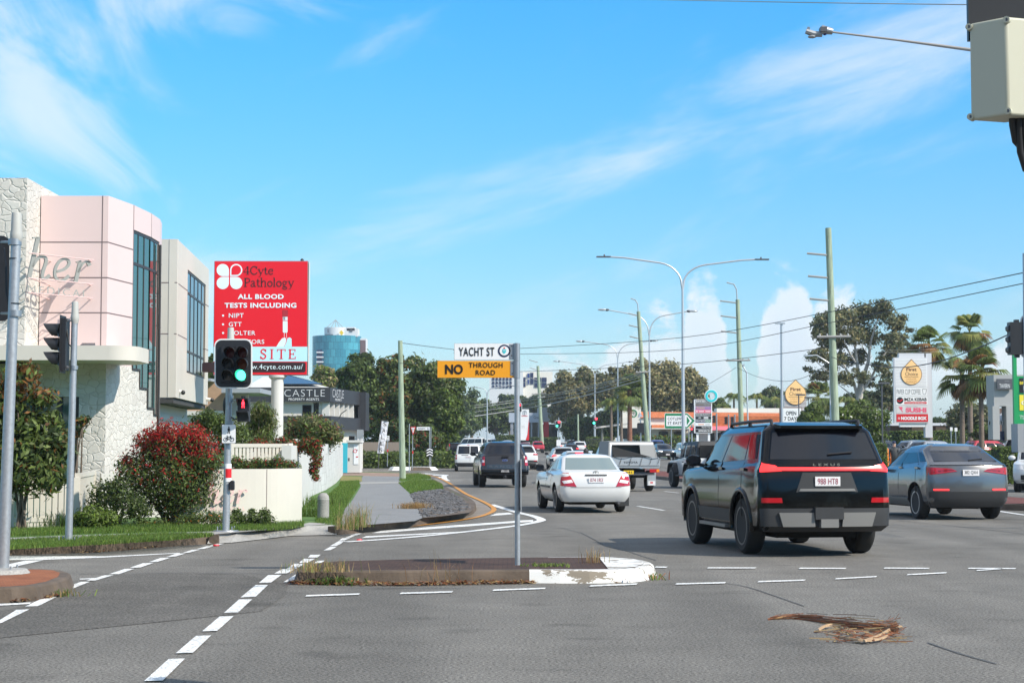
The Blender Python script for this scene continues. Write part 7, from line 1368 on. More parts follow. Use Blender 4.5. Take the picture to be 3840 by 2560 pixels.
def dp(m): m.sbox(1951, 1534, 1984, 1650, d8, .5, 'sign_white'); m.spoly([(1984, 1567), (1984, 1650), (1971, 1650), (1978, 1628), (1981, 1595)], d8 - .02, .02, 'sign_red'); m.stext('TOYOTA', 1955, 1557, 1979, 1561, d8 - .022, 'sign_red', bold=.04); m.scirc(1967, 1547.5, 9, d8 - .03, .01, 'metal_grey', 20, 7.8); m.scirc(1967, 1545, 5, d8 - .03, .01, 'metal_grey', 16, 4); m.sbox(1966, 1541, 1968, 1555, d8 - .03, .01, 'metal_grey'); m.sbox(1955, 1596, 1967, 1598, d8 - .02, .01, 'louvre'); m.sbox(1955, 1601, 1969, 1603, d8 - .02, .01, 'louvre')
panel_sign('dealer_pylon', 'white and red car dealer pylon right of the street name post', base(1967, d8, .1), [('panel', dp)])
# ---- towers on the skyline
d9 = 620; tw = thing('glass_tower', 'round blue-green glass tower with white penthouse on the skyline', 'building', base(1262, d9)); c = base(1262, d9); k = d9 / FP
m = MB(); m.lathe((c.x, d9, 0), [(92 * k, 0), (92 * k, at(0, 1262, d9).z)], 'tower_glass', 28); m.build('glass_drum', tw, 60)
m = MB(); m.sbox(1340, 1268, 1372, 1420, d9 - 2, 8, 'tower_white'); m.sbox(1350, 1275, 1371, 1420, d9 - 2.4, .4, 'tower_brown'); m.build('side_wing', tw)
zt9 = at(0, 1261.5, d9).z; m = MB(); m.lathe((base(1262, d9).x, d9 - 2, zt9), [(45 * k, 0), (45 * k, 31 * k)], 'tower_white', 24); m.sbox(1290, 1231, 1341, 1262, d9 - 5, 8, 'tower_white'); m.sbox(1300, 1226, 1330, 1240, d9 - 5, 5, 'tower_white'); m.sbox(1228, 1233, 1232, 1247, d9 - 6.6, .3, 'steel_dark'); m.sbox(1219, 1253, 1248, 1262, d9 - 6.7, .3, 'steel_dark'); m.sbox(1312, 1235, 1322, 1243, d9 - 5.3, .3, 'steel_dark'); m.spoly([(1280, 1237), (1289, 1247), (1281, 1258), (1272, 1247)], d9 - 7.2, .3, 'yellow_diamond'); m.build('penthouse', tw, 40)
m = MB(); top = at(1258, 1199, d9)
for x in (1222, 1240, 1258, 1275, 1290): m.tube([at(x, 1231, d9), top], .12, 'wire_grey', 4)
m.build('mast', tw)
m = MB()
for i in range(5): m.sbox(1186, 1318 + 18 * i, 1212, 1323 + 18 * i, d9 - 9.2, 1, 'tower_white')
m.sbox(1188, 1312, 1208, 1420, d9 - 8.6, .4, 'navy'); m.build('balcony', tw)
d10 = 480; hb = thing('white_block', 'white multi-storey block with dark windows behind the far gum trees', 'building', base(2010, d10)); m = MB(); m.sbox(1945, 1394, 2072, 1530, d10, 10, 'render_white'); m.sbox(1945, 1392, 1962, 1530, d10 - 1, 3, 'tower_white'); m.build('wall', hb)
for x0, y0, x1, y1 in [(1960, 1414, 1971, 1432), (1960, 1434, 1971, 1450), (2004, 1415, 2029, 1432), (2032, 1415, 2050, 1432), (2004, 1435, 2029, 1452), (2032, 1435, 2050, 1452), (1989, 1397, 2000, 1440)]: m = MB(); m.sbox(x0, y0, x1, y1, d10 - .2, .2, 'navy'); m.build('window', hb)
m = MB(); m.sbox(1978, 1400, 1985, 1416, d10 - .3, .3, 'blue_badge'); m.sbox(1979, 1422, 1984, 1440, d10 - .3, .3, 'blue_badge'); m.build('vertical_sign', hb)
d11 = 520; hb = thing('apartment_block', 'grey-white apartment block with rows of narrow windows under the yellow blade', 'building', base(1890, d11)); m = MB(); m.sbox(1835, 1408, 1932, 1530, d11, 10, 'tower_white'); m.build('wall', hb)
for j in range(3):
    for i in range(6): m = MB(); m.sbox(1846 + i * 13, 1416 + j * 14, 1854 + i * 13, 1426 + j * 14, d11 - .2, .2, 'navy'); m.build('window', hb)
# ---- walking person by the bollards
def person(x, d, z):
    t = thing('person', 'person in dark clothes and cap walking beside the orange bollards', 'person', base(x, d, z)); me = bpy.data.meshes.new('body')
    V = [(0, 0, .95), (0, 0, 1.15), (0, 0, 1.40), (0, 0, 1.50), (0, -.01, 1.62), (0, -.01, 1.70), (.19, 0, 1.38), (.24, .02, 1.12), (.22, -.10, .90), (-.19, 0, 1.38), (-.24, .03, 1.12), (-.22, -.06, .90), (.09, 0, .9), (.10, -.10, .50), (.10, -.06, .08), (.10, -.18, .04), (-.09, 0, .9), (-.10, .08, .50), (-.10, .2, .10), (-.10, .1, .05)]
    E = [(0, 1), (1, 2), (2, 3), (3, 4), (4, 5), (2, 6), (6, 7), (7, 8), (2, 9), (9, 10), (10, 11), (0, 12), (12, 13), (13, 14), (14, 15), (0, 16), (16, 17), (17, 18), (18, 19)]
    rad = [.15, .15, .15, .055, .10, .085, .065, .045, .035, .065, .045, .035, .085, .06, .04, .035, .085, .06, .04, .035]
    me.from_pydata(V, E, []); o = bpy.data.objects.new('body', me); COL.objects.link(o); s = o.modifiers.new('s', 'SKIN'); o.modifiers.new('d', 'SUBSURF').levels = 1
    for i, r in enumerate(rad): me.skin_vertices[0].data[i].radius = (r, r * .8)
    me.skin_vertices[0].data[0].use_root = True
    m2 = bpy.data.meshes.new_from_object(o.evaluated_get(bpy.context.evaluated_depsgraph_get())); bpy.data.objects.remove(o); m2.materials.append(MATS['clad']); m2.materials.append(MATS['flesh'])
    for p in m2.polygons: c = p.center; p.material_index = 1 if (c.z > 1.5 and c.z < 1.70) or (abs(c.x) > .17 and c.z < .98) else 0
    m2.shade_smooth(); link('body', m2, t, True); mb = MB(); mb.ball((0, -.01, 1.73), (.11, .12, .07), 'navy', 10, 6); mb.obox((0, -.13, 1.70), (.14, .1, .015), 0, 'navy'); mb.build('cap', t, 50, True)
person(3350, 90, .15)
# ================================================================ VEGETATION
for n, c, l in [('leaf_dark', (.058, .088, .028), .5), ('leaf_mid', (.11, .155, .036), .5), ('leaf_light', (.15, .20, .05), .45), ('leaf_lime', (.15, .22, .03), .4), ('leaf_khaki', (.36, .30, .14), .45), ('leaf_olive', (.20, .19, .085), .5), ('leaf_gum', (.14, .15, .072), .5), ('leaf_grey', (.13, .14, .085), .5),
                ('leaf_orange', (.24, .11, .035), .5), ('leaf_red', (.40, .022, .018), .5), ('leaf_rust', (.20, .045, .02), .5), ('palm_green', (.13, .175, .045), .5), ('palm_lime', (.27, .27, .07), .4), ('palm_brown', (.26, .13, .045), .5), ('blade_green', (.105, .19, .030), .45), ('blade_lime', (.18, .25, .045), .4), ('straw', (.42, .29, .13), .4), ('litter_brown', (.27, .105, .05), .6), ('petal', (.8, .78, .74), .1), ('flower_orange', (.75, .22, .03), .2)]:
    mat(n, c, .5 if 'leaf' in n else .6, spec=.35, leaf=l)
mat('bark', (.13, .10, .075), .9, var=.35, vs=3, stretch=(4, 4, .8), bump=.5); mat('gum_bark', (.40, .37, .33), .8, var=.25, vs=2, stretch=(3, 3, .6)); mat('palm_trunk', (.17, .13, .10), .9, var=.35, vs=2, stretch=(1, 1, 9), bump=.5); mat('palm_trunk_red', (.20, .085, .05), .9, var=.4, vs=3, stretch=(1, 1, 6), bump=.5); mat('core_dark', (.02, .035, .012), .95)
mat('rock', (.10, .10, .105), .9, var=.75, vs=4, bump=.6, bs=12)

def unit(n):
    v = RNG.normal(size=(n, 3)); return v / np.linalg.norm(v, axis=1)[:, None]
def leafmesh(name, P, NRM, l, w, mats, mi, parent=None, droop=.25, flat=.5):
    """many small folded leaves as one mesh"""
    n = len(P); NRM = NRM + unit(n) * flat * 1.4; NRM /= np.linalg.norm(NRM, axis=1)[:, None] + 1e-9
    a = np.cross(NRM, unit(n)); a[:, 2] -= droop; a -= NRM * np.sum(a * NRM, axis=1)[:, None]; a /= np.linalg.norm(a, axis=1)[:, None] + 1e-9
    b = np.cross(NRM, a); L = (l * RNG.uniform(.65, 1.25, n))[:, None]; Wd = (w * RNG.uniform(.7, 1.25, n))[:, None]
    V = np.stack([P - a * L / 2, P + b * Wd / 2 + NRM * Wd * .12, P + a * L / 2, P - b * Wd / 2 + NRM * Wd * .12], axis=1).reshape(-1, 3)
    return rawquads(name, V, mats, mi, parent)
def rawquads(name, V, mats, mi, parent=None, k=4):
    nf = len(V) // k; me = bpy.data.meshes.new(name); me.vertices.add(len(V)); me.vertices.foreach_set('co', np.ascontiguousarray(V, dtype=np.float32).ravel())
    me.loops.add(len(V)); me.loops.foreach_set('vertex_index', np.arange(len(V), dtype=np.int32)); me.polygons.add(nf); me.polygons.foreach_set('loop_start', np.arange(0, len(V), k, dtype=np.int32))
    for m in mats: me.materials.append(MATS[m])
    me.polygons.foreach_set('material_index', np.ascontiguousarray(mi, dtype=np.int32)); me.update(calc_edges=True); me.validate()
    return link(name, me, parent)
def blobs_points(blobs, n, shell=.55, low=.35):
    B = np.array([(b[0], b[1], b[2], *(b[3] if isinstance(b[3], tuple) else (b[3],) * 3)) for b in blobs]); A = (B[:, 3] * B[:, 5] + B[:, 3] * B[:, 4]); k = RNG.choice(len(B), n, p=A / A.sum())
    U = unit(n); keep = (U[:, 2] > -.3) | (RNG.random(n) < low); U = U[keep]; k = k[keep]
    r = 1 - shell * RNG.random(len(U)) ** 1.6
    return B[k, :3] + U * B[k, 3:6] * r[:, None] + RNG.normal(0, 1, U.shape) * B[k, 3:6] * .17, U, k
def pick(n, w): w = np.array(w, float); return RNG.choice(len(w), n, p=w / w.sum())
def crown_blobs(c, rx, ry, rz, nb, f=(.28, .46)):
    out = [(c.x, c.y, c.z, (rx * .62, ry * .62, rz * .64))]
    for _ in range(nb):
        u = unit(1)[0]; q = RNG.uniform(.45, .84); s = RNG.uniform(*f); out.append((c.x + u[0] * rx * q, c.y + u[1] * ry * q, c.z + u[2] * rz * q, (rx * s, ry * s, min(rz, rx) * s * .9)))
    return out
def limbs(mb, a, blobs, r, m, n=5):
    top = Vector((sum(b[0] for b in blobs) / len(blobs), sum(b[1] for b in blobs) / len(blobs), sum(b[2] for b in blobs) / len(blobs)))
    fork = a + (top - a) * .55; mb.tube([a, a + (fork - a) * .5 + Vector((r * .3, 0, 0)), fork], [r, r * .8, r * .62], m, 10)
    for b in random.sample(blobs, min(n, len(blobs))): e = Vector(b[:3]); mb.tube([fork, fork + (e - fork) * .5 + Vector((0, 0, abs(e.z - fork.z) * .15)), e], [r * .55, r * .36, r * .12], m, 7)
def tree(label, x, y0, y1, w, d, n, l, mats, wt, nb=14, name='tree', trunk='bark', tr=None, group='trees along the road', xb=None, shell=.55, wl=.55, z=.12, f=(.13, .36), cat='tree'):
    n = int(n * 1.5); l = l * .85; nb = int(nb * 2.6)
    t = thing(name, label, cat, base(xb or x, d, z), 0, group); c = at(x, (y0 + y1) / 2, d); k = d / FP; rx, rz = w / 2 * k, (y1 - y0) / 2 * k
    B = crown_blobs(c, rx, rx * .85, rz, nb, f); P, U, kk = blobs_points(B, n, shell)
    # each clump of the crown has its own mix of leaves
    cl = RNG.dirichlet(np.array(wt, float) * 2.2 + .05, len(B)); cum = np.cumsum(cl, axis=1); mi = np.minimum((RNG.random(len(P))[:, None] > cum[kk]).sum(axis=1), len(mats) - 1)
    leafmesh('crown', P, U, l, l * wl, mats, mi, t)
    mb = MB(); limbs(mb, base(xb or x, d, z), B, tr or max(.12, rx * .09), trunk); mb.build('trunk', t, 60)
    return t
GR = ['leaf_dark', 'leaf_mid', 'leaf_light']
tree('dense dark pointed tree left of the orange-tipped tree, beside the glass tower', 1345, 1292, 1610, 190, 138, 12000, .42, GR, [5, 3, .5], 16)
tree('tree with orange-tinged new leaves right behind the timber service pole', 1462, 1292, 1660, 175, 140, 10000, .40, GR + ['leaf_orange'], [3, 3, 1, 1.6], 16)
tree('largest full green tree behind the yellow blade', 1590, 1330, 1670, 290, 142, 20000, .42, GR + ['leaf_olive'], [2.5, 4, 2, 1], 22)
tree('brighter lime green tree overhanging the footpath right of the largest tree', 1675, 1440, 1670, 150, 139, 9000, .38, GR + ['leaf_lime'], [1, 3, 3, 1.4], 14)
tree('small reddish-leaved tree low beneath the largest green tree', 1530, 1560, 1710, 230, 136, 9000, .30, GR + ['leaf_rust'], [3, 3, 1, .9], 12)
tree('pale khaki tree seen between the billboard and the glass tower', 1222, 1372, 1500, 120, 165, 5000, .42, ['leaf_khaki', 'leaf_olive', 'leaf_lime'], [3, 2, 1], 10)
tree('dark tree glimpsed between the office wing and the billboard', 782, 1325, 1500, 120, 92, 5000, .30, GR, [4, 3, .6], 10)
tree('dark tree on the rise just right of the largest green tree', 1765, 1465, 1640, 170, 340, 6000, .8, GR, [4, 3, .5], 12, group='trees far down the road')
tree('dark tree above the white minibus far down the road', 1860, 1500, 1640, 170, 345, 6000, .8, GR, [4, 3, .8], 12, group='trees far down the road')
tree('dark green tree below the white multi-storey block', 1995, 1470, 1600, 160, 390, 5000, .9, GR, [5, 2, .2], 10, group='trees far down the road')
tree('dark tree just below the yellow blade far away', 1910, 1465, 1560, 120, 420, 3500, .9, GR, [5, 2, .2], 9, group='trees far down the road')
tree('wide dark tree filling the skyline between the service pole and the name blades', 1700, 1545, 1680, 260, 330, 6000, .8, GR, [4, 3, .8], 14, group='trees far down the road')
tree('dark tree behind the paling fence and the agency', 1420, 1500, 1680, 230, 160, 7000, .4, GR + ['leaf_rust'], [4, 3, .6, .6], 14)
KH = ['leaf_khaki', 'leaf_olive', 'leaf_gum', 'leaf_light']
tree('khaki gum tree right of the white block, leftmost of its row', 2122, 1378, 1620, 170, 292, 7000, .75, KH, [3, 2, 2, .3], 16, 'gum_tree', 'gum_bark', group='gum trees beyond the shops')
tree('green-grey gum tree behind the fourth light column', 2205, 1362, 1560, 175, 296, 6500, .75, KH, [2, 3, 2, .6], 16, 'gum_tree', 'gum_bark', group='gum trees beyond the shops')
tree('khaki gum tree left of the fan palm with reddish trunk', 2300, 1366, 1560, 175, 285, 7000, .75, KH, [2, 3, 2, .4], 14, 'gum_tree', 'gum_bark', group='gum trees beyond the shops')
tree('broad khaki gum tree between the leaning pole and the tallest light column', 2465, 1325, 1570, 230, 262, 12000, .72, KH, [4, 3, 1, .2], 20, 'gum_tree', 'gum_bark', group='gum trees beyond the shops')
tree('khaki gum tree at the right end of its row above the shop directory', 2578, 1378, 1575, 190, 264, 9000, .72, KH, [4, 3, 1.5, .2], 18, 'gum_tree', 'gum_bark', group='gum trees beyond the shops')
tree('khaki gum tree behind the fan palm with reddish trunk', 2380, 1360, 1560, 180, 275, 7000, .72, KH, [3, 3, 1.5, .2], 14, 'gum_tree', 'gum_bark', group='gum trees beyond the shops')
tree('dark dense tree filling the gap left of the shade canopy', 2185, 1555, 1665, 190, 282, 8000, .6, GR, [5, 2, .4], 12, group='trees far down the road')
tree('dark green tree behind the canopy posts', 2275, 1520, 1665, 130, 280, 6000, .6, GR + ['leaf_olive'], [3, 3, .8, 2], 12, group='trees far down the road')
tree('dark round tree behind the orange drop sign', 2905, 1438, 1560, 120, 300, 5000, .7, GR + ['leaf_gum'], [4, 1.5, .2, 2], 12, group='trees far down the road')
tree('small green tree just right of the turquoise ring', 2700, 1490, 1560, 90, 270, 3500, .6, GR + ['leaf_lime'], [3, 3, 1, .5], 9, group='trees far down the road')
tree('dark tree low behind the spreading gum tree', 3230, 1455, 1600, 170, 230, 5500, .6, GR + ['leaf_gum'], [4, 2, .2, 2], 12, group='trees far down the road')
tree('grey-green tree with pale leaves behind the two shorter fan palms', 3640, 1505, 1655, 290, 138, 10000, .34, ['leaf_grey', 'leaf_olive', 'leaf_dark'], [3, 2.5, 2.5], 18, xb=3560, group='trees beside the car park')
tree('tall narrow tree left of the grey pylon', 3318, 1405, 1560, 110, 170, 3000, .45, ['leaf_gum', 'leaf_dark', 'leaf_olive'], [3, 2, 2], 10, group='trees beside the car park', shell=.8)
tree('bright green rounded tree left of the tallest timber pole over the black vehicle', 3045, 1512, 1640, 120, 112, 5000, .26, GR + ['leaf_lime'], [1, 3, 3, .6], 12, tr=.14, group='trees beside the car park')
tree('bushy green tree with small white flowers right of the tallest timber pole', 3225, 1488, 1680, 235, 102, 13000, .25, GR + ['leaf_lime', 'petal'], [1.5, 3.5, 2.6, .5, .06], 18, tr=.14, group='trees beside the car park')
tree('dark tree line piece left of the tavern portal', 3500, 1560, 1650, 170, 190, 4500, .5, GR, [4, 3, .4], 10, group='trees far down the road')
tree('green shrub mass behind the tavern portal', 3700, 1590, 1655, 130, 120, 3000, .3, GR, [3, 3, .8], 8, name='shrub', group='trees beside the car park')
for i, (x, w, y0) in enumerate([(60, 260, 1500), (2680, 200, 1560), (2830, 200, 1560), (2990, 160, 1540), (3130, 170, 1560), (3420, 170, 1560), (3800, 200, 1550)]):
    tree(['dark tree behind the broad-leaved shrub at the far left', 'low dark tree behind the arcade roof left of the straight pole', 'low dark tree behind the arcade roof right of the straight pole', 'dark tree behind the drop-shaped sign', 'dark tree between the tallest pole and the gum trunk', 'dark tree behind the grey pylon', 'dark tree behind the tavern portal at the right edge'][i], x, y0, 1690, w, 330, 4000, .9, GR, [4, 2.5, .3], 10, group='trees far down the road')
# the spreading gum tree
def gum():
    d = 190; t = thing('gum_tree', 'tall spreading gum tree with pale branching trunk against the sky', 'tree', base(3218, d, .1)); k = d / FP
    S = [(3095, 1215, 62), (3165, 1195, 70), (3240, 1175, 66), (3300, 1168, 66), (3345, 1215, 52), (3382, 1262, 46), (3372, 1318, 44), (3330, 1295, 56), (3260, 1250, 62), (3190, 1265, 60), (3125, 1285, 58), (3085, 1262, 44), (3070, 1330, 40), (3035, 1345, 30), (3115, 1352, 46), (3090, 1402, 44), (3150, 1418, 44), (3180, 1350, 46), (3240, 1335, 42), (3300, 1378, 42), (3335, 1405, 34), (3055, 1415, 28), (3215, 1410, 30), (3270, 1440, 26)]
    B = []
    for x, y, r in S: c = at(x, y, d); B.append((c.x, d + RNG.uniform(-3, 3), c.z, (r * k * RNG.uniform(.7, 1.05), r * k * .9, r * k * RNG.uniform(.45, .7))))
    B += [(b[0] + RNG.uniform(-1.3, 1.3), b[1] + RNG.normal(0, 1), b[2] + RNG.uniform(-.9, .9), tuple(q * .5 for q in b[3])) for b in B for _ in (0, 1, 2)]; P, U, kk = blobs_points(B, 19000, .9, .8); leafmesh('crown', P, U, .45, .20, ['leaf_gum', 'leaf_dark', 'leaf_olive', 'leaf_khaki'], pick(len(P), [4, 1.5, 2.6, .8]), t, .5)
    mb = MB(); A = lambda *p: [at(x, y, d) for x, y in p]
    mb.tube(A((3218, 1640), (3217, 1560), (3222, 1500), (3228, 1440)), [.55, .48, .4, .34], 'gum_bark', 10)
    for pts, r in [([(3220, 1500), (3200, 1430), (3165, 1370), (3130, 1310)], .22), ([(3226, 1450), (3215, 1370), (3205, 1290), (3180, 1220)], .24), ([(3228, 1440), (3255, 1360), (3265, 1280), (3290, 1200)], .26), ([(3222, 1480), (3265, 1420), (3300, 1350), (3345, 1290)], .2), ([(3200, 1430), (3150, 1410), (3100, 1390), (3055, 1350)], .12), ([(3215, 1370), (3160, 1280), (3100, 1230)], .14), ([(3219, 1520), (3180, 1470), (3130, 1430)], .12), ([(3265, 1420), (3310, 1400), (3335, 1395)], .09)]: mb.tube(A(*pts), [r * (1 - .75 * i / (len(pts) - 1)) for i in range(len(pts))], 'gum_bark', 7)
    mb.build('trunk', t, 60)
gum()
# palms
def strip_fan(V, MI, c, dirn, up, L, nb, spread, wd, mi, droop):
    side = dirn.cross(up).normalized()
    for i in range(nb):
        a = (i / (nb - 1) * 2 - 1) * spread; e = (dirn * math.cos(a) + side * math.sin(a)); l = L * (1 - .25 * abs(i / (nb - 1) * 2 - 1)); n = e.cross(up).normalized() * wd
        p0 = c; p1 = c + e * l * .6 + up * .02; p2 = c + e * l * .92 + Vector((0, 0, -droop * l)); V += [p0 - n * .3, p1 - n, p1 + n, p0 + n * .3, p1 - n, p2 - n * .25, p2 + n * .25, p1 + n]; MI += [mi, mi]
def fan_palm(label, x, yb, yc, d, L, tr, n=46, skirt=10, mats=('palm_green', 'palm_lime', 'palm_brown'), wt=(3, 1.5, .3), trunk='palm_trunk', xc=None):
    t = thing('fan_palm', label, 'palm', base(x, d, .15), 0, 'fan palms'); c = at(xc or x, yc, d); V = []; MI = []
    for i in range(n + skirt):
        dead = i >= n; el = R(RNG.uniform(-55, 82)) if not dead else R(RNG.uniform(-85, -50)); az = RNG.uniform(0, 2 * math.pi); dr = Vector((math.cos(az) * math.cos(el), math.sin(az) * math.cos(el), math.sin(el))); up = dr.cross(Vector((-math.sin(az), math.cos(az), 0))).normalized(); up = up if up.z > 0 else -up
        pl = L * RNG.uniform(.34, .5) * (.8 if dead else 1); q = c + dr * pl; mi = 2 if dead else int(pick(1, wt)[0]); sd = dr.cross(up).normalized() * .03; V += [c - sd, q - sd, q + sd, c + sd]; MI.append(mi)
        dd = (dr + Vector((0, 0, -.18))).normalized(); strip_fan(V, MI, q, dd, up, L * RNG.uniform(.5, .72) * (.75 if dead else 1), 17, R(78), L * .032, mi, .30 if not dead else .1)
    rawquads('crown', np.array([tuple(v) for v in V]), list(mats), MI, t)
    mb = MB(); a = base(x, d, .15); mb.tube([a, a + (c - a) * .5, c], [tr * 1.15, tr, tr * .85], trunk, 12); mb.build('trunk', t, 60)
fan_palm('taller fan palm directly behind the grey pylon', 3486, 1640, 1300, 122, 1.85, .15, 32, 9)
fan_palm('tallest fan palm with ragged brown skirt on the right', 3636, 1640, 1245, 125, 1.8, .17, 34, 14)
fan_palm('shorter fan palm with yellowing fronds, left of the close pair', 3606, 1640, 1415, 108, 1.8, .15, 36, 10, wt=(3, 2.2, .7))
fan_palm('shorter fan palm with yellowing fronds, right of the close pair', 3678, 1640, 1400, 106, 1.95, .15, 40, 12, wt=(3, 2.2, .9))
fan_palm('fan palm with rough reddish trunk in front of the tiled shops', 2361, 1640, 1462, 190, 2.2, .26, 50, 10, wt=(4, .8, .2), trunk='palm_trunk_red')
fan_palm('bushy pale fan palm low between the drop sign and the tallest pole', 3068, 1640, 1492, 172, 2.2, .25, 46, 4, wt=(2.5, 2.5, .1))
def feather_palm(label, x, yc, d, L, n=15, tr=.16, mats=('palm_green', 'palm_lime', 'palm_brown'), wt=(4, 1.6, .2)):
    t = thing('feather_palm', label, 'palm', base(x, d, .15), 0, 'feather palms by the shops'); c = at(x, yc, d); V = []; MI = []
    for i in range(n):
        az = 2 * math.pi * i / n + RNG.uniform(-.2, .2); el = R(RNG.uniform(15, 75)); h = Vector((math.cos(az), math.sin(az), 0)); mi = int(pick(1, wt)[0]); P = []
        for k in range(13): s = k / 12; P.append(c + h * (L * s * math.cos(el) * 1.05) + Vector((0, 0, L * (s * math.sin(el) * 1.1 - s * s * (.75 + .3 * math.sin(el))))))
        for k in range(1, 13):
            tt = (P[k] - P[k - 1]).normalized(); sd = tt.cross(Vector((0, 0, 1))).normalized(); 
            for s in (1, -1):
                for q in (0, .5):
                    p = P[k - 1] + (P[k] - P[k - 1]) * q; ln = L * .26 * math.sin(math.pi * min(.97, (k + q) / 14 + .08)); e = p + (sd * s * .75 + tt * .45 + Vector((0, 0, -.55))).normalized() * ln; V += [p - tt * L * .012, p + tt * L * .02, e, e - tt * .02]; MI.append(mi)
    rawquads('crown', np.array([tuple(v) for v in V]), list(mats), MI, t); mb = MB(); a = base(x, d, .15); mb.tube([a, a + (c - a) * .6, c], [tr * 1.2, tr, tr * .8], 'palm_trunk', 10); mb.build('trunk', t, 60)
for x, yc, d, L, lab in [(2292, 1512, 198, 2.4, 'feather palm standing over the shade canopy, left of the reddish trunk'), (2330, 1535, 202, 2.2, 'smaller yellowish feather palm beside the reddish palm trunk'), (2752, 1490, 235, 2.6, 'feather palm rising behind the orange roof at the straight timber pole'), (2838, 1492, 235, 2.6, 'feather palm behind the orange roof, middle of its row'), (2905, 1502, 238, 2.5, 'feather palm behind the orange roof, nearest the drop sign'), (3172, 1505, 170, 2.2, 'feather palm just right of the tallest timber pole'), (2710, 1525, 240, 2.0, 'low feather palm behind the turquoise ring')]: feather_palm(lab, x, yc, d, L)

# ---- hedges and shrubs
def hedge(label, x0, y0, x1, y1, d, depth, n, l, mats=GR, wt=(1, 3, 2), name='hedge', cat='hedge', rag=.04):
    a, b = at(x0, y1, d), at(x1, y0, d); z0 = gz(d) + .12; t = thing(name, label, cat, ((a.x + b.x) / 2, d + depth / 2, z0)); X0, X1, Y0, Y1, Z0, Z1 = a.x, b.x, d, d + depth, z0, b.z
    mb = MB(); i = l * .35; mb.box(X0 + i, X1 - i, Y0 + i, Y1 - i, Z0, Z1 - i, 'core_dark'); mb.build('core', t)  # solid dark green filler box added inside so the hedge reads opaque
    u, v = RNG.random(n), RNG.random(n); f = RNG.choice(4, n, p=[.5, .34, .08, .08]); P = np.zeros((n, 3)); N = np.zeros((n, 3))
    P[:] = np.c_[X0 + (X1 - X0) * u, np.where(f == 0, Y0, Y0 + (Y1 - Y0) * v), np.where(f == 1, Z1, Z0 + (Z1 - Z0) * v)]
    P[f == 2, 0] = X0; P[f == 3, 0] = X1; m2 = f >= 2; P[m2, 1] = Y0 + (Y1 - Y0) * u[m2]; N[f == 0, 1] = -1; N[f == 1, 2] = 1; N[f == 2, 0] = -1; N[f == 3, 0] = 1
    P += RNG.normal(0, rag, (n, 3)); leafmesh('leaves', P, N, l, l * .55, mats, pick(n, wt), t)
hedge('clipped green hedge beside the orange bollards', 3258, 1666, 3326, 1724, 91, 1.2, 1600, .13, GR + ['leaf_lime'], (1, 3, 2, 1))
hedge('long clipped hedge behind the silver four wheel drive', 3345, 1618, 3502, 1646, 128, 1.2, 1600, .2, GR + ['leaf_lime'], (1, 3, 2.5, 1))
hedge('clipped hedge behind the fan palm trunks', 3505, 1616, 3700, 1644, 132, 1.2, 1500, .2, GR + ['leaf_lime'], (1, 3, 2.5, 1))
hedge('square clipped hedge block left of the fuel price sign', 3752, 1680, 3826, 1772, 73, 1.6, 2200, .12, GR + ['leaf_lime'], (1.5, 3, 1.5, .6))
hedge('low clipped hedge step between the coupe-roofed car and the square hedge', 3688, 1695, 3756, 1738, 78, 1.2, 1200, .12, GR + ['leaf_lime'], (1.5, 3, 2, .6))
hedge('clipped hedge behind the dark railing by the far junction', 2200, 1640, 2300, 1672, 211, .9, 900, .25, GR + ['leaf_lime'], (1, 2, 2, 2))
hedge('low dark hedge in front of the car dealer', 1990, 1640, 2100, 1662, 272, 1.5, 900, .3, GR, (3, 2, .6))
hedge('dark rounded hedge on the rise by the white minibus', 1860, 1632, 1945, 1652, 290, 2, 900, .35, GR, (3, 2.5, .8))
hedge('strap-leaved ground planting along the far corner wall', 1352, 1706, 1700, 1752, 127.5, 2.5, 6000, .32, GR + ['leaf_lime'], (1.5, 3, 2.6, .6), 'border_planting', 'ground cover', .12)
hedge('low planting under the leaning timber pole', 2385, 1638, 2600, 1660, 206, 2, 1400, .3, GR + ['leaf_lime', 'flower_orange'], (1, 3, 2, 1, .2), 'border_planting', 'ground cover', .15)
def bush(label, B, n, l, mats, wt, loc, wl=.42, fn=None, name='shrub', core=4, shell=.6, z=.15, droop=.2, cat='shrub'):
    t = thing(name, label, cat, loc); P, U, kk = blobs_points(B, n, shell, .6); k = P[:, 2] > z; P, U = P[k], U[k]
    mi = pick(len(P), wt) if fn is None else fn(P, U); leafmesh('leaves', P, U, l, l * wl, mats, mi, t, droop)
    mb = MB(); a = Vector(loc)
    for i in range(core): b = B[i % len(B)]; e = Vector(b[:3]); s = a + Vector((RNG.uniform(-.12, .12), RNG.uniform(-.1, .1), 0)); mb.tube([s, s + (e - s) * .5 + Vector((RNG.uniform(-.08, .08), 0, 0)), e], [.03, .022, .01], 'bark', 6)
    mb.build('stem', t, 60)
def sb(lst, d, jit=.25, sq=.85):
    k = d / FP; out = []
    for x, y, r in lst: c = at(x, y, d + RNG.uniform(-jit, jit)); out.append((c.x, c.y, c.z, (r * k, r * k * .9, r * k * sq)))
    return out
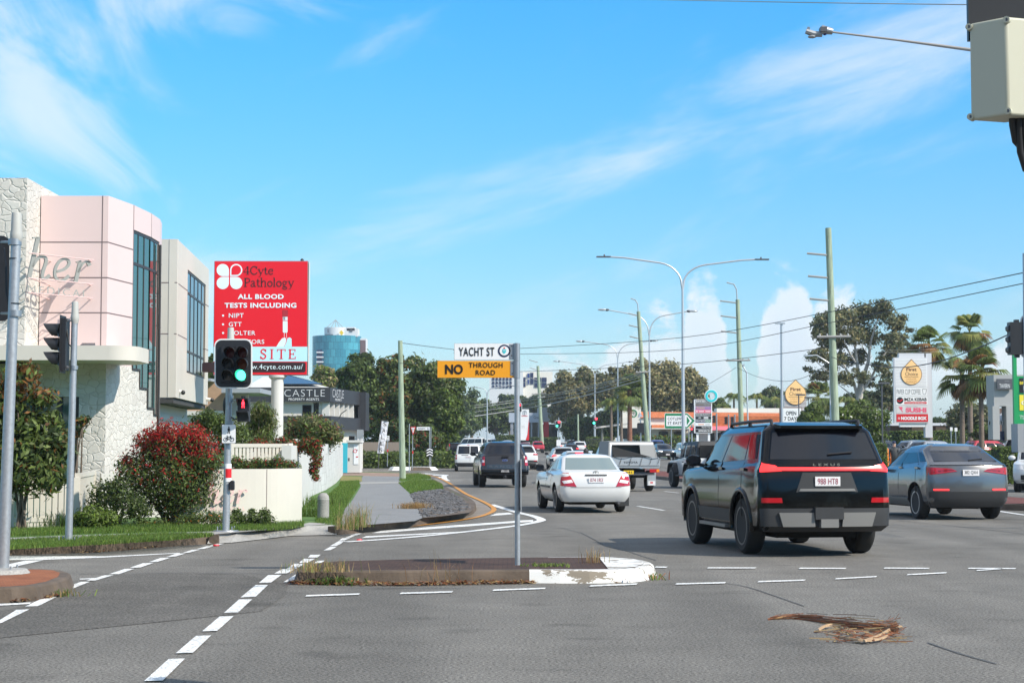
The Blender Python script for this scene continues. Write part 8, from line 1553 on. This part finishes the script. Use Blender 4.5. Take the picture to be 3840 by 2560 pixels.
# red-tipped photinia
B = sb([(640, 1690, 105), (560, 1740, 95), (730, 1720, 105), (500, 1790, 70), (740, 1800, 85), (660, 1800, 110), (560, 1850, 85), (700, 1870, 90), (620, 1640, 70), (720, 1650, 70), (560, 1660, 60), (775, 1735, 55), (470, 1740, 40), (640, 1910, 60)], 32.2)
zt_, zb2 = at(0, 1570, 32.2).z, at(0, 1930, 32.2).z
def redness(P, U):
    h = (P[:, 2] - zb2) / (zt_ - zb2); cl = np.sin(P[:, 0] * 9.1 + P[:, 2] * 7) * np.sin(P[:, 1] * 8 + P[:, 2] * 11.3); p = np.clip((h - .50) * 2.6 + .25 * cl + .25 * (U[:, 2] - .2), .03, .9) * np.where(h > .3, 1, .4) + np.where((cl > .55) & (U[:, 2] > -.1), .3, 0)
    return np.where(RNG.random(len(P)) < p, pick(len(P), [0, 0, 0, 3, 1]), pick(len(P), [3, 3, .8, 0, .3]))
bush('large rounded shrub with bright red upper leaves and green below', B, 23000, .078, ['leaf_dark', 'leaf_mid', 'leaf_light', 'leaf_red', 'leaf_rust'], None, base(650, 32.2, .15), .36, redness, 'red_leaved_shrub', 8)
# broad-leaved shrub at the left edge
B = sb([(60, 1440, 75), (150, 1500, 60), (30, 1560, 90), (130, 1620, 85), (190, 1580, 50), (60, 1700, 95), (170, 1720, 85), (30, 1790, 80), (140, 1800, 80), (-60, 1520, 120), (-60, 1700, 120), (215, 1650, 40), (200, 1790, 60), (100, 1390, 45), (250, 1690, 35)], 30.3)
def mag(P, U): h = P[:, 2]; return np.where((h > at(0, 1500, 30.3).z) & (RNG.random(len(P)) < .5), 3, pick(len(P), [3, 3, 1.6, .5]))
bush('broad glossy-leaved shrub with bronze top leaves at the left edge', B, 8000, .16, ['leaf_dark', 'leaf_mid', 'leaf_light', 'leaf_orange'], None, base(90, 30.3, .15), .36, mag, 'broad_leaved_shrub', 6, droop=.5)
bush('dark low shrub between the white side fence and the red-leaved shrub', sb([(400, 1860, 70), (470, 1890, 70), (360, 1910, 45), (440, 1830, 45), (520, 1920, 55)], 31.6), 4200, .075, GR, [5, 2.5, .3], base(440, 31.6, .15))
bush('low yellow-green shrub at the foot of the white picket fence', sb([(340, 1940, 48), (400, 1945, 40), (300, 1955, 35)], 30.4), 2600, .075, ['leaf_light', 'leaf_lime', 'leaf_mid'], [2, 2.5, 1.5], base(350, 30.4, .15))
bush('flowering groundcover with small orange flowers at the foot of the garden wall', sb([(740, 1950, 40), (800, 1945, 38), (690, 1955, 35), (860, 1948, 34), (600, 1962, 30), (540, 1965, 28)], 31.4, .15, .7), 3600, .055, GR + ['flower_orange'], [2, 3, 2, .22], base(780, 31.4, .15), .35, None, 'flowering_groundcover')
bush('leggy dark green shrub in front of the pink wall lettering', sb([(900, 1948, 34), (950, 1950, 36), (1000, 1955, 34), (885, 1922, 20), (990, 1925, 24), (945, 1918, 16)], 31.6, .15), 2800, .065, GR, [3.5, 3, .8], base(930, 31.6, .15), .35, None, 'leggy_shrub', 6, .85)
bush('low red-tipped hedge planted along the top of the garden wall', sb([(885 + 26 * i, 1740 + (i % 3) * 7, 34 - (i % 2) * 6) for i in range(9)], 34.6, .3), 4200, .07, GR + ['leaf_rust', 'leaf_red'], [2, 3.5, 1.4, .9, .3], base(1000, 34.6, .15), .4, None, 'planted_hedge')
bush('red-tipped hedge rising behind the white slatted fence', sb([(960 + 32 * i, 1668 + (i % 3) * 8 - i * 1, 30) for i in range(8)] + [(1180, 1690, 26), (1188, 1716, 22), (1183, 1742, 22), (1176, 1766, 20), (1184, 1790, 16), (1160, 1690, 20)], 39.5, .3), 5200, .085, GR + ['leaf_red', 'leaf_rust'], [2, 2.4, .8, 1.6, .9], base(1060, 39.5, .15), .4, None, 'red_tipped_hedge')
bush('clipped olive-green bush with reddish tips beyond the block wall', sb([(1110, 1610, 55), (1170, 1600, 60), (1230, 1620, 50), (1140, 1650, 50), (1210, 1655, 50), (1260, 1640, 30), (1080, 1640, 40)], 62, .5), 6500, .14, ['leaf_olive', 'leaf_mid', 'leaf_light', 'leaf_rust'], [3, 3, 1, .6], base(1170, 62, .15), .4, None, 'clipped_bush')
bush('weeping feathery green shrub left of the white billboard column', sb([(975, 1540, 40), (960, 1580, 45), (1000, 1590, 45), (945, 1620, 40), (990, 1640, 45), (1010, 1550, 25)], 44, .4), 4500, .13, ['leaf_olive', 'leaf_light', 'leaf_mid'], [2, 2.4, 2], base(975, 44, .15), .22, None, 'weeping_shrub', 5, .8, droop=1.2)
bush('rounded green garden shrub behind the signal pole', sb([(760, 1600, 60), (820, 1590, 50), (880, 1620, 55), (720, 1640, 50), (900, 1660, 60), (840, 1660, 60), (780, 1560, 35)], 43, .5), 6000, .10, GR, [2.5, 3.5, 1.6], base(830, 43, .15))
bush('dark leafy mound right of the broad-leaved shrub, beside the shop window', sb([(310, 1580, 26), (290, 1620, 26), (240, 1640, 40)], 33.5), 900, .11, ['leaf_orange', 'leaf_dark', 'leaf_mid'], [2, 2, 2], base(290, 33.5, .15), .36, None, 'bronze_shrub')
bush('climbing plant with bright leaves at the end of the far footpath', sb([(1655, 1660, 26), (1660, 1690, 26), (1648, 1715, 22), (1640, 1640, 22), (1600, 1690, 30), (1570, 1700, 26)], 143, .6), 2600, .28, GR + ['leaf_lime'], [1, 2.5, 2.5, 1.4], base(1650, 143, .15), .5, None, 'climbing_plant')
# blades: tufts, strelitzias and lawns
def blades(P, L, w, lean=.5, stiff=.35):
    n = len(P); az = RNG.uniform(0, 2 * np.pi, n); le = np.abs(RNG.normal(0, lean, n)); h = np.c_[np.cos(az), np.sin(az), np.zeros(n)]; L = L * RNG.uniform(.5, 1.2, n); s = np.c_[-np.sin(az + .6), np.cos(az + .6), np.zeros(n)] * (w / 2)
    q = P + h * (le * L * stiff)[:, None] + np.c_[np.zeros((n, 2)), L * .62]; e = P + h * (le * L)[:, None] + np.c_[np.zeros((n, 2)), L * (1 - .35 * np.minimum(le, 1.6))]
    return np.stack([P - s, P + s, q + s * .8, q - s * .8, q - s * .8, q + s * .8, e + s * .1, e - s * .1], axis=1).reshape(-1, 3)
def tuft(label, c, r, n, L, w, mats, wt, name='grass_tuft', lean=.6, cat='grass tuft', hero=None):
    t = np.array([c]) ; P = np.c_[RNG.normal(0, r, (n, 2)), np.zeros(n)] * np.array([1, .7, 1]) + np.array([c.x, c.y, c.z]); V = blades(P, L, w, lean); mi = np.repeat(pick(n, wt), 2)
    o = rawquads(name, V - np.array([c.x, c.y, c.z]), mats, mi); o.location = c; return tag(o, label, cat)
tuft('tall straw-coloured weed clump on the ramp at the footpath end', gnd(1335, 1975, .15), .15, 200, .45, .007, ['straw', 'blade_green', 'leaf_khaki'], [2.5, 1.5, 1.2], 'weed_clump')
tuft('second straw weed clump leaning over the footpath ramp', gnd(1300, 1985, .12), .12, 130, .32, .007, ['straw', 'blade_green', 'leaf_khaki'], [2, 2, 1], 'weed_clump')
tuft('orange dry grass tuft at the edge of the rock bed', gnd(1550, 1905, .16), .17, 520, .17, .009, ['straw', 'palm_brown'], [3, 1.2], 'dry_grass', 1.0)
tuft('green strappy grass clump against the white side wall, nearest the bollard', Vector((*at(1172, 1930, 36.2).xy, .15)), .2, 260, .30, .012, ['blade_green', 'blade_lime', 'leaf_mid'], [2, 1.5, 1.5], 'strappy_grass', .8)
tuft('green strappy grass clump further along the white side wall', Vector((*at(1200, 1870, 42).xy, .15)), .25, 260, .32, .014, ['blade_green', 'blade_lime', 'leaf_mid'], [2, 1, 2], 'strappy_grass', .8)
tuft('small leafy weeds at the left end of the median kerb', gnd(1255, 2190, .0), .13, 150, .12, .02, ['blade_green', 'leaf_mid', 'leaf_light', 'straw'], [2, 2, 1, 1], 'weed_clump', 1.)
tuft('dry yellow weeds on the left tip of the median', gnd(1200, 2142, .15), .18, 220, .16, .007, ['straw', 'blade_lime', 'leaf_khaki'], [3, 1, 1], 'weed_clump', .8)
tuft('thin dry stalks growing from the front of the median', gnd(1640, 2188, .0), .25, 24, .36, .006, ['straw', 'palm_brown'], [2, 1], 'dry_stalks', .5)
tuft('few dry stalks left of the street name post', gnd(1745, 2186, .0), .25, 18, .28, .006, ['straw', 'palm_brown', 'blade_green'], [2, 1, .6], 'dry_stalks', .5)
tuft('brown dry stalks at the start of the white island nose', gnd(2222, 2110, .15), .08, 40, .2, .008, ['straw', 'palm_brown', 'leaf_khaki'], [2, 1.4, .6], 'dry_stalks', .6)
tuft('low green moss weeds on the pavers by the street name post', gnd(2060, 2122, .15), .14, 90, .05, .02, ['blade_lime', 'leaf_light'], [2, 1], 'weed_clump', 1.2)
tuft('weeds at the foot of the white island nose', gnd(2400, 2172, .0), .13, 130, .10, .014, ['blade_green', 'straw', 'litter_brown'], [1.5, 1, 1], 'weed_clump', 1.2)
tuft('thin weeds along the rim of the left brick island', gnd(225, 2235, .0), .12, 90, .10, .012, ['blade_green', 'straw', 'blade_lime'], [2, 1.2, 1], 'weed_clump', 1.)
tuft('dark strappy grass at the foot of the picket fence by the second pole', gnd(290, 1975, .15), .3, 300, .34, .014, ['blade_green', 'leaf_dark', 'leaf_mid'], [1.5, 2, 2], 'strappy_grass', .8)
for x, y, l in ((3640, 1706, 'left clump of bird of paradise plants before the fan palms'), (3715, 1708, 'middle clump of bird of paradise plants before the fan palms'), (3770, 1712, 'right clump of bird of paradise plants by the square hedge')):
    tuft(l, base(x, 86, .15), .32, 110, 1.25, .11, ['leaf_dark', 'leaf_mid', 'leaf_light', 'flower_orange'], [2, 3, 1.4, .12], 'bird_of_paradise', .55, 'shrub')
def inpoly(poly, n):
    poly = np.array(poly); lo, hi = poly.min(0), poly.max(0); out = []
    while len(out) < n:
        p = RNG.uniform(lo, hi, (n * 2, 2)); c = np.zeros(len(p), bool); j = len(poly) - 1
        for i in range(len(poly)):
            a, b = poly[i], poly[j]; t = ((a[1] > p[:, 1]) != (b[1] > p[:, 1])) & (p[:, 0] < (b[0] - a[0]) * (p[:, 1] - a[1]) / (b[1] - a[1] + 1e-12) + a[0]); c ^= t; j = i
        out += list(p[c])
    return np.array(out[:n])
def lawn(polyS, n, L, w, mats=('blade_green', 'blade_lime', 'leaf_mid'), wt=(3, 1.6, 1), z=.15, name='grass'):
    poly = [tuple(gnd(x, y, z).xy) for x, y in polyS]; P = np.c_[inpoly(poly, n), np.full(n, z)]; return tag(rawquads(name, blades(P, L, w, .7), list(mats), np.repeat(pick(n, wt), 2)), kind='stuff')
lawn([(-120, 2072), (0, 2062), (380, 2042), (640, 2026), (790, 2012), (800, 2008), (630, 2006), (295, 2020), (0, 2034), (-120, 2042)], 14000, .085, .008)
lawn([(-120, 2028), (0, 2014), (295, 2003), (630, 1994), (860, 1992), (1060, 1988), (1140, 1975), (1140, 1960), (1000, 1968), (760, 1972), (500, 1972), (300, 1985), (0, 1990), (-120, 2000)], 16000, .09, .008)
lawn(P6([(-200, 1060), (0, 1085), (70, 1075), (130, 890), (290, 650), (285, 600), (80, 610), (60, 660), (-60, 760), (-200, 950)]), 16000, .10, .009)
lawn(P6([(720, 622), (850, 738), (940, 715), (1215, 690), (1200, 640), (1100, 592), (900, 592)]), 9000, .10, .011)
lawn(P6([(810, 525), (950, 520), (1060, 545), (1080, 570), (720, 598), (745, 575)]), 3500, .10, .014)
# rocks and litter
poly = [tuple(gnd(x, y, .15).xy) for x, y in P6([(985, 1000), (850, 742), (940, 720), (1140, 690), (1210, 690), (1380, 780), (1480, 860), (1500, 900), (1450, 930), (1200, 975)])]
def rocks():
    mb = MB(); P = inpoly(poly, 900)
    for x, y in P: r = RNG.uniform(.03, .075); mb.ball((x, y, .155), (r * RNG.uniform(.8, 1.5), r * RNG.uniform(.7, 1.2), r * RNG.uniform(.25, .5)), 'rock', 6, 4)
    me = mb.build('rocks', smooth=None); N = np.array([v.co[:] for v in me.data.vertices]); N += RNG.normal(0, .010, N.shape); me.data.vertices.foreach_set('co', N.astype(np.float32).ravel()); tag(me, kind='stuff')
rocks()
pb = [tuple(gnd(x, y, .155).xy) for x, y in P6([(985, 1003), (850, 742), (940, 712), (1140, 682), (1232, 678), (1420, 768), (1535, 850), (1562, 895), (1500, 945), (1200, 985)])]
mb = MB(); mb.face([(x, y, .157) for x, y in pb], 'kerb_concrete'); struct('rock_bed', mb)
def litter(segs, n, w):
    P = []
    for _ in range(n): (a, b) = segs[RNG.integers(len(segs))]; t = RNG.random(); p = gnd(a[0] + (b[0] - a[0]) * t, a[1] + (b[1] - a[1]) * t, 0.); P.append((p.x + RNG.normal(0, .03), p.y - abs(RNG.normal(0, w)), .012 + abs(RNG.normal(0, .012))))
    P = np.array(P); N = np.tile([0, 0, 1.], (len(P), 1)); o = leafmesh('leaf_litter', P, N, .07, .026, ['litter_brown', 'straw', 'bark'], pick(len(P), [3, 1.6, 1.6]), None, 0, .35); tag(o, kind='stuff')
litter([((1090, 2186), (1500, 2192)), ((1500, 2192), (2000, 2184)), ((2300, 2180), (2440, 2165))], 2600, .10)
litter([(P6([(440, 1135)])[0], P6([(800, 1098)])[0]), (P6([(750, 1100)])[0], P6([(1250, 1040)])[0])], 500, .05)
litter([((60, 2258), (230, 2236)), ((300, 2075), (620, 2050))], 200, .04)
# fallen palm frond on the road
def frond():
    t = thing('palm_frond', 'dry brown fallen palm frond lying on the road in the foreground', 'palm frond', gnd(3240, 2390)); V = []; MI = []
    spine = [gnd(x, y) for x, y in ((2880, 2323), (2960, 2318), (3040, 2326), (3140, 2345), (3250, 2362), (3360, 2368))]; C = crv([(p.x, p.y) for p in spine], 6)
    for _ in range(520):
        i = min(len(C) - 2, int(len(C) * RNG.random() ** .8)); f = i / len(C); k = min(len(C) - 1, i + int(RNG.integers(2, 7))); wd = .02 + .075 * f; h = .010 + .035 * f
        o = Vector((0, RNG.normal(0, wd), abs(RNG.normal(0, h)))); p, q = C[i] + o, C[k] + o * RNG.uniform(.6, 1.4) + Vector((0, RNG.normal(0, .02), RNG.uniform(0, .02))); n = Vector((0, .0032, .0022)); V += [p - n, q - n, q + n, p + n]; MI.append(int(pick(1, [4, .6, 1.2])[0]))
    rawquads('leaflets', np.array([tuple(v) for v in V]), ['litter_brown', 'straw', 'bark'], MI, t)
    mb = MB()
    for pts, w, z in (([(3072, 2374), (3100, 2358), (3140, 2360), (3190, 2395), (3245, 2416)], .05, .04), ([(3245, 2416), (3300, 2395), (3350, 2366), (3385, 2362)], .045, .035), ([(3090, 2385), (3150, 2400), (3220, 2412), (3270, 2414)], .05, .02), ([(3280, 2412), (3310, 2405), (3330, 2395)], .04, .02)):
        S = crv([tuple(gnd(x, y).xy) for x, y in pts], 5); A = [Vector((p.x, p.y - w / 3, .022)) for p in S]; M_ = [Vector((p.x, p.y,   .03 + .4 * z * math.sin(math.pi * (i + 1) / (len(S) + 1)))) for i, p in enumerate(S)]; Bq = [Vector((p.x, p.y + w, .034 + z * .1)) for p in S]; n = len(S)
        mb.add(A + M_ + Bq, [(r_ * n + i, r_ * n + i + 1, (r_ + 1) * n + i + 1, (r_ + 1) * n + i) for r_ in (0, 1) for i in range(n - 1)], 'sheath')
    mb.build('sheath', t, 60); V = []; MI = []
    for _ in range(150):
        a = gnd(RNG.uniform(3090, 3390), RNG.uniform(2365, 2412)); e = a + Vector((RNG.normal(.03, .09), RNG.normal(0, .03), abs(RNG.normal(.02, .02)))); a.z = abs(RNG.normal(.02, .02)); n = Vector((0, .003, .003)); V += [a - n, e - n, e + n, a + n]; MI.append(int(pick(1, [3, 1.3, 1.5])[0]))
    rawquads('fibres', np.array([tuple(v) for v in V]), ['litter_brown', 'straw', 'bark'], MI, t)
mat('sheath', (.38, .25, .14), .7, var=.3, vs=6, stretch=(1, 5, 1)); frond()

# unseen bank of leaves added behind the viewer to darken what cars and windows mirror
P = np.c_[RNG.uniform(-70, 60, 9000), RNG.uniform(-22, -16, 9000), 14 * RNG.random(9000) ** .8]; P[:, 2] *= .75 + .3 * np.sin(P[:, 0] * .35) * np.sin(P[:, 0] * .11 + 1)
U = unit(9000); U[:, 1] = np.abs(U[:, 1]); tag(leafmesh('added_leaf_bank', P, U, 1.3, .8, GR, pick(9000, [4, 3, 1])), kind='stuff')

# thin pale air over everything
mh = bpy.data.materials.new('haze'); mh.use_nodes = True; nt = mh.node_tree; nt.nodes.remove(nt.nodes['Principled BSDF']); pv = nt.nodes.new('ShaderNodeVolumePrincipled'); pv.inputs['Color'].default_value = (.86, .92, 1, 1); pv.inputs['Density'].default_value = .00022; pv.inputs['Anisotropy'].default_value = .2
nt.links.new(pv.outputs[0], nt.nodes['Material Output'].inputs['Volume'])
mb = MB(); mb.box(-3100, 3100, -120, 5100, -1.2, 56, mh); tag(mb.build('haze'), kind='stuff')
